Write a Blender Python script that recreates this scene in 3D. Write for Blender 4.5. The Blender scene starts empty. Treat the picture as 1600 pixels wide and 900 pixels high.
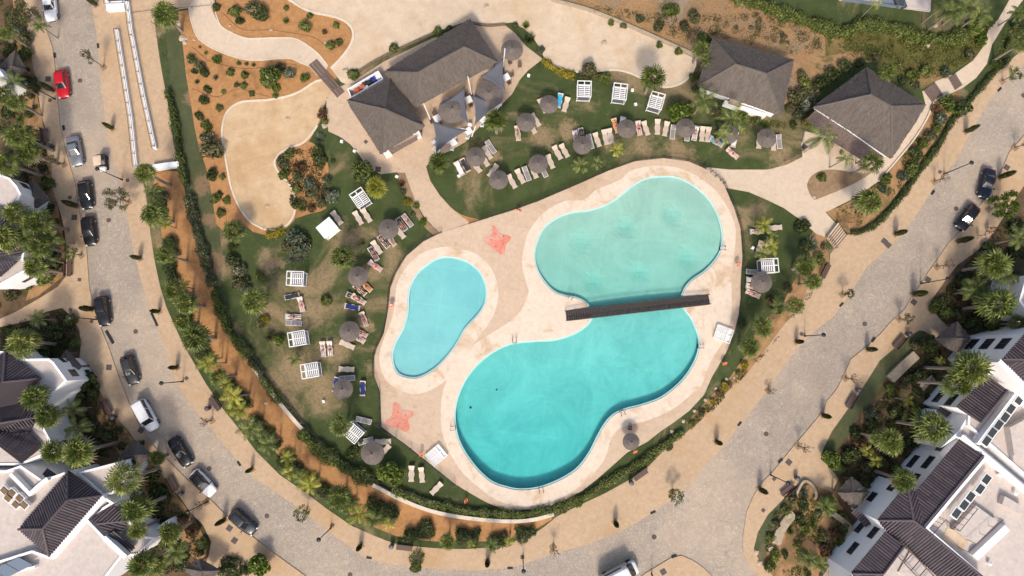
import bpy, bmesh, math, random
from math import sin, cos, pi, radians, atan2, hypot, sqrt, tan
from mathutils import Vector, Matrix
from mathutils.geometry import delaunay_2d_cdt
import numpy as np
R = random.Random(11)
NR = np.random.RandomState(5)
SC = bpy.context.scene
COL = SC.collection
# ---------------------------------------------------------------- camera geometry (a drone 96 m up, looking almost straight down)
F, HC, TH = 1067.0, 96.5, radians(5.5)
def U(px, py, z=0.0):
    dx, dy = (px-800)/F, (450-py)/F
    t = (HC-z)/(cos(TH)-dy*sin(TH))
    return Vector((dx*t, (dy*cos(TH)+sin(TH))*t, z))
def W2(pts, z=0.0):
    return [U(a, b, z).to_2d() for a, b in pts]
M1 = 1/11.0     # metres per photo pixel on the ground

# ---------------------------------------------------------------- materials
MATS = {}
def nodes(name):
    m = bpy.data.materials.new(name); m.use_nodes = True
    nt = m.node_tree
    b = nt.nodes.get('Principled BSDF')
    return m, nt, b
def L(nt, a, b): nt.links.new(a, b)
def nz(nt, coord, scale, detail=5, rough=0.6, dist=0.0):
    n = nt.nodes.new('ShaderNodeTexNoise'); n.inputs['Scale'].default_value = scale
    n.inputs['Detail'].default_value = detail; n.inputs['Roughness'].default_value = rough
    n.inputs['Distortion'].default_value = dist
    L(nt, coord, n.inputs['Vector']); return n.outputs['Fac']
def ramp(nt, fac, stops):
    r = nt.nodes.new('ShaderNodeValToRGB'); e = r.color_ramp.elements
    while len(e) < len(stops): e.new(0.5)
    for el, (p, c) in zip(e, stops):
        el.position = p; el.color = (c[0], c[1], c[2], 1)
    L(nt, fac, r.inputs['Fac']); return r.outputs['Color']
def mix(nt, fac, a, b, mode='MIX'):
    m = nt.nodes.new('ShaderNodeMix'); m.data_type = 'RGBA'; m.blend_type = mode
    if isinstance(fac, (int, float)): m.inputs['Factor'].default_value = fac
    else: L(nt, fac, m.inputs['Factor'])
    for s, v in (('A', a), ('B', b)):
        i = [k for k in m.inputs if k.name == s and k.type == 'RGBA'][0]
        if isinstance(v, tuple): i.default_value = (v[0], v[1], v[2], 1)
        else: L(nt, v, i)
    return [k for k in m.outputs if k.type == 'RGBA'][0]
def math_(nt, op, a, b=0.0):
    m = nt.nodes.new('ShaderNodeMath'); m.operation = op
    for i, v in enumerate((a, b)):
        if isinstance(v, (int, float)): m.inputs[i].default_value = v
        else: L(nt, v, m.inputs[i])
    return m.outputs[0]
def pos(nt):
    return nt.nodes.new('ShaderNodeNewGeometry').outputs['Position']
def objc(nt):
    return nt.nodes.new('ShaderNodeTexCoord').outputs['Object']
def bump(nt, b, h, strength=0.4, dist=0.05):
    n = nt.nodes.new('ShaderNodeBump'); n.inputs['Strength'].default_value = strength
    n.inputs['Distance'].default_value = dist
    L(nt, h, n.inputs['Height']); L(nt, n.outputs['Normal'], b.inputs['Normal'])
def thr(nt, fac, lo, hi):
    m = nt.nodes.new('ShaderNodeMapRange'); m.inputs['From Min'].default_value = lo; m.inputs['From Max'].default_value = hi
    m.interpolation_type = 'SMOOTHSTEP'
    L(nt, fac, m.inputs['Value']); return m.outputs[0]
def simple(name, c, rough=0.6, metal=0.0, var=0.12, scale=6.0, spec=0.5, coat=0.0):
    m, nt, b = nodes(name)
    f = nz(nt, objc(nt), scale, 4)
    c1 = tuple(x*(1-var) for x in c); c2 = tuple(min(1, x*(1+var)) for x in c)
    L(nt, ramp(nt, f, [(0.3, c1), (0.7, c2)]), b.inputs['Base Color'])
    b.inputs['Roughness'].default_value = rough; b.inputs['Metallic'].default_value = metal
    b.inputs['Specular IOR Level'].default_value = spec; b.inputs['Coat Weight'].default_value = coat
    MATS[name] = m; return m
def ground(name, ca, cb, cstain, s_fine=1.6, s_big=0.10, stain=(0.52, 0.72), rough=0.9, joints=None, grain=14.0, bumpd=0.02, amt=0.75, rot=0.0, joint_c=0.72):
    """earth, paving and the like: a fine speckle, soft broad patches, stains with a shape of their own, optional slab joints"""
    m, nt, b = nodes(name); p = pos(nt)
    fine = nz(nt, p, s_fine, 8, 0.68)
    base = ramp(nt, fine, [(0.32, ca), (0.68, cb)])
    big = nz(nt, p, s_big, 6, 0.62, 0.6)
    base = mix(nt, math_(nt, 'MULTIPLY', thr(nt, big, stain[0], stain[1]), amt), base, cstain)
    g = nz(nt, p, grain, 3, 0.7)
    base = mix(nt, 0.55, base, ramp(nt, g, [(0.25, (0.45, 0.45, 0.45)), (0.75, (1, 1, 1))]), 'MULTIPLY')
    spots = nz(nt, p, 0.55, 7, 0.75, 0.3)
    base = mix(nt, math_(nt, 'MULTIPLY', thr(nt, spots, 0.57, 0.70), 0.42), base, tuple(x*0.6 for x in cstain))
    if joints:
        br = nt.nodes.new('ShaderNodeTexBrick'); br.offset = 0.0
        mp = nt.nodes.new('ShaderNodeMapping'); mp.inputs['Rotation'].default_value[2] = rot
        L(nt, p, mp.inputs['Vector']); L(nt, mp.outputs[0], br.inputs['Vector'])
        br.inputs['Scale'].default_value = 1.0; br.inputs['Brick Width'].default_value = joints; br.inputs['Row Height'].default_value = joints
        br.inputs['Mortar Size'].default_value = 0.022; br.inputs['Mortar Smooth'].default_value = 0.3
        br.inputs['Color1'].default_value = (1, 1, 1, 1); br.inputs['Color2'].default_value = (0.93, 0.93, 0.93, 1)
        br.inputs['Mortar'].default_value = (joint_c, joint_c, joint_c, 1)
        base = mix(nt, 0.8, base, br.outputs['Color'], 'MULTIPLY')
    L(nt, base, b.inputs['Base Color']); b.inputs['Roughness'].default_value = rough
    b.inputs['Specular IOR Level'].default_value = 0.25
    bump(nt, b, math_(nt, 'ADD', fine, g), 0.5, bumpd)
    MATS[name] = m; return m
def leafmat(name, dark, light, tip=None, rough=0.5, trans=0.25):
    """leaves: colour differs from leaf to leaf and from plant to plant"""
    m, nt, b = nodes(name)
    g = nt.nodes.new('ShaderNodeNewGeometry'); oi = nt.nodes.new('ShaderNodeObjectInfo')
    f = math_(nt, 'ADD', math_(nt, 'MULTIPLY', g.outputs['Random Per Island'], 0.7), math_(nt, 'MULTIPLY', oi.outputs['Random'], 0.3))
    f2 = nz(nt, g.outputs['Position'], 0.9, 3)
    f = math_(nt, 'ADD', f, math_(nt, 'MULTIPLY', math_(nt, 'SUBTRACT', f2, 0.5), 0.7))
    stops = [(0.12, dark), (0.75, light)]
    if tip: stops.append((0.95, tip))
    c = ramp(nt, f, stops)
    L(nt, c, b.inputs['Base Color']); b.inputs['Roughness'].default_value = rough
    b.inputs['Specular IOR Level'].default_value = 0.35
    if trans:
        t = nt.nodes.new('ShaderNodeBsdfTranslucent'); L(nt, c, t.inputs['Color'])
        ms = nt.nodes.new('ShaderNodeMixShader'); ms.inputs[0].default_value = trans
        L(nt, b.outputs[0], ms.inputs[1]); L(nt, t.outputs[0], ms.inputs[2])
        L(nt, ms.outputs[0], nt.nodes['Material Output'].inputs['Surface'])
    MATS[name] = m; return m

# grounds
ground('paving', (0.505, 0.355, 0.225), (0.61, 0.445, 0.295), (0.53, 0.335, 0.17), joints=4.2, rot=0.5, joint_c=0.74)
ground('plaza', (0.56, 0.41, 0.285), (0.66, 0.50, 0.36), (0.50, 0.355, 0.24), joints=3.2, rot=0.35, joint_c=0.74)
ground('pathstone', (0.64, 0.51, 0.38), (0.74, 0.60, 0.46), (0.56, 0.43, 0.30), joints=3.6, rot=0.2, joint_c=0.8)
ground('deck', (0.60, 0.445, 0.315), (0.70, 0.535, 0.395), (0.50, 0.335, 0.21), s_big=0.13, joints=4.5, rot=0.2, joint_c=0.72)
ground('coping', (0.74, 0.60, 0.465), (0.84, 0.715, 0.58), (0.60, 0.40, 0.225), s_big=0.22, stain=(0.52, 0.66), joints=1.6, rot=0.9, joint_c=0.9)
ground('sand', (0.55, 0.375, 0.21), (0.70, 0.52, 0.33), (0.52, 0.32, 0.155), s_fine=0.5, s_big=0.12, stain=(0.48, 0.72), joints=None, bumpd=0.08)
ground('sandpale', (0.60, 0.465, 0.325), (0.75, 0.605, 0.45), (0.58, 0.38, 0.195), s_fine=0.5, s_big=0.09, stain=(0.48, 0.7), joints=None, bumpd=0.08)
ground('soil', (0.40, 0.195, 0.075), (0.53, 0.285, 0.12), (0.25, 0.12, 0.05), s_big=0.28, joints=None, bumpd=0.06)
ground('earth', (0.11, 0.068, 0.038), (0.20, 0.125, 0.07), (0.06, 0.055, 0.022), s_fine=0.9, s_big=0.25, stain=(0.45, 0.6), joints=None, bumpd=0.08)
ground('bedsoil', (0.27, 0.18, 0.10), (0.38, 0.26, 0.155), (0.19, 0.125, 0.07), s_big=0.25, joints=None, bumpd=0.05)
ground('bedearth', (0.34, 0.195, 0.09), (0.47, 0.28, 0.135), (0.16, 0.11, 0.045), s_fine=0.8, s_big=0.3, stain=(0.45, 0.62), joints=None, bumpd=0.08)
ground('terrace', (0.55, 0.475, 0.425), (0.66, 0.585, 0.535), (0.50, 0.40, 0.32), s_big=0.3, stain=(0.55, 0.75), joints=None)
ground('darkstone', (0.13, 0.095, 0.06), (0.26, 0.20, 0.135), (0.10, 0.07, 0.045), s_fine=2.5, s_big=0.6, bumpd=0.08)
ground('stone', (0.36, 0.29, 0.20), (0.52, 0.43, 0.31), (0.26, 0.21, 0.14), s_fine=2.5, s_big=0.6, joints=None, bumpd=0.08)
ground('kerbstone', (0.66, 0.56, 0.43), (0.78, 0.69, 0.56), (0.52, 0.42, 0.30), joints=None)
ground('redpad', (0.68, 0.22, 0.15), (0.75, 0.29, 0.21), (0.70, 0.43, 0.33), s_big=0.5, stain=(0.42, 0.62), joints=4.5, rot=0.2, joint_c=0.6)

def m_lawn(name, ca, cb, brown, lo, hi, spots=()):
    m, nt, b = nodes(name); p = pos(nt)
    a = nz(nt, p, 0.35, 8, 0.7, 0.5)
    c = ramp(nt, a, [(0.3, ca), (0.7, cb)])
    w = nz(nt, p, 0.075, 6, 0.62, 1.0)
    worn = thr(nt, w, lo, hi)
    if spots:
        sep = nt.nodes.new('ShaderNodeSeparateXYZ'); L(nt, p, sep.inputs[0])
        wob = math_(nt, 'MULTIPLY', math_(nt, 'SUBTRACT', nz(nt, p, 0.45, 10, 0.78), 0.5), 7.5)
        for x, y, r in spots:
            q = U(x, y)
            dx = math_(nt, 'SUBTRACT', sep.outputs[0], q.x); dy = math_(nt, 'SUBTRACT', sep.outputs[1], q.y)
            dd = math_(nt, 'SQRT', math_(nt, 'ADD', math_(nt, 'MULTIPLY', dx, dx), math_(nt, 'MULTIPLY', dy, dy)))
            worn = math_(nt, 'MAXIMUM', worn, thr(nt, math_(nt, 'ADD', dd, wob), r*M1, r*M1*.25))
    brk = nz(nt, p, 3.0, 5, 0.75)
    worn = math_(nt, 'MULTIPLY', worn, thr(nt, brk, 0.18, 0.56))
    c = mix(nt, worn, c, brown)
    w2 = nz(nt, p, 0.4, 6, 0.7, 0.8)
    c = mix(nt, math_(nt, 'MULTIPLY', thr(nt, w2, 0.56, 0.72), 0.55), c, tuple(0.5*(x+y) for x, y in zip(cb, brown)))
    g = nz(nt, p, 12.0, 4, 0.8)
    c = mix(nt, 0.8, c, ramp(nt, g, [(0.25, (0.4, 0.4, 0.4)), (0.72, (1, 1, 1))]), 'MULTIPLY')
    L(nt, c, b.inputs['Base Color']); b.inputs['Roughness'].default_value = 0.95; b.inputs['Specular IOR Level'].default_value = 0.1
    bump(nt, b, math_(nt, 'ADD', g, brk), 0.8, 0.06)
    MATS[name] = m
m_lawn('lawn', (0.054, 0.079, 0.026), (0.102, 0.128, 0.05), (0.37, 0.27, 0.155), 0.50, 0.66, [(487,485,42),(465,580,55),(520,552,36),(592,578,26),(505,615,45),(480,450,30),(430,600,35),(585,425,24),(765,245,26),(850,212,32),(890,205,22),(1005,228,26),(1062,236,30),(1222,247,32),(955,225,20),(1160,350,18),(570,505,20),(620,600,20),(345,420,24),(420,410,26)])
m_lawn('turf', (0.085, 0.10, 0.045), (0.125, 0.14, 0.068), (0.30, 0.20, 0.12), 0.6, 0.74, [(318,285,26),(342,410,30),(298,150,18),(330,345,16)])
m_lawn('wild', (0.105, 0.105, 0.03), (0.185, 0.16, 0.055), (0.36, 0.23, 0.11), 0.48, 0.66)

def m_dry():
    m, nt, b = nodes('dry'); p = pos(nt)
    a = nz(nt, p, 0.16, 8, 0.7, 1.0)
    c = ramp(nt, a, [(0.28, (0.45, 0.35, 0.245)), (0.42, (0.36, 0.25, 0.15)), (0.5, (0.42, 0.245, 0.11)), (0.7, (0.50, 0.31, 0.15))])
    t = nz(nt, p, 0.32, 7, 0.75, 0.5)
    c = mix(nt, math_(nt, 'MULTIPLY', thr(nt, t, 0.53, 0.66), 0.75), c, (0.12, 0.115, 0.035))
    g = nz(nt, p, 5.0, 6, 0.8)
    c = mix(nt, 0.85, c, ramp(nt, g, [(0.28, (0.35, 0.35, 0.35)), (0.7, (1.1, 1.1, 1.1))]), 'MULTIPLY')
    L(nt, c, b.inputs['Base Color']); b.inputs['Roughness'].default_value = 1.0
    bump(nt, b, g, 0.9, 0.2); MATS['dry'] = m
m_dry()
def m_cobble():
    m, nt, b = nodes('cobble'); p = pos(nt)
    d = nt.nodes.new('ShaderNodeTexNoise'); d.inputs['Scale'].default_value = 0.35; L(nt, p, d.inputs['Vector'])
    va = nt.nodes.new('ShaderNodeVectorMath'); va.operation = 'MULTIPLY_ADD'
    L(nt, d.outputs['Color'], va.inputs[0]); va.inputs[1].default_value = (2.6, 2.6, 0); L(nt, p, va.inputs[2])
    v = nt.nodes.new('ShaderNodeTexVoronoi'); v.feature = 'DISTANCE_TO_EDGE'; v.inputs['Scale'].default_value = 7.0
    L(nt, va.outputs[0], v.inputs['Vector'])
    v2 = nt.nodes.new('ShaderNodeTexVoronoi'); v2.inputs['Scale'].default_value = 7.0; L(nt, va.outputs[0], v2.inputs['Vector'])
    hue = nt.nodes.new('ShaderNodeSeparateColor'); L(nt, v2.outputs['Color'], hue.inputs[0])
    c = ramp(nt, hue.outputs[0], [(0.0, (0.365, 0.305, 0.245)), (0.5, (0.42, 0.355, 0.29)), (1.0, (0.485, 0.415, 0.345))])
    # cobbles laid in overlapping arcs
    dw = nt.nodes.new('ShaderNodeVectorMath'); dw.operation = 'MULTIPLY_ADD'; L(nt, d.outputs['Color'], dw.inputs[0]); dw.inputs[1].default_value = (0.9, 0.9, 0); L(nt, p, dw.inputs[2])
    va2 = nt.nodes.new('ShaderNodeTexVoronoi'); va2.inputs['Scale'].default_value = 0.42; va2.inputs['Randomness'].default_value = 0.55; L(nt, dw.outputs[0], va2.inputs['Vector'])
    arc = math_(nt, 'SINE', math_(nt, 'MULTIPLY', va2.outputs['Distance'], 26.0))
    arc = math_(nt, 'ADD', math_(nt, 'MULTIPLY', arc, 0.5), 0.5)
    c = mix(nt, 0.2, c, ramp(nt, arc, [(0.1, (0.62, 0.6, 0.57)), (0.55, (1.1, 1.1, 1.1))]), 'MULTIPLY')
    c = mix(nt, math_(nt, 'MULTIPLY', thr(nt, v.outputs['Distance'], 0.13, 0.02), 0.75), c, (0.24, 0.20, 0.16))
    s = nz(nt, p, 0.07, 7, 0.65, 0.7)
    c = mix(nt, math_(nt, 'MULTIPLY', thr(nt, s, 0.5, 0.7), 0.4), c, (0.26, 0.215, 0.18))
    s2 = nz(nt, p, 0.22, 5, 0.6, 0.4)
    c = mix(nt, math_(nt, 'MULTIPLY', thr(nt, s2, 0.5, 0.75), 0.3), c, (0.55, 0.43, 0.31))
    o1 = nz(nt, p, 0.42, 4, 0.55); c = mix(nt, math_(nt, 'MULTIPLY', thr(nt, o1, 0.64, 0.72), 0.4), c, (0.16, 0.135, 0.115))
    o2 = nz(nt, p, 0.05, 3, 0.5); c = mix(nt, math_(nt, 'MULTIPLY', thr(nt, o2, 0.45, 0.62), 0.35), c, (0.60, 0.455, 0.325))
    L(nt, c, b.inputs['Base Color']); b.inputs['Roughness'].default_value = 0.85; b.inputs['Specular IOR Level'].default_value = 0.3
    bump(nt, b, thr(nt, v.outputs['Distance'], 0.0, 0.16), 0.7, 0.03); MATS['cobble'] = m
m_cobble()
def m_thatch(name, c1, c2, c3):
    m, nt, b = nodes(name); o = objc(nt)
    f = nz(nt, o, 9.0, 6, 0.8); g = nz(nt, o, 0.6, 8, 0.75, 0.9); s = nz(nt, o, 28.0, 3, 0.8)
    c = ramp(nt, f, [(0.25, c1), (0.75, c2)])
    c = mix(nt, math_(nt, 'MULTIPLY', thr(nt, g, 0.45, 0.65), 0.5), c, c3)
    gi = nt.nodes.new('ShaderNodeNewGeometry')
    c = mix(nt, 0.5, c, ramp(nt, gi.outputs['Random Per Island'], [(0.0, (0.6, 0.6, 0.6)), (1.0, (1.15, 1.15, 1.15))]), 'MULTIPLY')
    L(nt, c, b.inputs['Base Color']); b.inputs['Roughness'].default_value = 1.0; b.inputs['Specular IOR Level'].default_value = 0.08
    bump(nt, b, math_(nt, 'ADD', f, s), 0.9, 0.1); MATS[name] = m
m_thatch('thatch', (0.125, 0.106, 0.094), (0.215, 0.185, 0.165), (0.155, 0.118, 0.095))
m_thatch('parasolthatch', (0.155, 0.13, 0.115), (0.245, 0.21, 0.188), (0.19, 0.15, 0.12))
def m_tile():
    m, nt, b = nodes('rooftile'); gi = nt.nodes.new('ShaderNodeNewGeometry'); o = objc(nt)
    f = nz(nt, o, 2.2, 6, 0.75)
    c = ramp(nt, gi.outputs['Random Per Island'], [(0.0, (0.066, 0.053, 0.064)), (1.0, (0.115, 0.093, 0.105))])
    c = mix(nt, 0.6, c, ramp(nt, f, [(0.3, (0.6, 0.6, 0.6)), (0.7, (1.2, 1.15, 1.1))]), 'MULTIPLY')
    L(nt, c, b.inputs['Base Color']); b.inputs['Roughness'].default_value = 0.7; b.inputs['Specular IOR Level'].default_value = 0.3
    bump(nt, b, f, 0.4, 0.03); MATS['rooftile'] = m
m_tile()
simple('tilepan', (0.035, 0.027, 0.032), 0.9)
def m_stucco():
    m, nt, b = nodes('stucco'); p = pos(nt)
    f = nz(nt, p, 0.7, 7, 0.7); g = nz(nt, p, 18, 3, 0.7)
    c = ramp(nt, f, [(0.3, (0.80, 0.795, 0.80)), (0.75, (0.87, 0.865, 0.865))])
    L(nt, c, b.inputs['Base Color']); b.inputs['Roughness'].default_value = 0.9
    bump(nt, b, g, 0.3, 0.02); MATS['stucco'] = m
m_stucco()
simple('coppermetal', (0.10, 0.10, 0.11), 0.5, 0.3)
simple('whitepaint', (0.82, 0.81, 0.79), 0.45)
simple('whitefabric', (0.80, 0.79, 0.78), 0.9)
simple('cushionshaded', (0.10, 0.10, 0.11), 0.95, scale=3)  # daybed mattress: shade below the slatted roof is put into this dark colour
simple('resin', (0.53, 0.43, 0.345), 0.55, scale=2)
simple('resinwhite', (0.78, 0.76, 0.73), 0.5)
simple('slinggrey', (0.24, 0.215, 0.215), 0.85)
simple('wood', (0.15, 0.085, 0.055), 0.75, var=0.4, scale=4)
simple('bridgewood', (0.042, 0.034, 0.031), 0.85, var=0.45, scale=5)
simple('woodgrey', (0.135, 0.095, 0.078), 0.85, var=0.4, scale=5)
simple('woodbench', (0.105, 0.06, 0.05), 0.6, var=0.3, scale=5)
simple('darkmetal', (0.03, 0.03, 0.035), 0.45, 0.5)
simple('greymetal', (0.10, 0.10, 0.115), 0.45, 0.6)
simple('iron', (0.10, 0.07, 0.058), 0.85, 0.0, var=0.3, scale=12)
simple('coverplate', (0.085, 0.072, 0.066), 0.85, 0.0, var=0.3, scale=10)
simple('chrome', (0.62, 0.63, 0.65), 0.2, 1.0)
simple('sail', (0.095, 0.10, 0.12), 0.9, var=0.06, scale=1.0)
simple('rubber', (0.018, 0.018, 0.018), 0.8)
simple('rimmetal', (0.5, 0.5, 0.52), 0.3, 0.9)
simple('headlamp', (0.75, 0.77, 0.8), 0.1)
simple('taillamp', (0.4, 0.02, 0.02), 0.2)
simple('bark', (0.20, 0.15, 0.11), 0.95, var=0.35, scale=9)
simple('palmbark', (0.25, 0.20, 0.16), 0.95, var=0.3, scale=8)
simple('rock', (0.42, 0.34, 0.25), 0.95, var=0.25, scale=3)
simple('ringorange', (0.75, 0.14, 0.05), 0.5)
simple('acdark', (0.055, 0.065, 0.07), 0.5)
simple('solar', (0.16, 0.20, 0.25), 0.15)
simple('canvasbeige', (0.62, 0.47, 0.34), 0.8)
def m_glass(name, c):
    m, nt, b = nodes(name); b.inputs['Base Color'].default_value = (*c, 1)
    f = nz(nt, objc(nt), 0.8, 3); L(nt, ramp(nt, f, [(0.3, tuple(x*0.8 for x in c)), (0.7, tuple(x*1.2 for x in c))]), b.inputs['Base Color'])
    b.inputs['Roughness'].default_value = 0.06; b.inputs['Specular IOR Level'].default_value = 0.8; b.inputs['Coat Weight'].default_value = 0.5
    b.inputs['Coat Roughness'].default_value = 0.03
    MATS[name] = m
m_glass('carglass', (0.02, 0.023, 0.028)); m_glass('pane', (0.025, 0.03, 0.04))
def m_paint(name, c, metal=0.0):
    m, nt, b = nodes(name); o = objc(nt)
    f = nz(nt, o, 1.3, 5, 0.7)
    L(nt, ramp(nt, f, [(0.3, tuple(x*0.88 for x in c)), (0.7, tuple(min(1, x*1.06) for x in c))]), b.inputs['Base Color'])
    b.inputs['Metallic'].default_value = metal; b.inputs['Roughness'].default_value = 0.32
    b.inputs['Coat Weight'].default_value = 0.35; b.inputs['Coat Roughness'].default_value = 0.06; b.inputs['Specular IOR Level'].default_value = 0.3
    L(nt, ramp(nt, f, [(0.3, (0.26,)*3), (0.7, (0.42,)*3)]), b.inputs['Roughness']); MATS[name] = m
for n_, c_, mt_ in (('paint_white', (0.78, 0.78, 0.78), 0), ('paint_red', (0.5, 0.008, 0.018), 0), ('paint_silver', (0.30, 0.315, 0.34), 0.55),
               ('paint_black', (0.012, 0.012, 0.014), 0), ('paint_grey', (0.05, 0.047, 0.048), 0.3), ('paint_navy', (0.010, 0.013, 0.03), 0),
               ('paint_slate', (0.03, 0.034, 0.04), 0.3)):
    m_paint(n_, c_, mt_)
# foliage
leafmat('palmgreen', (0.040, 0.062, 0.012), (0.185, 0.22, 0.045), (0.42, 0.40, 0.12))
leafmat('palmyellow', (0.12, 0.135, 0.015), (0.34, 0.34, 0.045), (0.55, 0.47, 0.10))
leafmat('palmfeather', (0.045, 0.07, 0.014), (0.17, 0.205, 0.048), (0.36, 0.34, 0.11))
leafmat('deadfrond', (0.13, 0.095, 0.055), (0.28, 0.215, 0.13))
leafmat('green', (0.045, 0.068, 0.012), (0.155, 0.185, 0.04), (0.27, 0.28, 0.08))
leafmat('brightgreen', (0.05, 0.085, 0.010), (0.14, 0.19, 0.025), (0.23, 0.26, 0.05))
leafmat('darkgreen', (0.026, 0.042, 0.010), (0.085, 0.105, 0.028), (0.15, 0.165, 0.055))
leafmat('greygreen', (0.055, 0.075, 0.04), (0.15, 0.17, 0.105), (0.27, 0.28, 0.20))
leafmat('olive', (0.055, 0.058, 0.022), (0.15, 0.14, 0.06), (0.25, 0.22, 0.11))
leafmat('flower', (0.045, 0.06, 0.018), (0.13, 0.14, 0.06), (0.55, 0.47, 0.40))
leafmat('redleaf', (0.06, 0.04, 0.018), (0.17, 0.09, 0.04), (0.30, 0.10, 0.06))
leafmat('yellowleaf', (0.13, 0.11, 0.012), (0.33, 0.27, 0.02), (0.48, 0.36, 0.03))
leafmat('cypress', (0.04, 0.052, 0.016), (0.13, 0.135, 0.045), (0.20, 0.19, 0.07))
leafmat('cover', (0.022, 0.034, 0.009), (0.085, 0.095, 0.026), (0.17, 0.15, 0.055))
leafmat('coverlight', (0.055, 0.07, 0.012), (0.16, 0.165, 0.035), (0.25, 0.22, 0.08))

# ---------------------------------------------------------------- mesh builder
class MB:
    def __init__(s): s.v = []; s.f = []
    def add(s, vs, fs):
        o = len(s.v); s.v += [tuple(v) for v in vs]; s.f += [tuple(i+o for i in f) for f in fs]; return s
    def box(s, c, d, rz=0.0, taper=1.0, M=None):
        vs = []
        for z in (-0.5, 0.5):
            k = taper if z > 0 else 1.0
            for x, y in ((-0.5, -0.5), (0.5, -0.5), (0.5, 0.5), (-0.5, 0.5)):
                vs.append(Vector((x*d[0]*k, y*d[1]*k, z*d[2])))
        if M is not None: vs = [M @ v for v in vs]
        r = Matrix.Rotation(rz, 3, 'Z')
        vs = [r @ v + Vector(c) for v in vs]
        return s.add(vs, [(3, 2, 1, 0), (4, 5, 6, 7), (0, 1, 5, 4), (1, 2, 6, 5), (2, 3, 7, 6), (3, 0, 4, 7)])
    def tube(s, pts, rs, n=8, cap=True):
        pts = [Vector(p) for p in pts]
        if isinstance(rs, (int, float)): rs = [rs]*len(pts)
        vs = []; fs = []
        for i, p in enumerate(pts):
            d = (pts[min(i+1, len(pts)-1)]-pts[max(i-1, 0)])
            if d.length < 1e-9: d = Vector((0, 0, 1))
            d.normalize()
            a = d.cross(Vector((0, 0, 1)) if abs(d.z) < 0.95 else Vector((1, 0, 0))).normalized(); b = d.cross(a)
            for k in range(n):
                t = 2*pi*k/n; vs.append(p+(a*cos(t)+b*sin(t))*rs[i])
        for i in range(len(pts)-1):
            for k in range(n):
                fs.append((i*n+k, i*n+(k+1) % n, (i+1)*n+(k+1) % n, (i+1)*n+k))
        if cap:
            fs.append(tuple(range(n-1, -1, -1))); fs.append(tuple((len(pts)-1)*n+k for k in range(n)))
        return s.add(vs, fs)
    def lathe(s, prof, n=16, c=(0, 0, 0)):
        vs = []; fs = []
        for r, z in prof:
            for k in range(n):
                t = 2*pi*k/n; vs.append((c[0]+r*cos(t), c[1]+r*sin(t), c[2]+z))
        for i in range(len(prof)-1):
            for k in range(n): fs.append((i*n+k, i*n+(k+1) % n, (i+1)*n+(k+1) % n, (i+1)*n+k))
        if prof[0][0] > 1e-4: fs.append(tuple(range(n-1, -1, -1)))
        if prof[-1][0] > 1e-4: fs.append(tuple((len(prof)-1)*n+k for k in range(n)))
        return s.add(vs, fs)
    def prism(s, poly, z0, z1, bottom=False):
        poly = ccw(poly); n = len(poly)
        vs = [(p[0], p[1], z0) for p in poly]+[(p[0], p[1], z1) for p in poly]
        fs = [(i, (i+1) % n, n+(i+1) % n, n+i) for i in range(n)]
        s.add(vs, fs)
        tri = tri2d(poly)
        s.add([(p[0], p[1], z1) for p in poly], tri)
        if bottom: s.add([(p[0], p[1], z0) for p in poly], [tuple(reversed(t)) for t in tri])
        return s
    def sweep(s, pl, w, z0, z1, closed=False, both=True):
        l, r = offset(pl, w/2, closed), offset(pl, -w/2, closed)
        n = len(pl); vs = []; fs = []
        for i in range(n):
            vs += [(r[i][0], r[i][1], z0), (l[i][0], l[i][1], z0), (l[i][0], l[i][1], z1), (r[i][0], r[i][1], z1)]
        m = n if closed else n-1
        for i in range(m):
            a, b = 4*i, 4*((i+1) % n)
            for k in range(4):
                fs.append((a+k, b+k, b+(k+1) % 4, a+(k+1) % 4))
        if not closed: fs += [(0, 1, 2, 3), (4*n-1, 4*n-2, 4*n-3, 4*n-4)]
        return s.add(vs, fs)
    def mesh(s, name, smooth=False):
        me = bpy.data.meshes.new(name); me.from_pydata(s.v, [], s.f)
        if smooth: me.polygons.foreach_set('use_smooth', [True]*len(me.polygons))
        me.validate(); me.update(); return me
    def build(s, name, mat, parent=None, smooth=False, loc=(0, 0, 0), rz=0.0):
        return link(name, s.mesh(name, smooth), mat, parent, loc, rz)
def link(name, me, mat, parent=None, loc=(0, 0, 0), rz=0.0):
    o = bpy.data.objects.new(name, me); COL.objects.link(o)
    if mat and not me.materials: me.materials.append(MATS[mat])
    o.location = loc; o.rotation_euler = (0, 0, rz)
    if parent is not None: o.parent = parent
    return o
def ccw(p):
    p = [Vector((q[0], q[1])) for q in p]
    a = sum(p[i].x*p[(i+1) % len(p)].y-p[(i+1) % len(p)].x*p[i].y for i in range(len(p)))
    return p if a > 0 else p[::-1]
def inside(p, poly):
    x, y = p[0], p[1]; r = False; n = len(poly); j = n-1
    for i in range(n):
        xi, yi, xj, yj = poly[i][0], poly[i][1], poly[j][0], poly[j][1]
        if (yi > y) != (yj > y) and x < (xj-xi)*(y-yi)/(yj-yi)+xi: r = not r
        j = i
    return r
def cdt(outer, holes=(), extra=()):
    vs = []; es = []
    for ring in [outer]+list(holes):
        o = len(vs); n = len(ring); vs += [Vector((p[0], p[1])) for p in ring]
        es += [(o+i, o+(i+1) % n) for i in range(n)]
    vs += [Vector((p[0], p[1])) for p in extra]
    v, e, f = delaunay_2d_cdt(vs, es, [], 0, 1e-4)[:3]
    out = []
    for t in f:
        c = (v[t[0]]+v[t[1]]+v[t[2]])/3
        if inside(c, outer) and not any(inside(c, h) for h in holes):
            a = (v[t[1]]-v[t[0]]).cross(v[t[2]]-v[t[0]])
            out.append(tuple(t) if a > 0 else tuple(reversed(t)))
    return v, out
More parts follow.
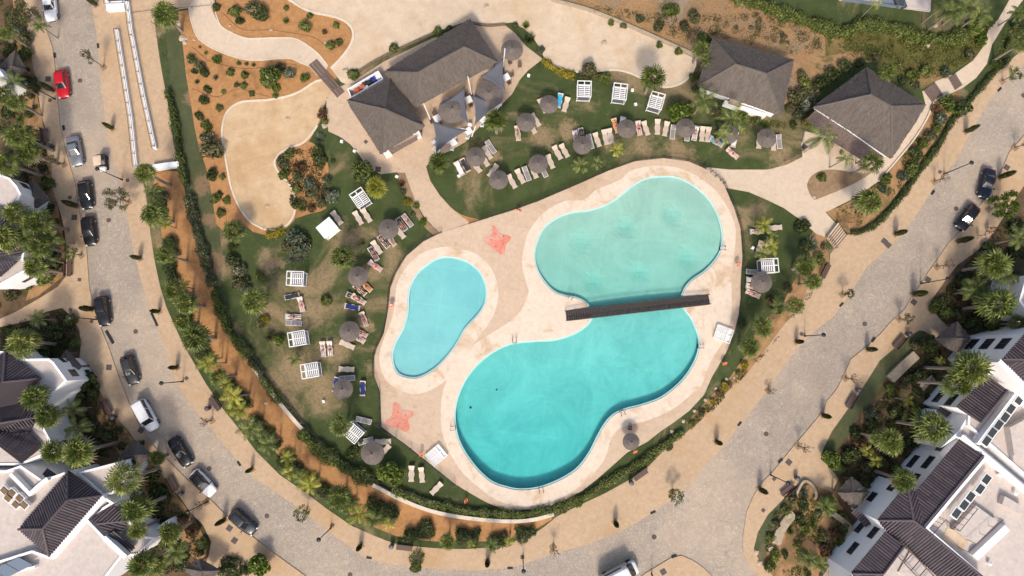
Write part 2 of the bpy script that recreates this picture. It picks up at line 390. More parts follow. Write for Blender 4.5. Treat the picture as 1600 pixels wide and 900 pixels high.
def tri2d(poly):
    v, f = cdt(poly)
    idx = []
    for p in v:
        idx.append(min(range(len(poly)), key=lambda i: (poly[i]-p).length_squared))
    return [tuple(idx[i] for i in t) for t in f]
def smooth(pts, n=4, closed=True):
    pts = [Vector((p[0], p[1])) for p in pts]; N = len(pts); out = []
    for i in range(N if closed else N-1):
        if closed: a, b, c, d = pts[i-1], pts[i], pts[(i+1) % N], pts[(i+2) % N]
        else: a, b, c, d = pts[max(i-1, 0)], pts[i], pts[i+1], pts[min(i+2, N-1)]
        for k in range(n):
            t = k/n
            out.append(0.5*((2*b)+(c-a)*t+(2*a-5*b+4*c-d)*t*t+(3*b-a-3*c+d)*t**3))
    if not closed: out.append(pts[-1])
    return out
def offset(pl, d, closed=False):
    pl = [Vector((p[0], p[1])) for p in pl]; n = len(pl); out = []
    for i in range(n):
        a = pl[i-1] if (closed or i > 0) else pl[i]; b = pl[(i+1) % n] if (closed or i < n-1) else pl[i]
        t1 = (pl[i]-a); t2 = (b-pl[i])
        t = ((t1.normalized() if t1.length > 1e-9 else Vector((0, 0)))+(t2.normalized() if t2.length > 1e-9 else Vector((0, 0))))
        if t.length < 1e-6: t = t2
        t.normalize(); nrm = Vector((-t.y, t.x))
        k = 1.0
        if t1.length > 1e-9 and t2.length > 1e-9:
            k = 1/max(0.5, sqrt(max(0, (1+t1.normalized().dot(t2.normalized()))/2)))
        out.append(pl[i]+nrm*d*k)
    return out
def resample(pl, step, closed=False):
    pl = [Vector((p[0], p[1])) for p in pl]
    if closed: pl = pl+[pl[0]]
    out = []; acc = 0.0
    for a, b in zip(pl[:-1], pl[1:]):
        l = (b-a).length
        while acc <= l and l > 0:
            out.append((a+(b-a)*(acc/l), (b-a).normalized())); acc += step
        acc -= l
    return out

# ---------------------------------------------------------------- things
THINGS = []
def thing(name, label, cat, loc=(0, 0, 0), rz=0.0, group=None):
    o = bpy.data.objects.new(name, None); COL.objects.link(o)
    o.location = loc; o.rotation_euler = (0, 0, rz); o.empty_display_size = 0.2
    return tag(o, label, cat, group)
def tag(o, label, cat, group=None):
    o['label'] = label; o['category'] = cat
    if group: o['group'] = group
    return o
def struct(o, kind='structure'):
    o['kind'] = kind; return o
def dup(root, loc, rz=0.0, scale=None, label=None, group=None):
    r = root.copy(); COL.objects.link(r); r.location = loc; r.rotation_euler = (0, 0, rz)
    if scale: r.scale = scale if isinstance(scale, tuple) else (scale,)*3
    if label: r['label'] = label
    if group: r['group'] = group
    for ch in list(root.children):
        c = ch.copy(); COL.objects.link(c); c.parent = r
        for g in list(ch.children):
            d = g.copy(); COL.objects.link(d); d.parent = c
    return r
def wipe(root):
    for ch in list(root.children):
        for g in list(ch.children): bpy.data.objects.remove(g)
        bpy.data.objects.remove(ch)
    bpy.data.objects.remove(root)
ORD = 'zeroth first second third fourth fifth sixth seventh eighth ninth tenth eleventh twelfth thirteenth fourteenth fifteenth sixteenth seventeenth eighteenth nineteenth twentieth twenty-first twenty-second twenty-third twenty-fourth twenty-fifth twenty-sixth twenty-seventh twenty-eighth twenty-ninth thirtieth'.split()
FAM = {}
def fam(o, phrase, px, py, axis='x'):
    """things that look alike: their labels are finished at the end with their place among their likes"""
    FAM.setdefault((phrase, axis), []).append((px if axis == 'x' else py, o))
def finish_labels():
    for (phrase, axis), l in FAM.items():
        l.sort(key=lambda t: t[0]); n = len(l)
        lo, hi = ('left', 'right') if axis == 'x' else ('top', 'bottom')
        for i, (_, o) in enumerate(l):
            if n == 1: o['label'] = phrase
            elif i == 0: o['label'] = '%s, %s' % (phrase, 'leftmost' if axis == 'x' else 'topmost')
            elif i == n-1: o['label'] = '%s, %s' % (phrase, 'rightmost' if axis == 'x' else 'lowest')
            elif i < (n+1)//2: o['label'] = '%s, %s from the %s' % (phrase, ORD[i+1], lo)
            else: o['label'] = '%s, %s from the %s' % (phrase, ORD[n-i], hi)
# ================================================================ GROUND, ROADS, POOLS (the setting)
SMALL = [(700,401),(718,404),(735,411),(752,427),(760,447),(761,462),(757,478),(747,493),(727,515),(716,535),(700,557),(680,577),(657,590),(638,591),(622,585),(614,571),(612,552),(618,533),(629,513),(636,487),(637,462),(641,445),(652,426),(670,411),(685,403)]
BIG = [(1030,275),(1055,276),(1077,285),(1100,302),(1117,324),(1127,350),(1130,375),(1124,399),(1105,422),(1084,437),(1074,447),(1069,456),(1066,468),(1070,482),(1080,496),(1089,515),(1094,537),(1088,562),(1072,589),(1052,609),(1030,624),(1002,634),(975,641),(958,650),(946,663),(935,682),(920,711),(900,735),(872,752),(842,763),(812,766),(790,762),(768,754),(747,736),(727,710),(715,686),(710,662),(710,640),(715,618),(727,592),(747,567),(772,548),(800,536),(837,532),(868,530),(898,520),(917,507),(924,496),(922,485),(915,474),(900,466),(882,463),(865,456),(850,441),(838,420),(834,397),(839,375),(849,356),(866,342),(890,332),(920,328),(945,320),(968,306),(987,290),(1007,279)]
small = smooth(W2(SMALL, .1), 4); big = smooth(W2(BIG, .1), 4)
holeS = offset(ccw(small), -0.12, True); holeB = offset(ccw(big), -0.12, True)   # ground edge just outside, under the coping
HOLES = [holeS, holeB]

def patch(name, poly, z, mat, kind='structure', sm=0, holes=None, skirt=0.14):
    p = W2(poly, z)
    if sm: p = smooth(p, sm)
    p = ccw(p); mb = MB(); v, f = cdt(p, holes or [])
    mb.add([(a.x, a.y, z) for a in v], f)
    n = len(p)
    if skirt: mb.add([(a.x, a.y, z) for a in p]+[(a.x, a.y, z-skirt) for a in p], [((i+1) % n, i, n+i, n+(i+1) % n) for i in range(n)])
    o = mb.build(name, mat); o['kind'] = kind; return o

# bare earth to the horizon, with openings for the two pools
mb = MB(); S = 900.0
v, f = cdt([(-S, -S), (S, -S), (S, S), (-S, S)], HOLES, [(x, y) for x in range(-100, 101, 20) for y in range(-80, 81, 20) if not any(inside((x, y), offset(ccw(h), -2.5, True)) for h in HOLES)])
mb.add([(a.x, a.y, 0) for a in v], f); struct(mb.build('ground', 'earth'))

RL = [(60,-70),(68,33),(82,75),(86,107),(89,150),(94,200),(100,225),(110,262),(117,285),(125,338),(135,388),(139,447),(145,475),(155,507),(169,540),(179,562),(190,600),(204,632),(217,670),(244,680),(261,700),(295,738),(332,784),(355,807),(400,843),(430,866),(477,900),(520,930)]
RLp = [(60,-70),(68,33),(82,75),(86,107),(89,150),(94,200),(100,225),(110,262),(117,285),(125,338),(135,388),(139,447),(145,475),(155,507),(169,540),(179,570),(192,605),(205,638),(219,668),(240,697),(265,722),(295,752),(332,784),(355,807),(400,843),(430,866),(477,900),(520,930)]
RI = [(138,-70),(146,25),(151,55),(156,105),(162,162),(167,212),(184,270),(197,325),(207,385),(220,437),(235,482),(247,512),(260,550),(270,590),(295,628),(332,672),(357,702),(382,733),(400,749),(430,768),(480,803),(532,845),(575,874),(612,882),(650,886),(700,890),(750,891),(800,887),(860,867),(925,848),(975,828),(1017,803),(1047,782),(1082,752),(1102,727),(1132,695),(1150,672),(1200,608),(1225,570),(1252,538),(1275,516),(1302,495),(1322,468),(1335,447),(1355,417),(1390,385),(1412,364),(1430,338),(1445,316),(1467,282),(1495,250),(1515,210),(1535,175),(1550,150),(1575,122),(1600,100),(1680,30)]
RR = [(1700,190),(1600,212),(1577,238),(1567,262),(1550,295),(1522,334),(1495,368),(1482,380),(1465,405),(1450,426),(1437,447),(1425,463),(1415,482),(1392,503),(1375,523),(1350,545),(1330,561),(1320,583),(1309,606),(1292,627),(1287,642),(1260,674),(1237,701),(1207,738),(1188,757),(1177,776),(1167,799),(1161,837),(1161,862),(1170,883),(1183,899),(1215,935)]
patch('road', RLp+[(1000,980),(1300,980)]+RR[::-1][1:]+RI[::-1], .012, 'cobble', skirt=0)
# pavements: real kerbs 0.12 m high
GL = [(30,-70),(41,37),(47,72),(52,105),(55,122),(60,150),(65,180),(72,205),(72,230),(80,260),(82,295),(94,332),(100,355),(104,388),(103,432),(90,448),(60,467),(25,487),(-60,525),(-60,542),(0,511),(50,500),(72,487),(97,481),(112,495),(124,515),(126,540),(124,560),(135,570),(147,583),(155,610),(162,622),(175,645),(200,672),(228,712),(257,747),(265,762),(280,775),(297,800),(317,820),(330,847),(326,868),(320,885),(300,935)]
patch('pavement', GL+RLp[::-1], .12, 'paving')
GI = [(240,20),(242,37),(247,75),(252,107),(260,150),(266,187),(271,222),(279,256),(238,262),(220,262),(227,300),(231,325),(235,365),(241,405),(250,447),(260,480),(272,507),(287,540),(300,562),(322,600),(347,637),(375,672),(400,705),(437,742),(482,773),(512,796),(550,822),(587,838),(615,849),(650,854),(685,857),(725,858),(760,856),(792,850),(832,836),(852,822),(870,807),(902,791),(945,771),(990,746),(1015,727),(1040,701),(1072,676),(1110,641),(1145,603),(1170,580),(1185,560),(1200,541),(1227,505),(1242,490),(1254,475),(1262,450),(1282,445),(1287,435),(1297,411),(1297,397),(1305,387),(1322,367),(1350,364),(1370,351),(1395,327),(1420,294),(1447,258),(1467,231),(1490,190),(1513,162),(1531,140),(1550,118),(1575,97),(1600,76),(1680,10)]
patch('pavement', [(138,-70),(340,-70),(335,8),(325,11),(290,13)]+GI+RI[::-1], .121, 'paving')
GR = [(1720,260),(1600,290),(1582,318),(1568,340),(1542,377),(1528,391),(1496,414),(1478,437),(1456,468),(1456,482),(1470,500),(1484,512),(1462,528),(1445,518),(1437,516),(1415,528),(1400,542),(1375,563),(1355,595),(1335,625),(1312,657),(1300,674),(1287,700),(1282,717),(1297,730),(1310,748),(1300,768),(1282,762),(1260,750),(1241,760),(1222,782),(1200,804),(1184,832),(1178,857),(1188,880),(1200,892),(1240,935)]
patch('pavement', RR+GR[::-1], .122, 'paving')
patch('pavement', [(960,935),(1007,897),(1025,886),(1048,872),(1065,868),(1083,876),(1100,888),(1114,902),(1150,960)], .123, 'paving')
# planted land inside the loop road
inner = [(290,13),(325,11),(335,8),(340,-70),(1680,-70),(1680,10)]+GI[::-1]
patch('lawn', inner, .10, 'lawn', holes=HOLES, skirt=.1)
patch('lawn', [(259,45),(278,45),(286,75),(291,120),(298,160),(304,200),(311,230),(322,262),(330,300),(338,330),(348,400),(345,450),(330,440),(307,375),(292,310),(283,262),(272,170),(264,110)], .106, 'turf')
patch('soil', [(278,18),(335,8),(345,-20),(470,-30),(530,20),(555,60),(540,110),(515,130),(500,190),(480,226),(450,240),(470,300),(460,345),(430,372),(395,362),(372,342),(360,372),(338,350),(330,300),(322,262),(311,230),(304,200),(298,160),(291,120),(286,75)], .108, 'soil')
patch('soil', [(452,222),(485,222),(500,235),(512,255),(512,275),(500,300),(510,325),(480,335),(455,342),(440,330),(450,285),(438,262),(442,240)], .112, 'soil', sm=3)
patch('soil', [(665,262),(674,285),(692,312),(720,335),(748,343),(735,349),(706,330),(686,306),(671,282)], .112, 'soil', sm=3)
patch('soil', [(620,269),(631,270),(640,290),(651,318),(664,343),(688,363),(676,366),(655,345),(640,318),(628,292)], .112, 'bedsoil', sm=3)
# orange palm bed along the inner pavement
ob_in = [(283,268),(293,320),(305,375),(322,417),(333,447),(350,497),(364,525),(384,556),(404,583),(428,618),(452,648),(478,676),(505,712),(535,734),(565,750),(590,764),(625,782),(662,797),(700,807),(750,814),(800,817),(835,813),(862,806)]
ob_out = [(862,812),(835,828),(795,842),(755,846),(720,846),(680,846),(650,843),(620,838),(590,826),(555,808),(520,785),(490,760),(452,728),(418,694),(390,664),(362,628),(338,592),(318,560),(303,530),(290,500),(276,468),(266,438),(258,400),(252,362),(247,322),(240,292),(242,266)]
patch('soil', ob_in+ob_out, .111, 'soil')
patch('sand', [(451,-1),(482,17),(525,27),(544,37),(552,52),(548,70),(532,92),(517,107),(533,128),(545,133),(562,110),(575,100),(600,87),(625,75),(675,52),(732,32),(742,35),(762,39),(800,35),(820,45),(832,57),(845,77),(850,90),(870,106),(900,112),(937,111),(962,109),(987,115),(1012,127),(1037,136),(1060,132),(1077,120),(1086,102),(1085,91),(1062,80),(1025,57),(987,45),(950,30),(912,15),(862,-2),(800,-60),(450,-60)], .125, 'sandpale')
patch('sand', [(400,157),(375,160),(357,172),(349,190),(347,212),(351,237),(355,262),(362,295),(375,325),(390,345),(400,352),(415,359),(432,359),(450,350),(460,333),(460,307),(450,285),(437,272),(429,255),(435,242),(450,232),(472,224),(484,213),(496,196),(503,175),(511,152),(525,146),(508,124),(492,128),(470,142),(450,150),(420,156)], .126, 'sand')
patch('dry_slope', [(862,-2),(912,13),(950,27),(987,42),(1025,54),(1062,77),(1088,90),(1092,110),(1100,120),(1150,150),(1240,165),(1275,130),(1330,100),(1380,95),(1375,82),(1330,80),(1290,88),(1289,48),(1294,43),(1240,27),(1200,15),(1150,-5),(1140,-60),(850,-60)], .114, 'dry')
patch('wild_grass', [(1289,48),(1330,50),(1400,55),(1480,62),(1540,45),(1532,78),(1508,100),(1462,126),(1440,140),(1425,130),(1400,118),(1370,105),(1375,82),(1330,80),(1290,88)], .118, 'wild')
patch('path', [(330,12),(342,35),(360,50),(382,59),(400,60),(430,59),(460,60),(482,72),(500,87),(512,103),(499,120),(482,103),(467,97),(450,91),(400,94),(370,90),(335,77),(310,60),(300,37),(295,12),(312,-10),(328,-10)], .13, 'pathstone', sm=3)
patch('plaza', [(522,140),(560,122),(600,96),(675,60),(730,38),(762,42),(790,40),(805,52),(822,72),(848,92),(825,110),(812,125),(800,147),(775,172),(750,197),(727,222),(700,237),(675,246),(665,262),(632,270),(620,269),(595,272),(585,267),(570,255),(560,240),(547,225),(530,213),(513,205),(510,175),(510,155)], .131, 'plaza')
patch('path', [(632,268),(665,258),(672,282),(687,305),(707,327),(734,348),(688,364),(665,342),(650,317),(640,290)], .129, 'plaza')
patch('path', [(1101,261),(1140,265),(1200,265),(1230,257),(1254,245),(1252,225),(1258,205),(1300,215),(1350,245),(1383,245),(1405,228),(1432,190),(1446,162),(1441,143),(1462,127),(1492,115),(1520,95),(1535,75),(1545,45),(1560,30),(1577,0),(1600,-60),(1640,-60),(1597,2),(1570,37),(1550,70),(1542,100),(1525,122),(1505,137),(1475,151),(1456,160),(1447,187),(1427,219),(1400,252),(1373,283),(1340,307),(1290,332),(1307,350),(1322,367),(1305,387),(1290,371),(1275,365),(1250,343),(1225,325),(1200,313),(1170,300),(1132,293),(1118,276)], .13, 'pathstone')
patch('bed', [(1272,312),(1264,300),(1261,288),(1268,275),(1284,266),(1305,265),(1325,268),(1345,270),(1360,271),(1338,285),(1310,298),(1285,308)], .136, 'bedsoil', sm=2)
patch('bed', [(1290,331),(1310,324),(1345,306),(1375,284),(1402,253),(1430,220),(1448,190),(1458,161),(1478,152),(1500,140),(1500,160),(1470,205),(1440,250),(1415,285),(1390,318),(1365,345),(1340,360),(1325,364)], .133, 'bedearth')
patch('bed', [(1200,541),(1227,505),(1242,490),(1254,475),(1262,450),(1280,443),(1297,411),(1290,372),(1272,360),(1262,372),(1268,410),(1240,440),(1225,470),(1205,490),(1180,520),(1165,555),(1140,590),(1105,625),(1072,660),(1080,672),(1110,641),(1145,603),(1170,580)], .128, 'bedearth')
patch('bed', [(1184,832),(1178,857),(1188,880),(1230,960),(1290,960),(1297,897),(1335,830),(1320,800),(1300,768),(1270,755),(1242,764),(1222,785),(1200,807)], .104, 'bedearth')
patch('lawn', [(1437,516),(1446,522),(1420,560),(1388,585),(1365,625),(1340,650),(1325,680),(1300,712),(1284,716),(1288,700),(1300,674),(1312,657),(1335,625),(1355,595),(1375,563),(1400,542),(1415,528)], .108, 'turf')
patch('lawn', [(1200,804),(1222,782),(1236,778),(1222,800),(1206,830),(1198,860),(1196,885),(1186,878),(1178,857),(1184,832)], .108, 'turf')
patch('bed', [(30,-60),(43,37),(58,150),(70,205),(80,265),(92,335),(102,390),(100,430),(60,462),(40,470),(55,420),(50,330),(40,220),(30,120),(15,-60)], .09, 'bedearth')
patch('bed', [(155,612),(200,674),(258,750),(300,805),(325,850),(318,880),(285,860),(262,815),(225,770),(180,700),(150,650)], .09, 'bedearth')

# ---- pool deck, coping and basins
DECK = [(688,364),(734,349),(800,329),(842,314),(905,287),(950,267),(992,252),(1037,247),(1075,252),(1105,265),(1132,290),(1147,325),(1157,357),(1160,400),(1157,447),(1157,465),(1154,492),(1147,520),(1135,550),(1112,590),(1100,617),(1077,642),(1050,662),(1032,674),(1012,690),(980,707),(960,725),(935,747),(910,767),(882,782),(845,795),(800,797),(785,795),(760,785),(730,768),(711,756),(675,727),(635,695),(610,677),(596,667),(594,612),(585,587),(585,557),(590,542),(600,520),(607,482),(610,450),(620,425),(635,400),(662,377)]
deck = W2(DECK, .14)
COPS = [(706,386),(745,397),(768,420),(778,450),(775,482),(760,511),(738,540),(722,570),(700,592),(672,610),(645,616),(620,607),(603,594),(594,572),(593,552),(601,525),(612,500),(617,470),(620,445),(633,420),(655,398),(680,388)]
COPB = [(1040,259),(1065,264),(1092,277),(1120,300),(1140,330),(1149,355),(1149,380),(1146,410),(1143,447),(1143,490),(1132,530),(1112,562),(1095,605),(1082,615),(1050,640),(1012,657),(980,665),(962,675),(953,690),(945,717),(925,742),(895,768),(857,785),(825,791),(800,789),(775,781),(750,763),(725,741),(705,712),(692,682),(689,660),(689,637),(692,612),(700,590),(717,562),(734,543),(762,524),(800,500),(817,480),(826,457),(823,445),(816,415),(817,397),(821,378),(828,358),(850,332),(882,314),(912,312),(930,297),(950,289),(970,280),(985,267),(1012,260)]
patch('pool_deck', DECK, .14, 'deck', holes=HOLES, sm=0, skirt=.16)
patch('pool_coping', COPS, .152, 'coping', sm=3, holes=[small], skirt=.05)
patch('pool_coping', COPB, .153, 'coping', sm=3, holes=[big], skirt=.05)

def m_pooltile(name, c1, c2):
    m, nt, b = nodes(name); p = pos(nt)
    f = nz(nt, p, 0.13, 7, 0.7, 1.2); g = nz(nt, p, 1.3, 6, 0.75)
    c = ramp(nt, f, [(0.35, c1), (0.65, c2)])
    c = mix(nt, 0.35, c, ramp(nt, g, [(0.3, (0.8, 0.84, 0.84)), (0.7, (1.08, 1.06, 1.06))]), 'MULTIPLY')
    k = nz(nt, p, 0.33, 7, 0.7, 1.2); c = mix(nt, math_(nt, 'MULTIPLY', thr(nt, k, 0.52, 0.68), 0.45), c, tuple(x*y for x, y in zip(c1, (0.95, 0.93, 0.80))))
    br = nt.nodes.new('ShaderNodeTexBrick'); br.offset = 0.0; mp = nt.nodes.new('ShaderNodeMapping'); mp.inputs['Rotation'].default_value[2] = 0.12
    L(nt, p, mp.inputs['Vector']); L(nt, mp.outputs[0], br.inputs['Vector'])
    for q, v_ in (('Scale', 1.0), ('Brick Width', 5.5), ('Row Height', 5.5), ('Mortar Size', 0.05), ('Mortar Smooth', 0.5)): br.inputs[q].default_value = v_
    br.inputs['Color1'].default_value = (1, 1, 1, 1); br.inputs['Color2'].default_value = (0.97, 0.98, 0.98, 1); br.inputs['Mortar'].default_value = (1.12, 1.1, 1.1, 1)
    c = mix(nt, 0.9, c, br.outputs['Color'], 'MULTIPLY')
    L(nt, c, b.inputs['Base Color']); b.inputs['Roughness'].default_value = 0.6
    MATS[name] = m
m_pooltile('poolfloor', (0.42, 0.56, 0.53), (0.63, 0.72, 0.67))
m_pooltile('poolshelf', (0.50, 0.55, 0.475), (0.64, 0.665, 0.57))
m_pooltile('poolkids', (0.40, 0.60, 0.62), (0.49, 0.69, 0.70))
simple('poolrim', (0.60, 0.76, 0.77), 0.4, var=0.06)
def m_water(name, ab, dens, tint):
    m, nt, b = nodes(name); out = nt.nodes['Material Output']; nt.nodes.remove(b)
    tr = nt.nodes.new('ShaderNodeBsdfTransparent'); tr.inputs['Color'].default_value = (*tint, 1)
    gl = nt.nodes.new('ShaderNodeBsdfGlossy'); gl.inputs['Roughness'].default_value = 0.04
    gl.inputs['Color'].default_value = (0.9, 0.95, 1, 1)
    fr = nt.nodes.new('ShaderNodeFresnel'); fr.inputs['IOR'].default_value = 1.33
    p = pos(nt); w = nz(nt, p, 2.2, 4, 0.6, 0.6)
    bp = nt.nodes.new('ShaderNodeBump'); bp.inputs['Strength'].default_value = 0.35; bp.inputs['Distance'].default_value = 0.05
    L(nt, w, bp.inputs['Height']); L(nt, bp.outputs[0], gl.inputs['Normal']); L(nt, bp.outputs[0], fr.inputs['Normal'])
    ms = nt.nodes.new('ShaderNodeMixShader'); L(nt, fr.outputs[0], ms.inputs[0]); L(nt, tr.outputs[0], ms.inputs[1]); L(nt, gl.outputs[0], ms.inputs[2])
    L(nt, ms.outputs[0], out.inputs['Surface'])
    va = nt.nodes.new('ShaderNodeVolumeAbsorption'); va.inputs['Color'].default_value = (*ab, 1); va.inputs['Density'].default_value = dens
    L(nt, va.outputs[0], out.inputs['Volume']); MATS[name] = m
m_water('water', (0.09, 0.91, 0.935), 0.60, (0.97, 1.0, 0.995))

JETS = [U(x, y).to_2d() for x, y in ((1051,334),(979,355),(909,376),(1073,402),(1000,425),(930,440))]
def jets(p): return sum(.26*max(0, 1-(Vector((p[0], p[1]))-j).length/1.7) for j in JETS)
def depth_big(p):
    # a beach-like shelf in the upper basin, deeper beyond the footbridge and deepest at the lower end
    y = p[1]; yt = U(0, 276).y; yb = U(0, 480).y; ye = U(0, 766).y
    if y > yb:
        t = max(0.0, (yt-y)/(yt-yb)); return 0.22+0.42*t**1.5+jets(p)
    t = max(0.0, (yb-y)/(yb-ye)); return 0.64+0.86*t**1.1
def basin(name, ring, dfun, mat, step=.8, inset=0.0):
    ring = ccw(ring); xs = [p[0] for p in ring]; ys = [p[1] for p in ring]
    ex = []; x = min(xs)
    inn = offset(ring, 0.5, True)
    while x < max(xs):
        y = min(ys)
        while y < max(ys):
            if inside((x, y), inn): ex.append((x, y))
            y += step
        x += step
    v, f = cdt(ring, (), ex); mb = MB()
    mb.add([(a.x, a.y, .03-dfun(a)) for a in v], f)
    o = struct(mb.build(name, mat))
    if mat == 'poolfloor':
        o.data.materials.append(MATS['poolshelf']); yb = U(0, 478).y
        for pl_ in o.data.polygons: pl_.material_index = 1 if pl_.center.y > yb else 0
    n = len(ring); wb = MB()
    wb.add([(a.x, a.y, .15) for a in ring]+[(a.x, a.y, .03-dfun(a)-.05) for a in ring], [((i+1) % n, n+(i+1) % n, n+i, i) for i in range(n)])
    struct(wb.build('pool_wall', mat))
    return o
basin('pool_floor', small, lambda p: 0.30+0.12*(p[0]-U(612, 500).x)/14, 'poolkids')
basin('pool_floor', big, depth_big, 'poolfloor')
for ring in (small, big):
    rg = ccw(ring)
    mb = MB(); mb.sweep(offset(rg, 0.11, True), .22, -.10, .02, True); struct(mb.build('pool_ledge', 'poolrim'))
def water(ring):
    rg = offset(ccw(ring), -0.04, True); mb = MB(); v, f = cdt(rg); n = len(rg)
    mb.add([(a.x, a.y, .085) for a in v], f); mb.add([(a.x, a.y, -3.2) for a in v], [tuple(reversed(t)) for t in f])
    mb.add([(a.x, a.y, .085) for a in rg]+[(a.x, a.y, -3.2) for a in rg], [((i+1) % n, i, n+i, n+(i+1) % n) for i in range(n)])
    struct(mb.build('water', 'water'))
water(small); water(big)
for x, y, s in ((735,637,.8),(776,609,.6)):
    p = U(x, y, -.6); dz = (.03-depth_big(p)) if s != .8 or x > 700 else -.3
    mb = MB(); mb.lathe([(.24*s, dz), (.24*s, dz+.04), (.12, dz+.05), (.001, dz+.05)], 14, (p.x, p.y, 0)); struct(mb.build('pool_drain', 'greymetal'))
# kerbs round the sand areas and the path edges
def kerb(pts, w, z1, mat='kerbstone', sm=4, closed=False, name='kerb'):
    p = smooth(W2(pts, .14), sm, closed); mb = MB(); mb.sweep(p, w, -.02, z1, closed); return struct(mb.build(name, mat))
kerb([(508,124),(492,128),(470,142),(450,150),(420,156),(400,157),(375,160),(357,172),(349,190),(347,212),(351,237),(355,262),(362,295),(375,325),(390,345),(402,353),(416,359),(432,359),(450,350),(460,333),(460,307),(450,285),(437,272),(429,255),(435,242),(450,232),(472,224),(484,213),(496,196)], .28, .2)
kerb([(451,-1),(482,17),(525,27),(544,37),(552,52),(548,70),(532,92),(517,107)], .34, .22)
kerb([(900,112),(937,111),(962,109),(987,115),(1012,127),(1037,136),(1060,132),(1077,120),(1086,102),(1085,91)], .3, .22)
kerb([(330,-10),(342,35),(360,50),(382,59),(400,60),(430,59),(460,60),(482,72),(500,87),(512,103)], .16, .19)
kerb([(295,12),(300,37),(310,60),(335,77),(370,90),(400,94),(450,91),(467,97),(482,103)], .16, .18)
kerb([(1373,283),(1400,252),(1427,219),(1447,187),(1458,161)], .22, .3)
# ================================================================ BUILDINGS
def V3(px, py, z): return U(px, py, z)
def wallring(mb, poly, w, z0, z1):
    return mb.sweep(offset(ccw(poly), w/2, True), w, z0, z1, True)
def tiled(parent, facets, ridges=(), name='roof', pitch=0.36, mat='rooftile'):
    """pan-tiled slopes: every row of tiles is a raised rib running down the slope, with a dark channel between rows"""
    base = MB(); ribs = MB()
    for fc in facets:
        pts = [V3(*p) for p in fc]
        n = Vector((0, 0, 0))
        for i in range(len(pts)): n += pts[i].cross(pts[(i+1) % len(pts)])
        n.normalize()
        if n.z < 0: pts = pts[::-1]; n = -n
        base.add(pts, [tuple(range(len(pts)))])
        k = len(pts); low = [p-Vector((0, 0, .18)) for p in pts]
        base.add(pts+low, [((i+1) % k, i, k+i, k+(i+1) % k) for i in range(k)]+[tuple(range(2*k-1, k-1, -1))])
        e = Vector((-n.y, n.x, 0))
        if e.length < 1e-3: e = Vector((1, 0, 0))
        e.normalize(); d = n.cross(e)
        if d.z > 0: d = -d
        o = pts[0]; us = [(p-o).dot(e) for p in pts]; vs_ = [(p-o).dot(d) for p in pts]
        u = min(us)+pitch*.5
        while u < max(us):
            xs = []
            for i in range(k):
                u0, u1, v0, v1 = us[i], us[(i+1) % k], vs_[i], vs_[(i+1) % k]
                if (u0 <= u) != (u1 <= u): xs.append(v0+(v1-v0)*(u-u0)/(u1-u0))
            if len(xs) >= 2 and max(xs)-min(xs) > .25:
                a, b = min(xs), max(xs)+.06
                A, B = o+e*u+d*a, o+e*u+d*b
                hw = pitch*.31; h = .085
                sec = [(-hw, -.01), (-hw*.6, h*.8), (hw*.6, h*.8), (hw, -.01)]
                # rows broken into tiles that overlap a little
                m = max(1, int((b-a)/1.3)); 
                for q in range(m):
                    P0 = A+(B-A)*(q/m); P1 = A+(B-A)*((q+1)/m)+d*.03
                    j = R.uniform(-.012, .012)
                    ribs.add([P0+e*(x+j)+n*(y-.02) for x, y in sec]+[P1+e*(x+j)+n*(y+.012) for x, y in sec], [(0, 1, 5, 4), (1, 2, 6, 5), (2, 3, 7, 6), (4, 5, 6, 7), (3, 2, 1, 0)])
            u += pitch
    for a, b in ridges:
        ribs.tube([V3(*a)+Vector((0, 0, .06)), V3(*b)+Vector((0, 0, .06))], .15, 7)
    r = ribs.build(name, mat, parent)
    base.build('tile_channels', 'tilepan', r)
    return r
def block(parent, poly, zt, z0=0.0, parapet=0.35, top='terrace', wall='stucco', pw=.28):
    p = ccw(W2(poly, zt)); mb = MB(); mb.prism(p, z0, zt-parapet)
    if parapet > .01: wallring(mb, p, pw, zt-parapet-.02, zt)
    o = mb.build('wall', wall, parent)
    q = offset(p, pw+.004, True) if parapet > .01 else offset(p, .02, True)
    mb = MB(); v, f = cdt(q); mb.add([(a.x, a.y, zt-parapet+.006) for a in v], f)
    mb.build('roof_terrace', top, parent)
    return o
def window(parent, a, b, t, z, w, h, sill=True):
    """a window in the wall that runs between ground points a and b (world xy), t along it; faces the left of a->b"""
    a, b = Vector(a), Vector(b); d = (b-a).normalized(); n = Vector((-d.y, d.x)); c = a+(b-a)*t; rz = atan2(d.y, d.x)
    fr = MB()
    for sx, sz, wx, wz in ((0, h/2+.04, w+.16, .08), (0, -h/2-.04, w+.16, .08), (-w/2-.04, 0, .08, h), (w/2+.04, 0, .08, h), (0, 0, .05, h)):
        q = c+d*sx+n*.035; fr.box((q.x, q.y, z+sz), (wx, .09, wz), rz)
    f = fr.build('window', 'greymetal', parent)
    g = MB(); q = c+n*.02; g.box((q.x, q.y, z), (w, .05, h), rz); g.build('pane', 'pane', f)
    return f
def rooflights(parent, pts, z, mat='acdark', s=(1.15, .8, .5), name='roof_unit', ang=0.0):
    for (x, y) in pts:
        p = U(x, y, z); mb = MB(); mb.box((p.x, p.y, p.z-.1), (s[0]+.25, s[1]+.25, s[2]-.15), ang, .97)
        o = mb.build(name, 'whitepaint', parent); g = MB(); g.box((p.x, p.y, p.z+s[2]/2-.15), (s[0], s[1], .1), ang, .95)
        for k in range(4): g.box((p.x-sin(ang)*(k-1.5)*.18, p.y+cos(ang)*(k-1.5)*.18, p.z+s[2]/2-.08), (s[0]*.9, .05, .05), ang)
        g.build('vent_grille', mat, o)
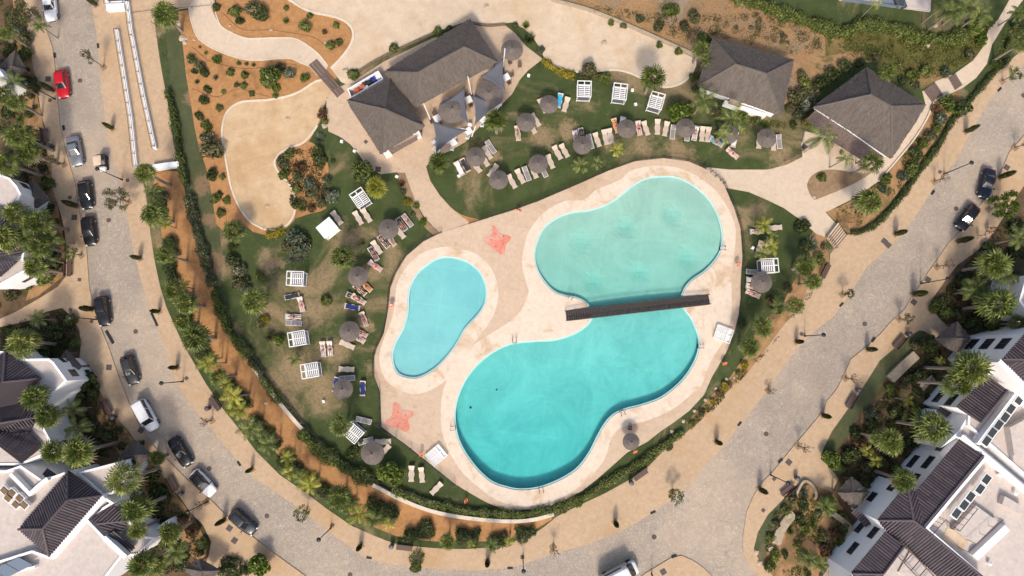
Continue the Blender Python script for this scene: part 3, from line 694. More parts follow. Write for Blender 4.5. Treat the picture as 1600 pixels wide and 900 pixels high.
def chimney(parent, x, y, z, h=.9, s=.5):
    p = U(x, y, z); mb = MB(); mb.box((p.x, p.y, z-.3+h/2), (s, s, h), .6); mb.box((p.x, p.y, z-.25+h), (s+.15, s+.15, .1), .6); mb.build('chimney', 'stucco', parent)

# ---- apartment block at bottom right
zt = 7.0
b1 = thing('apartment_building', 'white apartment block with dark tiled roofs and a wide pale roof terrace at bottom right', 'building', (0, 0, 0))
P1 = [(1331,896),(1385,831),(1372,813),(1417,758),(1433,768),(1501,686),(1508,678),(1660,805),(1660,960),(1330,960)]
block(b1, P1, zt)
tiled(b1, [[(1501,685,7.0),(1536,711,8.2),(1443,822,8.2),(1432,768,7.0)]], [((1536,711,8.2),(1443,822,8.2))])
tiled(b1, [[(1417,757,7.0),(1428,813,8.25),(1372,812,7.0)], [(1417,757,7.0),(1432,768,7.0),(1443,822,8.22),(1428,813,8.25)],
           [(1372,813,7.0),(1427,813,8.25),(1444,826,8.25),(1536,902,8.25),(1500,930,7.0),(1412,853,7.0),(1385,830,7.0)]],
      [((1372,813,7.0),(1427,813,8.25)), ((1417,757,7.0),(1427,813,8.25)), ((1427,813,8.25),(1444,826,8.25)), ((1444,826,8.25),(1536,902,8.25))])
tiled(b1, [[(1331,895,7.02),(1385,830,7.02),(1412,853,7.9),(1380,896,7.9)]], [((1412,853,7.9),(1380,896,7.9)), ((1331,896,7.1),(1380,897,7.9))])
tiled(b1, [[(1332,898,7.0),(1380,899,7.8),(1384,925,7.8),(1320,925,6.6)]])
tiled(b1, [[(1330,800,3.4),(1338,795,3.6),(1363,818,3.6),(1353,823,3.2)]], name='porch_roof')
# upstands and pergola on the roof
up = MB(); up.sweep(W2([(1540,716),(1448,826),(1540,905)], 8.3), .34, 6.6, 8.32); up.build('parapet', 'stucco', b1)
up = MB(); up.sweep(W2([(1503,681),(1600,762),(1660,812)], 7.9), .5, 6.6, 7.9); up.build('parapet', 'stucco', b1)
rooflights(b1, [(1541,749),(1531,764),(1516,776),(1506,789),(1494,802)], 8.0, ang=.9)
sh = MB(); p = ccw(W2([(1441,832),(1480,858),(1500,880),(1460,925),(1405,895)], 7.1)); sh.prism(p, 6.6, 6.9); sh.build('roof_terrace', 'terrace', b1)
pg = MB()
for k in range(6):
    a = U(1415+k*11, 853+k*11.5, 7.6); b = U(1402+k*11, 868+k*11.5, 7.6); pg.tube([a, b], .07, 6)
for q in ((1415,853,1475,917), (1402,868,1462,932)): pg.tube([U(q[0], q[1], 7.55), U(q[2], q[3], 7.55)], .07, 6)
pg.build('pergola', 'woodgrey', b1)
hut_ = MB()
for pts, z1 in (([(1525,790),(1560,815),(1525,850),(1490,828)], 7.5), ([(1570,775),(1600,792),(1600,806),(1566,788)], 7.6)):
    hut_.prism(ccw(W2(pts, z1)), 6.5, z1)
hut_.build('stair_bulkhead', 'terrace', b1)
pt = MB(); pt.sweep(W2([(1525,872),(1575,825)], 7.6), .9, 6.6, 7.5); pt.build('parapet', 'stucco', b1)
rl = MB()
for q in (((1455,838,8.6),(1478,812,8.6)), ((1478,812,8.6),(1500,830,8.6)), ((1500,830,8.6),(1528,795,8.6)), ((1512,862,8.6),(1568,812,8.6))):
    a, b = U(*q[0]), U(*q[1]); rl.tube([a, b], .045, 6)
    for k in range(5): c = a+(b-a)*k/4; rl.tube([c, Vector((c.x, c.y, 6.7))], .03, 5)
rl.build('railing', 'greymetal', b1)
tp = MB(); p = ccw(W2([(1472,842),(1482,822),(1512,846),(1505,862)], 6.8)); tp.prism(p, 6.5, 6.72); tp.build('roof_terrace', 'sandpale', b1)
a, b = W2([(1331,896),(1385,831)], zt)
for t, z in ((.42, 3.6), (.86, 1.7), (.88, 4.9)): window(b1, a, b, t, z, 1.7, 1.1)
a, b = W2([(1372,813),(1417,758)], zt)
for t, z in ((.45, 2.4), (.86, 4.6)): window(b1, a, b, t, z, 1.3, 1.2)
a, b = W2([(1433,768),(1501,686)], zt)
for t, z in ((.14, 1.8), (.16, 4.7), (.45, 1.8), (.50, 4.7), (.84, 4.7)): window(b1, a, b, t, z, 1.9, 1.1)
for x, y in ((1560,742),(1585,770),(1545,880)):
    sk = MB(); p = U(x, y, 6.9); sk.lathe([(.18, 0), (.2, .5), (.28, .55), (.05, .75)], 10, (p.x, p.y, 6.65)); sk.build('roof_vent', 'whitepaint', b1)

# ---- apartment block at right
b2 = thing('apartment_building', 'white apartment block with three stacked windows and dark roofs at right edge', 'building', (0, 0, 0))
block(b2, [(1566,561),(1600,522),(1680,500),(1680,610),(1605,605)], 10.8, parapet=.02)
tiled(b2, [[(1566,561,10.8),(1604,518,10.8),(1680,545,12.5),(1640,562,12.5)], [(1566,562,10.8),(1640,562,12.5),(1690,620,12.5),(1606,602,10.8)]], [((1566,561,10.9),(1640,562,12.5))])
pp = MB(); pp.sweep(W2([(1563,563),(1604,606),(1640,645)], 10.4), .8, 7.0, 10.4); pp.build('parapet', 'stucco', b2)
block(b2, [(1495,637),(1540,585),(1562,572),(1660,650),(1660,790),(1600,742),(1512,665),(1513,648)], 7.4)
block(b2, [(1470,700),(1499,672),(1513,648),(1560,690),(1510,700),(1500,680)], 7.0)
tiled(b2, [[(1495,636,7.4),(1542,586,7.4),(1574,609,8.5),(1531,660,8.5),(1512,647,8.0)]], [((1574,609,8.5),(1531,660,8.5))])
tiled(b2, [[(1464,643,3.6),(1480,624,3.6),(1492,640,4.1),(1480,652,4.1)]], name='porch_roof')
rooflights(b2, [(1592,625),(1579,639),(1570,652),(1560,664),(1550,676),(1541,689)], 8.2, ang=.9)
up = MB(); up.sweep(W2([(1590,612),(1534,686),(1528,694)], 8.2), .3, 7.0, 8.2); up.build('parapet', 'stucco', b2)
st = MB(); st.prism(ccw(W2([(1578,668),(1612,650),(1630,690),(1585,712)], 8.2)), 7, 8.2); st.prism(ccw(W2([(1580,700),(1600,692),(1610,720),(1584,722)], 7.8)), 7, 7.8); st.build('stair_bulkhead', 'terrace', b2)
block(b2, [(1446,660),(1463,640),(1480,655),(1462,668)], 3.0, parapet=.2)
a, b = W2([(1566,561),(1600,522)], 10.8)
for z in (2.6, 5.6, 8.6): window(b2, a, b, .62, z, 1.7, 1.5)
a, b = W2([(1495,637),(1540,585)], 7.4)
for t, z in ((.25, 2.2), (.2, 5.2)): window(b2, a, b, t, z, 1.8, 1.2)
a, b = W2([(1470,700),(1499,672)], 7.0); window(b2, a, b, .55, 4.6, 1.9, 1.1)
# a slice of a house above it at the right edge
b2c = thing('villa', 'corner of a white villa behind the palms at right edge of the upper garden', 'villa', (0, 0, 0))
block(b2c, [(1592,470),(1604,430),(1680,420),(1680,500),(1612,498)], 6.5, parapet=.25)
tiled(b2c, [[(1606,442,6.6),(1660,430,7.6),(1660,490,7.6),(1612,492,6.6)]])
a, b = W2([(1612,498),(1592,470)], 6.5); window(b2c, a, b, .5, 3.2, 1.1, 1.2)

# ---- apartment block at bottom left
b3 = thing('apartment_building', 'white apartment block with a long hipped dark roof and pale terraces at bottom left', 'building', (0, 0, 0))
block(b3, [(-60,735),(10,735),(32,727),(66,750),(100,738),(159,774),(178,786),(137,812),(162,838),(192,868),(152,920),(-60,960)], 7.0)
block(b3, [(118,739),(184,722),(190,738),(176,772),(159,775)], 6.6, parapet=.3)
tiled(b3, [[(107,736,7.4),(159,774,7.4),(106,781,9.4)], [(159,774,7.4),(77,869,7.4),(67,826,9.4),(106,781,9.4)], [(77,869,7.4),(29,827,7.4),(67,826,9.4)], [(29,827,7.4),(107,736,7.4),(106,781,9.4),(67,826,9.4)]],
      [((106,781,9.4),(67,826,9.4)), ((107,736,7.4),(106,781,9.4)), ((159,774,7.4),(106,781,9.4)), ((77,869,7.4),(67,826,9.4)), ((29,827,7.4),(67,826,9.4))])
tiled(b3, [[(138,811,6.9),(170,782,6.7),(201,813,6.2),(152,818,7.3)], [(152,818,7.3),(201,814,6.2),(190,831,6.2),(165,832,6.9)]], [((152,818,7.3),(201,813.5,6.2))])
block(b3, [(165,833),(201,813),(226,838),(244,840),(215,868),(196,870)], 5.2, parapet=.2)
tiled(b3, [[(164,838,7.0),(177,830,7.0),(210,856,5.6),(198,868,5.6)]], name='porch_roof')
tiled(b3, [[(20,742,5.4),(33,731,5.4),(61,753,6.2),(48,770,6.2)], [(61,753,6.2),(73,732,5.5),(95,747,5.5),(85,762,6.3)]], name='porch_roof')
up = MB(); up.sweep(W2([(16,741),(46,772),(62,757),(74,748)], 7.5), .45, 6.6, 7.5); up.build('parapet', 'stucco', b3)
up = MB(); up.sweep(W2([(162,840),(196,871)], 7.4), .6, 6.5, 7.4); up.build('parapet', 'stucco', b3)
up = MB(); up.sweep(W2([(161,777),(78,872)], 7.5), .7, 6.5, 7.35); up.build('parapet', 'stucco', b3)
rooflights(b3, [(8,766),(14,778),(20,770),(26,788),(32,778),(39,789)], 7.6, 'bedsoil', ang=-.7, s=(.9, .7, .7))
gl_ = MB()
for k in range(3):
    a = [(-32+k*20.6, 901-k*10.3), (-12.4+k*20.6, 891.2-k*10.3), (9.6+k*20.6, 903.2-k*10.3), (-10+k*20.6, 913-k*10.3)]
    pts = [U(x, y, 7.5) for x, y in a]; gl_.add(pts+[p-Vector((0, 0, .08)) for p in pts], [(3, 2, 1, 0), (4, 5, 6, 7), (0, 1, 5, 4), (1, 2, 6, 5), (2, 3, 7, 6), (3, 0, 4, 7)])
gl_.build('glass_canopy', 'solar', b3)
up = MB(); up.sweep(W2([(-20,884),(50,862),(78,872)], 7.4), .3, 6.6, 7.4); up.sweep(W2([(-20,905),(54,886)], 7.4), .3, 6.6, 7.4); up.build('parapet', 'stucco', b3)
b = W2([(118,739),(184,722)], 6.6)
for t in (.22, .52, .8): window(b3, b[1], b[0], 1-t, 4.4, 1.3, 1.5)
b = W2([(184,722),(190,738)], 6.6); window(b3, b[1], b[0], .5, 3.0, .9, 1.2)
block(b3, [(226,838),(262,812),(270,822),(240,850)], 2.4, parapet=.1)

# ---- block at left, above it
b4 = thing('apartment_building', 'white apartment block with several dark hipped roofs at left edge among palms', 'building', (0, 0, 0))
block(b4, [(-60,548),(10,549),(25,561),(76,560),(84,566),(105,595),(80,618),(60,652),(80,690),(96,702),(66,712),(32,727),(-60,727)], 6.6, parapet=.1)
tiled(b4, [[(9,549,7.0),(63,591,7.0),(5,597,8.8)], [(5,597,8.8),(63,591,7.0),(28,631,7.0),(-40,645,8.0),(-40,600,8.8)], [(-40,645,7.5),(28,631,7.0),(57,652,7.0),(0,661,8.6),(-40,663,8.6)], [(0,661,8.6),(57,652,7.0),(45,675,7.0),(-40,690,7.6),(-40,663,8.6)],
           [(-40,692,7.6),(45,676,7.0),(66,698,7.0),(33,724,8.0),(-40,668,8.6)], [(9,549,7.0),(5,597,8.8),(-40,600,8.8),(-40,580,7.4)]],
      [((9,549,7.0),(5,597,8.8)), ((63,591,7.0),(5,597,8.8)), ((57,652,7.0),(0,661,8.6)), ((45,675,7.0),(-30,688,7.6))])
b = W2([(76,560),(84,566)], 6.6); window(b4, b[1], b[0], .5, 4.3, .8, .9)
b = W2([(84,566),(105,595)], 6.6); window(b4, b[1], b[0], .4, 4.2, 1.0, 1.4)
b = W2([(80,690),(96,702)], 6.6); window(b4, b[1], b[0], .5, 4.2, 1.2, .9)
# ---- block at left, upper
b5 = thing('apartment_building', 'white block with rounded wall and tiled roof at left edge beside upper garden', 'building', (0, 0, 0))
block(b5, [(-60,268),(0,272),(15,278),(26,290),(33,303),(22,328),(0,334),(-60,335)], 6.2, parapet=.15)
tiled(b5, [[(-40,330,6.8),(2,322,6.4),(16,358,6.4),(-40,372,7.6)], [(-40,372,7.6),(16,358,6.4),(40,388,6.4),(30,400,6.4),(-40,402,7.6)], [(-40,404,7.0),(27,408,6.3),(0,432,6.3),(-40,440,6.3)]])
block(b5, [(-60,330),(0,332),(40,388),(36,404),(45,421),(0,446),(-60,446)], 5.6, parapet=.2)
b = W2([(15,278),(26,290)], 6.2); window(b5, b[1], b[0], .5, 4.0, 1.0, 1.3)
b = W2([(45,421),(0,446)], 5.6); window(b5, b[1], b[0], .5, 3.0, 1.4, .6)
b5b = thing('villa', 'sliver of white villa wall at left edge below the top left garden', 'villa', (0, 0, 0))
block(b5b, [(-60,100),(-6,103),(7,119),(-10,134),(-60,134)], 5.0, parapet=.2)

# ---- thatched buildings
def thatch_slope(mb, fc, up_, thick=.35):
    pts = [V3(*p) for p in fc]; n = Vector((0, 0, 0))
    for i in range(len(pts)): n += pts[i].cross(pts[(i+1) % len(pts)])
    if n.z < 0: pts = pts[::-1]
    n = n.normalized(); n = n if n.z > 0 else -n
    k = len(pts); low = [p-Vector((0, 0, thick)) for p in pts]
    mb.add(pts+low, [tuple(range(k)), tuple(range(2*k-1, k-1, -1))]+[((i+1) % k, i, k+i, k+(i+1) % k) for i in range(k)])
    # layered bundles of grass, lying down the slope
    e = Vector((-n.y, n.x, 0)).normalized(); d = n.cross(e); d = -d if d.z > 0 else d
    o = pts[0]; us = [(p-o).dot(e) for p in pts]; vs_ = [(p-o).dot(d) for p in pts]
    v = min(vs_)
    def span(u):
        xs = []
        for i in range(k):
            u0, u1, v0, v1 = us[i], us[(i+1) % k], vs_[i], vs_[(i+1) % k]
            if (u0 <= u) != (u1 <= u): xs.append(v0+(v1-v0)*(u-u0)/(u1-u0))
        return (min(xs), max(xs)) if len(xs) >= 2 else None
    u = min(us)
    while u < max(us):
        s = span(u)
        if s:
            v = s[0]+R.uniform(0, .4)
            while v < s[1]-.1:
                l = R.uniform(.45, .9); w = R.uniform(.12, .24); e1 = min(v+l, s[1]+R.uniform(.02, .22)); h = R.uniform(.02, .11)
                A = o+e*(u-w/2)+d*v+n*.005; B = o+e*(u+w/2)+d*v+n*.005; q = e*R.uniform(-.06, .06)
                Cc = o+e*(u+w/2)+d*e1+n*h+q; D = o+e*(u-w/2)+d*e1+n*h+q
                up_.add([A, B, Cc, D], [(0, 1, 2, 3)] if (B-A).cross(D-A).dot(n) > 0 else [(3, 2, 1, 0)])
                v += R.uniform(.3, .65)
        u += .17
def thatch_roof(parent, facets, ridges, name='thatched_roof'):
    mb = MB(); up_ = MB()
    for f_ in facets:
        if len(f_) == 4: thatch_slope(mb, [f_[0], f_[1], f_[2]], up_); thatch_slope(mb, [f_[0], f_[2], f_[3]], up_)
        else: thatch_slope(mb, f_, up_)
    for a, b in ridges:
        A, B = V3(*a), V3(*b); m = max(2, int((B-A).length/.9))
        up_.tube([A+(B-A)*i/m+Vector((R.uniform(-.04, .04), R.uniform(-.04, .04), .04)) for i in range(m+1)], [R.uniform(.10, .15) for i in range(m+1)], 6)
    o = mb.build(name, 'thatch', parent); up_.build('grass_layer', 'thatch', o); return o
bar = thing('beach_bar', 'large thatched pool bar of two joined hip roofs beside the terrace with sails', 'bar', (0, 0, 0))
ZE, ZR = 3.0, 6.6
thatch_roof(bar, [[(600,112,ZE),(735,30,ZE),(725,73,ZR),(653,113,ZR)], [(735,30,ZE),(777,97,ZE),(725,73,ZR)], [(777,97,ZE),(650,166,ZE),(653,113,ZR),(725,73,ZR)], [(650,166,ZE),(600,112,ZE),(653,113,ZR)]],
            [((653,113,ZR),(725,73,ZR)), ((600,112,ZE),(653,113,ZR)), ((735,30,ZE),(725,73,ZR)), ((777,97,ZE),(725,73,ZR)), ((650,166,ZE),(653,113,ZR))])
thatch_roof(bar, [[(543,157,ZE),(610,123,ZE),(602,171,6.9)], [(610,123,ZE),(663,197,ZE),(602,171,6.9)], [(663,197,ZE),(595,240,ZE),(599,174,6.9),(602,171,6.9)], [(595,240,ZE),(547,168,ZE),(543,157,ZE),(602,171,6.9)]],
            [((543,157,ZE),(602,171,6.9)), ((610,123,ZE),(602,171,6.9)), ((663,197,ZE),(602,171,6.9)), ((595,240,ZE),(602,171,6.9))])
mb = MB(); wl = W2([(614,113),(730,45),(760,92),(655,148)], 2.7); wallring(mb, wl, .3, 0, 2.75); wl = W2([(558,166),(607,138),(645,192),(597,222)], 2.7); wallring(mb, wl, .3, 0, 2.75); mb.build('wall', 'stucco', bar)
for x, y in ((597,236),(655,196),(548,160),(772,97),(735,36)):
    mb = MB(); p = U(x, y, 2.6); mb.tube([(p.x, p.y, 0), (p.x, p.y, 2.7)], .12, 8); mb.build('post', 'wood', bar)
pts = [U(*q) for q in ((607,234,2.7),(651,212,2.7),(653,218,2.4),(612,241,2.4))]
mb = MB(); mb.add(pts+[p-Vector((0, 0, .1)) for p in pts], [(3, 2, 1, 0), (4, 5, 6, 7), (0, 1, 5, 4), (1, 2, 6, 5), (2, 3, 7, 6), (3, 0, 4, 7)]); mb.build('counter_awning', 'woodgrey', bar)
for x, y in ((651,210),(605,239)): mb = MB(); mb.box(tuple(U(x,y,1.2).to_2d())+(1.2,), (1.0, .8, 2.2), .5); mb.build('counter_end', 'whitepaint', bar)
# service yard: an open white box holding drinks crates
yd = thing('service_yard', 'open white walled service yard holding coloured crates beside the bar roof', 'yard', (0, 0, 0))
mb = MB(); pl = W2([(590,108),(598,121),(547,151),(541,137)], 2.1); wallring(mb, pl, .15, .1, 1.6); mb.build('wall', 'stucco', yd)
mb = MB(); mb.prism(ccw(offset(ccw(pl), .3, True)), .13, .16); mb.build('yard_floor', 'terrace', yd)
simple('crateorange', (0.55, 0.12, 0.03)); simple('crateblue', (0.02, 0.04, 0.25)); simple('cratered', (0.4, 0.02, 0.05)); simple('cratewhite', (0.75, 0.75, 0.75)); simple('crateblack', (0.03, 0.03, 0.03))
CR = [(562,140,'orange'),(567,137,'orange'),(558,143,'orange'),(571,134,'white'),(576,130,'black'),(570,130,'black'),(580,127,'black'),(585,125,'blue'),(582,122,'blue'),(588,116,'red'),(591,121,'white'),(573,139,'white')]
for i, (x, y, c) in enumerate(CR):
    p = U(x, y, .9); mb = MB(); h = .7+.25*(i % 3); n = 2 if h > .8 else 1
    mb = MB()
    for q in range(n+1):
        z = .16+q*.40; a = .5+R.uniform(-.15, .15)
        for sx, sy, wx, wy in ((0, .25, .72, .03), (0, -.25, .72, .03), (.36, 0, .03, .5), (-.36, 0, .03, .5)):
            mb.box((p.x+cos(a)*sx-sin(a)*sy, p.y+sin(a)*sx+cos(a)*sy, z+.16), (wx, wy, .32), a)
        mb.box((p.x, p.y, z+.27), (.68, .47, .06), a)
    o = tag(mb.build('crate_stack', 'crate'+c), '', 'crates', 'crates in the bar service yard')
    fam(o, '%s drinks crates in the white service yard beside the bar' % c, x, y)
def hut(label, corners, ridge, zr, chamf, extra=None):
    h = thing('thatched_hut', label, 'hut', (0, 0, 0))
    a, b, c, d = [(x, y, 2.9) for x, y in corners]; r0, r1 = [(x, y, zr) for x, y in ridge]
    thatch_roof(h, [[a, b, r1, r0], [b, c, r1], [c, d, r0, r1], [d, a, r0]], [(r0, r1), (a, r0), (b, r1), (c, r1), (d, r0)])
    q = ccw(W2(corners, 2.6)); cen = sum(q, Vector((0, 0)))/4
    mb = MB(); mb.prism([p+(cen-p)*.10 for p in q], 0, 2.65); mb.build('wall', 'stucco', h)
    return h, [p+(cen-p)*.10 for p in q]
h1, w1 = hut('long thatched hut with white walls below the dry slope, left of the other hut', [(1114,60),(1240,94),(1220,180),(1091,134)], [(1150,100),(1198,115)], 6.0, 0)
a, b = W2([(1130,149),(1195,170)], 1.4)
mb = MB(); mb.sweep([a+Vector((.2, -.9)), b+Vector((.2, -.9))], .5, .1, 1.3); mb.build('front_wall', 'whitepaint', h1)
mb = MB(); mb.box(tuple(U(1147,162,1.0).to_2d())+(.9,), (1.7, .9, 1.5), -.35); mb.build('side_counter', 'stone', h1)
h2, w2 = hut('thatched hut with lower front awning beside the plaza path, right of the other hut', [(1354,106),(1446,164),(1393,247),(1271,168)], [(1361,148),(1393,166)], 6.4, 0)
aw = [U(*q) for q in ((1274,172,2.75),(1384,244,2.75),(1350,252,2.2),(1303,222,2.2),(1259,187,2.2))]
mb = MB(); k = len(aw); mb.add(aw+[p-Vector((0, 0, .12)) for p in aw], [tuple(range(k-1, -1, -1)), tuple(range(k, 2*k))]+[(i, (i+1) % k, k+(i+1) % k, k+i) for i in range(k)]); mb.build('awning', 'woodgrey', h2)
mb = MB(); mb.sweep(W2([(1273,170),(1330,207),(1384,245)], 2.9), .09, 2.78, 2.93); mb.build('gutter', 'whitepaint', h2)
for x, y in ((1262,187),(1303,220),(1348,249)): mb = MB(); p = U(x, y, 2.1); mb.tube([(p.x, p.y, .1), (p.x, p.y, 2.15)], .1, 8); mb.build('post', 'wood', h2)
# entrance pavilions at the garden gates
def pavilion(label, q, z=2.7, dz=1.1):
    h = thing('gate_pavilion', label, 'pavilion', (0, 0, 0), 0, 'gate pavilions')
    cx, cy = sum(p[0] for p in q)/4, sum(p[1] for p in q)/4; ap = (cx, cy, z+dz); c = [(x, y, z) for x, y in q]
    thatch_roof(h, [[c[i], c[(i+1) % 4], ap] for i in range(4)], [(p, ap) for p in c])
    for x, y in q:
        p = U(x+(cx-x)*.15, y+(cy-y)*.15, z-.3); mb = MB(); mb.tube([(p.x, p.y, .05), (p.x, p.y, z-.15)], .11, 8); mb.build('post', 'wood', h)
    return h
pavilion('grey thatched gate pavilion beside the top left garden, above the red car', [(24,79),(40,110),(15,123),(-2,105)])
pavilion('grey thatched gate pavilion beside the upper left block with rounded wall', [(54,284),(75,312),(54,326),(29,302)])
pavilion('grey thatched gate pavilion beside the left block, near the dark grey car', [(104,548),(126,572),(109,595),(84,572)])
pavilion('grey thatched gate pavilion above the lower left block, near the black car', [(210,688),(236,710),(215,729),(186,716)])
pavilion('grey thatched gate pavilion at the bottom edge by dark round bush', [(312,874),(343,892),(318,915),(287,888)])
pavilion('brown thatched gate pavilion in front of block with three stacked windows', [(1495,503),(1516,530),(1495,551),(1462,530)])
pavilion('brown thatched gate pavilion at the corner of bottom right block', [(1330,746),(1358,769),(1336,795),(1309,770)])

# ---- villa terrace at the top edge
vt = thing('villa_terrace', 'pale villa terrace slab with glass balustrade at the top edge', 'terrace', (0, 0, 0))
mb = MB(); mb.prism(ccw(W2([(1313,-1),(1454,17),(1457,-70),(1315,-70)], .5)), 0, .5); mb.build('terrace_slab', 'terrace', vt)
mb = MB(); mb.prism(ccw(W2([(1378,-30),(1415,-22),(1413,9),(1378,4)], .54)), .45, .54); mb.build('plunge_pool', 'solar', vt)
mb = MB(); mb.sweep(W2([(1318,0),(1412,11)], .9), .05, .5, 1.1); mb.sweep(W2([(1412,11),(1418,-40)], .9), .05, .5, 1.1); mb.build('balustrade', 'solar', vt)
mb = MB(); mb.box(tuple(U(1402,2,.8).to_2d())+(.75,), (.7, 1.7, .5), .3); tag(mb.build('terrace_chair', 'acdark'), 'dark lounge chair on the pale villa terrace, left one', 'chair', 'villa terrace chairs'); mb = MB(); mb.box(tuple(U(1410,4,.8).to_2d())+(.75,), (.7, 1.7, .5), .3); mb.box(tuple(U(1410,-4,1.1).to_2d())+(1.15,), (.7, .15, .6), .3); tag(mb.build('terrace_chair', 'acdark'), 'dark lounge chair on the pale villa terrace, right one by the slab', 'chair', 'villa terrace chairs')

# ---- retaining walls, ramp, steps, boardwalks, fences
def wall_thing(name, label, cat, pts, w, z1, mat, z0=0.0, sm=3, cap=None):
    p = smooth(W2(pts, z1*.6), sm, False); mb = MB()
    rs = resample(p, 1.2); t = thing(name, label, cat, (0, 0, 0))
    mb.sweep(p, w, z0, z1); mb.build('wall', mat, t)
    if cap: mb = MB(); mb.sweep(p, w+.12, z1+.003, z1+.09); mb.build('coping', cap, t)
    return t
wall_thing('retaining_wall', 'pale stone retaining wall along the orange bed, upper run beside lawn', 'wall', [(397,574),(425,613),(450,644),(476,674)], .5, .75, 'kerbstone')
wall_thing('retaining_wall', 'pale stone retaining wall along the orange bed, long lower run below pool', 'wall', [(583,757),(605,769),(625,779),(662,794),(700,804),(750,811),(800,814),(835,811),(865,803)], .5, .75, 'kerbstone')
wall_thing('stone_wall', 'rough stone edging wall between sand area and dry slope', 'wall', [(862,0),(912,13),(950,27),(1000,48),(1040,66),(1080,84),(1089,92)], .45, .5, 'stone')
wall_thing('stone_wall', 'brown stone edging wall behind the bar above the plaza', 'wall', [(560,112),(578,100),(600,88),(625,76),(660,60),(690,47)], .3, .4, 'darkstone')
wall_thing('stone_wall', 'brown stone edging wall at the top right of the bar', 'wall', [(737,35),(762,40),(790,38)], .3, .4, 'darkstone')
wall_thing('stone_wall', 'white edging wall at the top of the ivy slope', 'wall', [(1160,-10),(1200,17),(1235,28),(1266,36),(1293,43)], .3, .6, 'kerbstone')
wall_thing('stone_wall', 'low curved pale stone wall in the right garden by grass strip', 'wall', [(1391,592),(1410,573),(1431,554)], 1.3, .6, 'stone')
wall_thing('stone_wall', 'low curved grey stone wall in bottom right planting bed', 'wall', [(1212,850),(1219,829),(1230,812),(1240,802)], 1.2, .6, 'stone')
wall_thing('stone_wall', 'curved stone wall at the foot of bottom right block', 'wall', [(1296,800),(1312,810),(1328,826),(1322,842),(1305,872),(1285,905)], .7, .9, 'stone')
wall_thing('stone_wall', 'thin dark edging wall curving round the top of bottom right bed', 'wall', [(1243,773),(1255,752),(1268,757),(1275,772),(1272,780)], .3, .6, 'stone')
wall_thing('stone_wall', 'short stone path edge in right garden by the dark roof porch', 'wall', [(1432,618),(1445,600),(1458,590)], .9, .3, 'stone')
wall_thing('garden_wall', 'white wall at the lower end of the ramp plaza', 'wall', [(238,263),(262,259),(281,257)], .75, 1.0, 'stucco', sm=1)
wall_thing('garden_wall', 'white block wall at the top corner of the ramp', 'wall', [(168,11),(196,9)], 1.3, .8, 'stucco', sm=1)
def rail(label, pts, side):
    t = thing('ramp_wall', label, 'ramp wall', (0, 0, 0)); p = W2(pts, .6)
    mb = MB(); mb.sweep(p, .42, .1, .62); mb.build('wall', 'whitepaint', t)
    mb = MB()
    for s in (-1, 1):
        q = offset(p, s*.24); mb.tube([(a.x, a.y, 1.0) for a in q], .035, 6)
    for a, d in resample(p, 1.9): mb.tube([(a.x, a.y, .6), (a.x, a.y, 1.0)], .035, 6); mb.tube([(a.x-d.y*.24, a.y+d.x*.24, 1.0), (a.x+d.y*.24, a.y-d.x*.24, 1.0)], .03, 5)
    mb.build('handrail', 'darkmetal', t)
rail('long white ramp wall with dark handrail, left one, beside the left road', [(182,46),(189,90),(197,140),(204,185),(212,261)], 1)
rail('long white ramp wall with dark handrail, right one, hooking left at its top', [(165,-8),(167,5),(199,4),(204,45),(214,98),(224,150),(234,196),(242,232)], 1)
# steps by the east path
stp = thing('steps', 'flight of stone steps with handrails from the path down to the pavement', 'steps', (0, 0, 0))
A, B, C_, D = [U(x, y, .2) for x, y in ((1290,371),(1307,349),(1323,367),(1305,388))]
for k in range(6):
    t0, t1 = k/6, (k+1)/6
    q = [A+(D-A)*t0, B+(C_-B)*t0, B+(C_-B)*t1, A+(D-A)*t1]; mb = MB(); zt_ = .75-.11*k; mb.prism(ccw([p.to_2d() for p in q]), .1, zt_); o = mb.build('step', 'pathstone', stp); ns = MB(); w0, w1 = D-A, C_-B; q2 = [A+w0*(t1-.05), B+w1*(t1-.05), B+w1*(t1+.015), A+w0*(t1+.015)]; ns.prism(ccw([p.to_2d() for p in q2]), zt_-.04, zt_+.03); ns.build('nosing', 'wood', o)
for a, b in ((A, D), (B, C_)):
    mb = MB(); mb.tube([a+Vector((0, 0, 1.5)), b+Vector((0, 0, .9))], .05, 6)
    for k in range(4): c = a+(b-a)*k/3; mb.tube([c, c+Vector((0, 0, 1.2-.1*k))], .04, 6)
    mb.build('handrail', 'wood', stp)
def boardwalk(label, q, n, z=.22):
    t = thing('boardwalk', label, 'boardwalk', (0, 0, 0)); a, b, c, d = [U(x, y, z) for x, y in q]; mb = MB()
    for k in range(n):
        t0, t1 = (k+.08)/n, (k+.92)/n; w = [a+(b-a)*t0, a+(b-a)*t1, d+(c-d)*t1, d+(c-d)*t0]; j = R.uniform(-.01, .01); mb.prism(ccw([p.to_2d() for p in w]), z-.07+j, z+j)
    mb.build('plank_deck', 'woodgrey', t); mb = MB(); mb.sweep([a.to_2d(), b.to_2d()], .12, .1, z-.08); mb.sweep([d.to_2d(), c.to_2d()], .12, .1, z-.08); mb.build('joist', 'wood', t)
    return t
boardwalk('brown wooden boardwalk from the curved path to the bar plaza', [(495,92),(482,102),(526,152),(538,142)][::1], 3)
boardwalk('slatted wooden boardwalk on the path, lower one beside the hut', [(1443,141),(1461,128),(1474,147),(1456,159)], 5)
boardwalk('slatted wooden boardwalk on the path, upper one', [(1482,122),(1493,114),(1504,132),(1492,140)], 3)

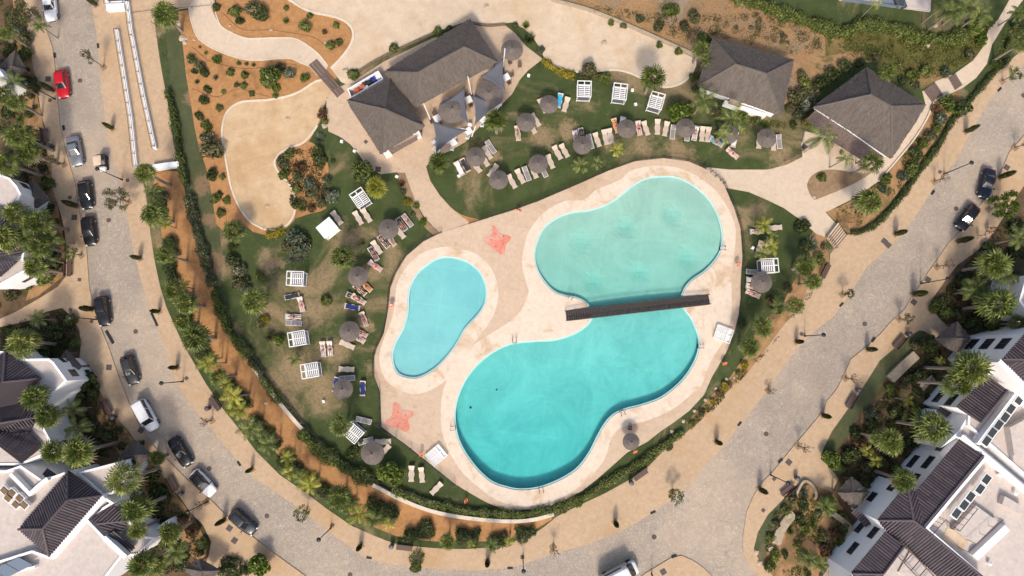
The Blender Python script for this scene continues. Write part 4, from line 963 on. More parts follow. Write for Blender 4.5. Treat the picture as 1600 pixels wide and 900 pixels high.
def fence(label, pts, h, step, mat, name='fence', rails=(.35, .7, 1.0), sm=4, closed=False, post_r=.05, z0=.1, post='fence_post', mesh=False):
    t = thing(name, label, 'fence', (0, 0, 0)); p = smooth(W2(pts, .2), sm, closed)
    rw = .02 if name == 'wire_fence' else .035
    for z in rails:
        mb = MB(); mb.sweep(p, rw, z0+z*h-rw/2, z0+z*h+rw/2, closed); mb.build('rail', mat, t)
    base = MB().tube([(0, 0, 0), (0, 0, h+.05)], post_r, 6).mesh(post); base.materials.append(MATS[mat])
    for a, d in resample(p, step, closed): link(post, base, None, t, (a.x, a.y, z0))
    if mesh:
        mb = MB()
        for a, d in resample(p, .32, closed): mb.tube([(a.x, a.y, z0+.08), (a.x, a.y, z0+h*.97)], .012, 4, False)
        mb.build('bars', mat, t)
    return t
FD = [(734,350),(800,329),(842,314),(905,287),(950,267),(992,252),(1037,247),(1075,252),(1103,263)]
fence('dark metal pool fence along the top edge of the pool deck', FD, 1.1, 2.55, 'darkmetal', 'pool_fence', mesh=True)
fence('dark metal pool fence along the right edge of the pool deck', [(1130,287),(1147,325),(1157,357),(1161,400),(1158,447),(1158,465),(1155,492),(1148,520),(1135,551)], 1.1, 2.6, 'darkmetal', 'pool_fence', mesh=True)
fence('dark metal pool fence along the left edge of the pool deck', [(690,364),(662,377),(635,400),(619,425),(609,450),(606,482),(599,520),(589,542),(584,557),(584,587),(593,612),(595,667),(610,678),(635,696),(675,728),(711,757)], 1.1, 2.6, 'darkmetal', 'pool_fence', mesh=True)
fence('double gate with dark rails in the pool fence at the path', [(1103,263),(1118,275),(1131,288)], 1.2, .9, 'darkmetal', 'gate', mesh=True, post='gate_post')
fence('thin wire fence behind the flowering hedge beside the left lawn', [(292,262),(305,318),(320,372),(332,412),(345,445),(362,490),(385,535),(410,570),(440,610),(480,662),(520,706),(560,735),(595,750)], 1.3, 2.6, 'greymetal', 'wire_fence', rails=(.5, 1.0), post_r=.035)
fence('thin wire fence along the lower hedge below the loungers', [(600,752),(650,772),(700,788),(745,797),(790,800)], 1.3, 2.6, 'greymetal', 'wire_fence', rails=(.5, 1.0), post_r=.035)
fence('thin wire fence beside the ramp plaza and top left turf', [(241,38),(250,62),(257,82),(263,110),(269,150),(276,195),(284,245)], 1.2, 2.6, 'greymetal', 'wire_fence', rails=(.5, 1.0), post_r=.035)
fence('low dark rail across the top of the orange garden', [(205,22),(240,17),(290,13),(330,10)], .45, 3.0, 'darkmetal', 'fence', sm=1, rails=(.95,), post_r=.03)
fence('wooden rail along the plaza beside the parasols', [(1226,252),(1248,243),(1275,228)], .9, 1.6, 'wood', 'fence', sm=1)
fence('dark rail along the bed above the stepped hedge', [(1404,285),(1420,265),(1437,246)], .9, 2.0, 'darkmetal', 'fence', sm=1)
fence('low dark rail beside the steps and brown bed', [(1309,346),(1330,349),(1348,336)], .9, 1.6, 'wood', 'fence', sm=1)
fence('wire fence along the brown bed at the right lawn', [(1285,395),(1262,425),(1240,455),(1216,485),(1195,512),(1160,555)], 1.1, 2.4, 'greymetal', 'wire_fence', rails=(.5, 1.0), post_r=.035)
# ================================================================ VEHICLES
def rrect(x0, x1, w0, w1, n=5, r=.25):
    """outline of a car-like rounded rectangle; w0 half width at rear, w1 at front"""
    pts = []
    for cx, cy, a0 in ((x1-r, w1-r, 0), (x0+r, w0-r, 90), (x0+r, -(w0-r), 180), (x1-r, -(w1-r), 270)):
        for k in range(n): a = radians(a0+90*k/(n-1)); pts.append((cx+r*cos(a), cy+r*sin(a)))
    return pts
def loft(mb, rings, cap0=False, cap1=True):
    n = len(rings[0]); o = len(mb.v)
    mb.v += [tuple(p) for r in rings for p in r]
    for i in range(len(rings)-1):
        for k in range(n): mb.f.append((o+i*n+k, o+i*n+(k+1) % n, o+(i+1)*n+(k+1) % n, o+(i+1)*n+k))
    if cap1: mb.f.append(tuple(o+(len(rings)-1)*n+k for k in range(n)))
    if cap0: mb.f.append(tuple(o+k for k in range(n-1, -1, -1)))
def car(label, paint, Ln=4.25, Wd=1.80, Hh=1.47, style='hatch', roofmat=None, loc=(0, 0, 0), rz=0.0):
    t = thing('parked_car', label, 'car', loc, rz, 'cars parked along the kerb')
    l, w = Ln/2, Wd/2
    # lower body: stations along the length
    st = [(-l, .62, .72, .45), (-l+.07, .84, .86, .32), (-l+.35, .96, .93, .24), (-l+.9, 1.0, .95, .2), (0, 1.0, .94, .2), (l-1.25, 1.0, .92, .2), (l-.8, .97, .87, .22), (l-.35, .90, .78, .26), (l-.08, .74, .68, .34), (l, .5, .58, .45)]
    if style == 'van': st = [(x, k, z+.12, b) for x, k, z, b in st]
    rings = []
    for x, k, zt, zb in st:
        a = w*k
        sec = [(-a*.82, zb), (-a*.98, zb+.14), (-a, (zb+zt)/2), (-a*.97, zt-.10), (-a*.86, zt-.015), (-a*.45, zt+.03), (0, zt+.045), (a*.45, zt+.03), (a*.86, zt-.015), (a*.97, zt-.10), (a, (zb+zt)/2), (a*.98, zb+.14), (a*.82, zb)]
        rings.append([(x, y, z) for y, z in sec])
    mb = MB(); loft(mb, [r[::-1] for r in rings], True, True); body = mb.build('body', paint, t, True)
    zb = .90 if style != 'van' else 1.02
    fx0 = {'hatch': .98, 'sedan': .85, 'suv': .95, 'van': 1.3}[style]; rx0 = {'hatch': -l+.18, 'sedan': -l+.75, 'suv': -l+.12, 'van': -l+.06}[style]
    fx1 = {'hatch': .18, 'sedan': .10, 'suv': .22, 'van': .72}[style]; rx1 = {'hatch': -l+.62, 'sedan': -l+1.35, 'suv': -l+.38, 'van': -l+.14}[style]
    b0 = rrect(rx0, fx0, w*.88, w*.86, 4, .22); b1_ = rrect(rx1, fx1, w*.70, w*.69, 4, .2)
    if style == 'van': b1_ = rrect(rx1, fx1, w*.82, w*.78, 4, .18)
    mb = MB(); loft(mb, [[(x, y, zb-.04) for x, y in b0], [(x, y, Hh-.09) for x, y in b1_]], False, True); mb.build('cabin_glass', 'carglass', t)
    # roof skin, slightly crowned, and the pillars
    r0 = [(x, y, Hh-.10) for x, y in b1_]; cx = (rx1+fx1)/2
    mb = MB(); loft(mb, [r0, [(cx+(x-cx)*1.015, y*1.015, Hh-.06) for x, y in b1_], [(cx+(x-cx)*.86, y*.82, Hh-.005) for x, y in b1_], [(cx+(x-cx)*.4, y*.4, Hh+.012) for x, y in b1_]], True, True)
    mb.build('roof', roofmat or paint, t, True)
    for s in (-1, 1):
        for (xa, ya, xb, yb) in ((fx0-.1, w*.82, fx1-.06, w*.66), (rx0+.1, w*.84, rx1+.06, w*.67), ((fx0+rx0)/2-.1, w*.885, (fx1+rx1)/2-.1, w*.71)):
            k = 1.16 if style == 'van' else 1.0
            mb = MB(); mb.tube([(xa, s*ya, zb), (xb, s*yb*k, Hh-.08)], .045, 5); mb.build('pillar', paint if not roofmat else 'rubber', t)
    for s in (-1, 1):
        mb = MB(); mb.box((fx0-.28, s*(w+.09), zb+.08), (.16, .22, .14), 0, .8); mb.build('mirror', paint if not roofmat else 'rubber', t, False)
        mb = MB(); mb.box((l-.16, s*w*.62, .66), (.22, .36, .12), -s*.35, .7); mb.build('headlight', 'headlamp', t)
        mb = MB(); mb.box((-l+.07, s*w*.66, .80), (.12, .34, .16), s*.25, .8); mb.build('taillight', 'taillamp', t)
        for x in (-l+.78, l-.82):
            wh = MB(); q = Matrix.Rotation(pi/2, 3, 'X')
            prof = [(.20, -.1), (.32, -.1), (.33, -.05), (.33, .06), (.31, .1), (.2, .1)]
            wh.lathe(prof, 14); wh.v = [tuple(q @ Vector(v)+Vector((x, s*(w-.11), .32))) for v in wh.v]
            o = wh.build('wheel', 'rubber', t, True)
            rm = MB(); rm.lathe([(.02, .085), (.21, .105)], 10); rm.v = [tuple(Matrix.Rotation(-s*pi/2, 3, 'X') @ Vector(v)+Vector((x, s*(w-.11), .32))) for v in rm.v]
            rm.build('rim', 'rimmetal', o)
    mb = MB(); mb.box((l-.02, 0, .46), (.06, .9, .16)); mb.build('grille', 'rubber', t)
    return t
CARS = [('white sedan car parked nose down at the top of left road', 'paint_white', 78, 10, 81, 'sedan', {}),
 ('bright red hatchback car on the left road', 'paint_red', 97, 131, 80, 'hatch', {}),
 ('silver grey sedan car parked below the red one', 'paint_silver', 117, 236, 76, 'sedan', {}),
 ('black hatchback car parked beside the cypress, below the silver car', 'paint_black', 134, 304, 80, 'hatch', {}),
 ('black hatchback car just above the left road bench, second of two black ones', 'paint_black', 139, 361, 80, 'hatch', {}),
 ('black car parked where the side path meets the left road', 'paint_black', 161, 486, 80, 'suv', {}),
 ('dark grey car parked above the white van', 'paint_grey', 203, 578, 71, 'hatch', {}),
 ('white passenger van with dark side windows on the left road', 'paint_white', 229, 649, 59, 'van', {}),
 ('black sedan car parked just below the white van', 'paint_black', 282, 706, 57, 'sedan', {}),
 ('white car with black roof on the left road bend', 'paint_white', 317, 755, 45, 'hatch', dict(roofmat='paint_black')),
 ('dark slate off-road car with bonnet spare, last on the left road bend', 'paint_slate', 380, 816, 40, 'suv', {}),
 ('dark navy car parked on the right road beside cypress, upper of two', 'paint_navy', 1542, 287, 107, 'sedan', {}),
 ('black car parked half on the right pavement, lower of two', 'paint_black', 1512, 340, 128, 'hatch', {})]
for lb, pt_, x, y, a, stl, kw in CARS:
    p = U(x, y, .7); d = dict(Hh=1.62) if stl == 'suv' else (dict(Hh=1.85, Ln=4.6, Wd=1.85) if stl == 'van' else (dict(Hh=1.43, Ln=4.5) if stl == 'sedan' else {}))
    lb = lb.replace(' with bonnet spare', '')
    car(lb, pt_, style=stl, loc=(p.x, p.y, .012), rz=radians(-a), **d, **kw)
# white camper van cut by the bottom edge
p = U(968, 901, 1.5); cv = thing('camper_van', 'white camper van with roof hatches at the bottom edge of the road', 'van', (p.x, p.y, .012), radians(27))
mb = MB(); o = rrect(-2.7, 1.5, 1.02, 1.02, 5, .25); loft(mb, [[(x, y, .45) for x, y in o], [(x, y, 2.4) for x, y in o], [(x*.985, y*.95, 2.6) for x, y in o], [(x*.9, y*.8, 2.66) for x, y in o]], True, True); mb.build('body', 'paint_white', cv, True)
mb = MB(); o = rrect(1.3, 2.75, .98, .86, 5, .3); loft(mb, [[(x, y, .4) for x, y in o], [(x, y, 1.15) for x, y in o], [(1.3+(x-1.3)*.8, y*.95, 1.28) for x, y in o]], True, True); mb.build('bonnet', 'paint_white', cv, True)
mb = MB(); o = rrect(1.2, 2.3, .92, .86, 5, .2); loft(mb, [[(x, y, 1.2) for x, y in o], [(1.2+(x-1.2)*.35, y*.92, 2.25) for x, y in o]], False, True); mb.build('windshield', 'carglass', cv)
for x in (-1.9, -.4): mb = MB(); mb.box((x, 0, 2.7), (.75, .55, .1), 0, .9); mb.build('roof_hatch', 'rubber', cv)
for s in (-1, 1):
    mb = MB(); mb.box((-.6, s*1.0, 1.7), (2.6, .08, .55)); mb.build('side_window', 'carglass', cv)
    mb = MB(); mb.box((1.75, s*1.12, 1.35), (.18, .22, .3)); mb.build('mirror', 'rubber', cv)
    for x in (-1.7, 1.9):
        wh = MB(); wh.lathe([(.1, -.12), (.34, -.12), (.36, 0), (.34, .12), (.1, .12)], 14); wh.v = [tuple(Matrix.Rotation(pi/2, 3, 'X') @ Vector(v)+Vector((x, s*.9, .36))) for v in wh.v]; wh.build('wheel', 'rubber', cv, True)
# golf buggy
p = U(157, 253, 1.0); gb = thing('golf_buggy', 'small golf buggy with beige canopy and white nose on left road', 'golf buggy', (p.x, p.y, .012), radians(-83))
mb = MB(); o = rrect(-1.15, .75, .58, .58, 4, .15); loft(mb, [[(x, y, .25) for x, y in o], [(x, y, .55) for x, y in o], [(x*.95, y*.9, .6) for x, y in o]], True, True); mb.build('body', 'rubber', gb, True)
mb = MB(); o = rrect(.6, 1.3, .58, .42, 5, .22); loft(mb, [[(x, y, .28) for x, y in o], [(x, y, .62) for x, y in o], [(.6+(x-.6)*.7, y*.8, .8) for x, y in o]], True, True); mb.build('nose', 'paint_white', gb, True)
for x in (-.35, .15): mb = MB(); mb.box((x-.1, 0, .78), (.5, 1.0, .16), 0, .92); mb.box((x-.34, 0, 1.02), (.12, 1.0, .45), 0, .9); mb.build('seat', 'slinggrey', gb)
mb = MB(); o = rrect(-.72, .72, .6, .56, 4, .14); loft(mb, [[(x, y, 1.82) for x, y in o], [(x*1.0, y*1.0, 1.87) for x, y in o], [(x*.85, y*.8, 1.92) for x, y in o]], True, True); mb.build('canopy', 'canvasbeige', gb, True)
mb = MB(); mb.box((-1.0, -.05, .75), (.42, 1.1, .3), 0, .95); mb.build('rear_rack', 'wood', gb)
mb = MB()
for s in (-1, 1):
    mb.tube([(.62, s*.5, .7), (.5, s*.5, 1.84)], .03, 5); mb.tube([(-.62, s*.5, .6), (-.6, s*.5, 1.84)], .03, 5)
mb.build('canopy_frame', 'darkmetal', gb)
for s in (-1, 1):
    for x in (-.75, .85):
        wh = MB(); wh.lathe([(.06, -.09), (.21, -.09), (.23, 0), (.21, .09), (.06, .09)], 12); wh.v = [tuple(Matrix.Rotation(pi/2, 3, 'X') @ Vector(v)+Vector((x, s*.52, .23))) for v in wh.v]; wh.build('wheel', 'rubber', gb, True)

# ================================================================ STREET FURNITURE
HL = 6.0
def lamp_proto():
    t = thing('street_lamp', '', 'lamp', (0, 0, 0), 0, 'street lamps along the loop road')
    mb = MB(); mb.lathe([(.12, 0), (.12, .5), (.075, .56), (.05, HL-.3), (.05, HL-.1)], 10); mb.build('pole', 'darkmetal', t, True)
    mb = MB(); mb.lathe([(.05, HL-.3), (.22, HL-.16), (.30, HL-.05), (.27, HL+.02), (.15, HL+.08), (.03, HL+.11)], 18); h = mb.build('lamp_head', 'darkmetal', t, True)
    mb = MB(); mb.lathe([(.02, HL-.30), (.19, HL-.19)], 14); mb.build('diffuser', 'headlamp', h)
    return t
lp = lamp_proto(); LAMPS = [(86,155),(191,281),(151,499),(286,596),(325,784),(517,825),(817,871),(1257,525),(1475,272),(1439,443),(1204,742),(1018,897)]
for i, (x, y) in enumerate(LAMPS):
    p = U(x, y, .12); o = dup(lp, p, 0)
    fam(o, 'slim dark street lamp on the %s pavement of the road' % ('left road' if x < 480 else 'lower' if x < 1100 else 'right road').replace('left road', 'left').replace('right road', 'right'), x, y, 'y' if x < 480 or x > 1100 else 'x')
wipe(lp)
def bench_proto():
    t = thing('bench', '', 'bench', (0, 0, 0), 0, 'wooden benches on the pavements'); 
    mb = MB()
    for k in range(4): mb.box((-.24+k*.16, 0, .45), (.14, 2.2, .05))
    mb.build('seat', 'woodbench', t)
    mb = MB()
    for k in range(3): mb.box((-.42-k*.03, 0, .60+k*.14), (.05, 2.2, .12))
    mb.build('backrest', 'woodbench', t)
    for s in (-1, 1):
        mb = MB(); mb.box((-.05, s*.85, .21), (.55, .07, .42)); mb.box((-.42, s*.85, .5), (.06, .07, .8)); mb.build('leg', 'darkmetal', t)
    return t
bn = bench_proto()
BEN = [(72,212,83,'left'),(109,420,88,'left'),(168,635,62,'left'),(336,631,53,'left'),(271,755,60,'left'),(632,856,6,'lower'),(1001,742,-35,'lower'),(1404,534,-48,'right'),(1329,626,-58,'right'),(1230,765,-38,'right'),(1290,424,-62,'right')]
for x, y, a, z in BEN:
    p = U(x, y, .4); out = 1 if z == 'left' and x not in (336,) else -1
    # seat faces the road
    cx, cy = (800, 480); d = -1 if ((x-cx)**2+(y-cy)**2)**.5 < 620 and x not in (109,72,168,271,1404,1329,1230) else 1
    rz = radians(-a)-pi/2
    o = dup(bn, (p.x, p.y, .12), rz)
    f = Vector((cos(rz), sin(rz))); toc = Vector((0, 0))-Vector((p.x, p.y))
    if (f.dot(toc) > 0) != (d > 0): o.rotation_euler[2] += pi
    fam(o, 'dark brown wooden bench on the %s pavement beside planting' % z, x, y, 'y' if z != 'lower' else 'x')
wipe(bn)
def bin_proto():
    t = thing('litter_bin', '', 'litter bin', (0, 0, 0), 0, 'litter bins beside the benches')
    mb = MB(); mb.lathe([(.24, .1), (.28, .15), (.3, .85), (.26, .9)], 14); mb.build('bin_body', 'greymetal', t, True)
    mb = MB(); mb.lathe([(.30, .88), (.34, .92), (.2, 1.0), (.02, 1.02)], 14); mb.build('lid', 'coppermetal', t, True)
    mb = MB(); mb.tube([(.3, 0, 0), (.3, 0, .95)], .035, 6); mb.build('post', 'darkmetal', t); return t
bi = bin_proto()
for x, y in ((325,638),(612,853),(986,754),(1420,522),(1341,609),(1245,747),(283,771),(79,228),(178,652)):
    p = U(x, y, .6); o = dup(bi, (p.x, p.y, .12), .4); fam(o, 'round grey litter bin beside a bench on the %s' % ('left pavement' if x < 480 else 'lower pavement' if x < 1100 else 'right pavement'), x, y, 'y' if x < 480 or x > 1100 else 'x')
wipe(bi)
# covers in the ground
mb = MB(); mb.lathe([(.34, -.01), (.34, .006), (.29, .006), (.29, .012), (0.001, .012)], 20); man = mb.mesh('manhole_cover'); man.materials.append(MATS['iron'])
for x, y in ((125,126),(170,344),(212,518),(327,732),(417,806),(547,898),(1022,839),(1197,678),(1351,506),(1494,326),(1599,149)):
    p = U(x, y); o = link('manhole_cover', man, None, None, (p.x, p.y, .016)); tag(o, '', 'manhole cover', 'manhole covers in the road'); fam(o, 'round brown manhole cover in the %s cobbles' % ('left road' if x < 500 else 'lower road' if x < 1100 else 'right road'), x, y, 'y' if x < 500 or x > 1100 else 'x')
def plate(s, mat):
    mb = MB(); mb.box((0, 0, .004), (s, s, .012)); mb.box((0, 0, .011), (s*.86, s*.86, .008)); m = mb.mesh('access_cover'); m.materials.append(MATS[mat]); return m
pl1, pl2 = plate(.78, 'coverplate'), plate(.5, 'iron')
for x, y, a, m in ((76,124,0,1),(110,309,3,2),(117,340,3,1),(125,437,2,2),(200,282,5,2),(111,484,8,2),(171,574,4,1),(221,672,30,1),(292,591,35,2),(144,502,10,2),(359,825,35,1),(367,844,35,1),(1036,893,-30,1),(816,870,0,2),(1192,797,40,2),(1232,722,40,1),(1209,748,40,2),(1427,472,40,1),(1252,522,40,2),(1381,377,-50,1),(1387,383,-50,1),(1468,269,30,2),(1449,437,35,1),(1572,262,35,1),(520,820,35,2),(79,157,10,2),(572,222,40,2),(591,265,5,1),(1256,230,35,1)):
    p = U(x, y); o = link('access_cover', pl1 if m == 1 else pl2, None, None, (p.x, p.y, .126 if not (500 < x < 1300 and y < 300) else .138), radians(-a)); tag(o, '', 'access cover', 'square covers in the pavement')
    fam(o, '%s square access cover set in the %s' % ('large grey' if m == 1 else 'small brown', 'left pavement' if x < 480 else 'plaza paving' if y < 300 and x < 1300 else 'lower pavement' if x < 1100 else 'right pavement'), x, y, 'y' if x < 480 or x > 1100 else 'x')
mb = MB(); mb.box((0, 0, 0), (.75, .32, .05))
for k in range(5): mb.box((-.28+k*.14, 0, .03), (.05, .26, .02))
gul = mb.mesh('gully_grate'); gul.materials.append(MATS['rubber'])
for x, y, a in ((86,87,80),(154,72,80),(374,724,55),(577,871,10),(797,887,0),(1020,800,-25),(1053,869,-20),(1155,662,-50),(1314,476,-45),(1364,531,-50),(1219,720,-45),(1457,301,-55),(1561,140,-45),(100,200,80)):
    p = U(x, y); o = link('gully_grate', gul, None, None, (p.x, p.y, .125), radians(-a)); tag(o, '', 'drain', 'gully grates on the kerb'); fam(o, 'small black gully grate at the %s kerb' % ('left road' if x < 500 else 'lower road' if x < 1100 else 'right road'), x, y, 'y' if x < 500 or x > 1100 else 'x')
mb = MB(); mb.box((0, 0, 0), (2.1, .34, .05))
for k in range(14): mb.box((-.95+k*.146, 0, .03), (.05, .28, .02))
ch = mb.mesh('drain_channel'); ch.materials.append(MATS['rubber'])
for x, y, a, s in ((172,527,58,'left kerb near the dark grey car'), (242,499,63,'inner kerb opposite the black car')):
    p = U(x, y); o = link('drain_channel', ch, None, None, (p.x, p.y, .125), radians(-a)); tag(o, 'long black drain channel at the '+s, 'drain')

# ================================================================ POOL THINGS
br = thing('footbridge', 'dark wooden footbridge with rails across the neck of main pool', 'footbridge', (0, 0, 0))
a, b, c, d = U(884,487,1.0), U(1110,461,1.0), U(1111,473,1.0), U(886,499,1.0); mid0, mid1 = (a+d)/2, (b+c)/2
wd = (mid1-mid0); ln = wd.length; dx_ = wd.normalized(); nx = Vector((-dx_.y, dx_.x, 0)); hw = .66
def arch(t): return .22+.38*(1-(2*t-1)**2)
mb = MB(); n = 62
for k in range(n):
    t = (k+.5)/n; p = mid0+wd*t; p.z = arch(t); mb.box((p.x, p.y, p.z+R.uniform(-.008, .008)), (ln/n*.95, hw*2, .06), atan2(dx_.y, dx_.x))
mb.build('plank_deck', 'bridgewood', br)
for s in (-1, 1):
    mb = MB(); mb.tube([tuple((mid0+wd*(k/20)+nx*s*hw).to_2d())+(arch(k/20)-.12,) for k in range(21)], .11, 6); mb.build('beam', 'bridgewood', br)
    mb = MB()
    mb.tube([tuple((mid0+wd*(k/20)+nx*s*(hw+.02)).to_2d())+(arch(k/20)+.62,) for k in range(21)], .05, 6)
    mb.tube([tuple((mid0+wd*(k/20)+nx*s*(hw+.02)).to_2d())+(arch(k/20)+.33,) for k in range(21)], .025, 6)
    for k in range(15): q = mid0+wd*(k/14)+nx*s*(hw+.02); mb.tube([(q.x, q.y, arch(k/14)-.1), (q.x, q.y, arch(k/14)+.66)], .05, 6)
    mb.build('handrail', 'bridgewood', br)
def ladder_proto():
    t = thing('pool_ladder', '', 'ladder', (0, 0, 0), 0, 'pool ladders'); 
    for s in (-1, 1):
        mb = MB(); mb.tube([(.55, s*.27, .15), (.5, s*.27, .75), (.3, s*.27, .95), (0, s*.27, .9), (-.14, s*.27, .6), (-.16, s*.27, -.7)], .035, 7); mb.build('handrail', 'greymetal', t, True)
    for z in (.0, -.3, -.6): mb = MB(); mb.box((-.16, 0, z), (.1, .52, .04)); mb.build('tread', 'greymetal', t)
    return t
ld = ladder_proto()
for x, y, a, lb in ((891,466,-68,'beside the left end of footbridge'),(804,534,-95,'at the bar between the two pools'),(1093,541,0,'on the right edge of lower basin'),(971,643,65,'above the parasol on the deck'),(845,764,80,'at the lowest edge of main pool'),(1127,388,5,'on the right edge of upper basin'),(710,668,175,'at the left edge of lower basin')):
    p = U(x, y, .15); dup(ld, (p.x, p.y, 0), radians(-a), None, 'chrome pool ladder '+lb)
wipe(ld)
# star shaped splash pads
def star(label, pts):
    t = thing('splash_pad', label, 'splash pad', (0, 0, 0)); p = smooth(W2(pts, .17), 3); mb = MB(); mb.prism(p, .13, .17); mb.build('pad', 'redpad', t)
    c = sum(p, Vector((0, 0)))/len(p); mb = MB()
    for k in range(5):
        q = c+Vector((cos(k*1.256+.6), sin(k*1.256+.6)))*.95; mb.lathe([(.08, 0), (.08, .02), (.02, .03)], 8, (q.x, q.y, .17))
    mb.build('nozzle', 'iron', t)
star('red star shaped splash pad on the deck between the two pools', [(770,352),(776,357),(782,365),(798,370),(796,376),(790,383),(789,396),(782,397),(771,389),(757,378),(758,371),(768,367)])
star('pale red star shaped splash pad by the lower left fence', [(615,629),(625,634),(629,641),(645,643),(645,650),(638,656),(640,670),(633,675),(624,670),(612,668),(602,664),(603,657),(612,650)])
# life rings on stands
rg = MB()
for k in range(16):
    a0, a1 = 2*pi*k/16, 2*pi*(k+1)/16
    rg.tube([(cos(a0)*.32, 0, sin(a0)*.32), (cos(a1)*.32, 0, sin(a1)*.32)], .075, 7, False)
rgm = rg.mesh('life_ring', True); rgm.materials.append(MATS['ringorange'])
for x, y, lb in ((657,709,'beside the lower left deck daybed'),(611,476,'on fence beside the small pool'),(1132,567,'on the lower right fence end'),(992,705,'behind the lifeguard parasol'),(810,329,'on the top fence left of the upper basin'),(1153,412,'on right fence near the pool ladder'),(727,782,'on grass below the daybed')):
    p = U(x, y, .9); t = thing('life_ring', 'orange life ring '+lb, 'life ring', (p.x, p.y, 0), R.uniform(0, 3))
    link('ring', rgm, None, t, (0, -.1, 1.0)).rotation_euler[0] = -.5
    mb = MB(); mb.tube([(0, 0, .1), (0, 0, 1.35)], .04, 6); mb.box((0, -.02, 1.0), (.5, .04, .5)); mb.build('stand', 'whitepaint', t)

# ================================================================ PARASOLS, LOUNGERS, DAYBEDS
def parasol_proto(r=1.26, h=2.25):
    t = thing('thatched_parasol', '', 'parasol', (0, 0, 0), 0, 'thatched parasols')
    mb = MB(); mb.tube([(0, 0, 0), (0, 0, h+.4)], .06, 8); mb.build('pole', 'wood', t)
    mb = MB(); n = 40
    prof = [(r*1.0, h-.10), (r*1.02, h-.02), (r*.8, h+.12), (r*.5, h+.30), (r*.2, h+.52), (.05, h+.66)]
    vs = []; fs = []
    for i, (q, z) in enumerate(prof):
        for k in range(n):
            a = 2*pi*k/n; j = R.uniform(-.035, .035)*(1 if i < 3 else .4); vs.append(((q+j)*cos(a), (q+j)*sin(a), z+R.uniform(-.02, .02)))
    for i in range(len(prof)-1):
        for k in range(n): fs.append((i*n+k, i*n+(k+1) % n, (i+1)*n+(k+1) % n, (i+1)*n+k))
    mb.add(vs, fs)
    # straw layers
    for layer in range(7):
        q0 = r*(.16+.145*layer); 
        m = int(14+layer*9)
        for k in range(m):
            a = 2*pi*(k+R.random())/m; w = .075; l = r*R.uniform(.18, .26)
            def zz(q): return h+.62*(1-q/r)+.02
            A = Vector((cos(a), sin(a), 0)); T = Vector((-sin(a), cos(a), 0)); q1 = min(q0+l, r*1.08)
            p0 = A*q0+Vector((0, 0, zz(q0)+.01)); p1 = A*q1+Vector((0, 0, zz(q1)+R.uniform(.03, .06)))
            mb.add([p0-T*w, p1-T*w*1.25, p1+T*w*1.25, p0+T*w], [(0, 1, 2, 3)])
    mb.build('canopy', 'parasolthatch', t)
    mb = MB(); mb.lathe([(.13, h+.58), (.09, h+.72), (.02, h+.86)], 10); mb.build('cap', 'thatch', t, True)
    return t
pr = parasol_proto()
PAR = [(800,78,1.15,'brown thatched parasol at the top of the bar terrace'),(858,163,.98,'thatched parasol beside the blue towel'),(822,191,1,'thatched parasol just right of the terrace palm'),(743,245,1.02,'thatched parasol nearest the left lawn palm above the path'),(779,281,1,'lowest thatched parasol of the upper lawn, near the pool fence'),(841,256,1,'thatched parasol left of the two pale loungers by upper fence'),(910,227,.98,'thatched parasol in the middle of the upper lawn row, near feathery palms'),(979,201,1,'thatched parasol next to the orange towel'),(1071,200,1.02,'thatched parasol below the round green bush'),(1139,210,.98,'thatched parasol beneath the hut, between leaning palm trunks'),(1198,216,1.02,'thatched parasol at the right end of the upper lawn'),(607,358,1.04,'thatched parasol at the top of the left lawn group of sunbathers'),(559,432,1.04,'thatched parasol above the crowded loungers on left lawn'),(546,518,1.04,'thatched parasol near the two striped towels on left lawn'),(536,608,1,'thatched parasol beside two blue towels on lower left lawn'),(582,708,1.15,'pale thatched parasol by the bright round bush at bottom'),(1190,441,1.08,'thatched parasol on the right lawn below the daybed'),(986,690,.85,'small thatched parasol on the pool deck beside the lifeguard'),(764,143,1.5,'large brown thatched parasol between the sails, right one'),(706,168,1.45,'large brown thatched parasol under the left sail')]
for x, y, s, lb in PAR:
    p = U(x, y, 2.4*s); zz = .13 if (650 < x < 812 and y < 175) or x == 986 else .10
    dup(pr, (p.x, p.y, zz), R.uniform(0, 6), s if s < 1.3 else (s, s, 1.1), lb)
wipe(pr)

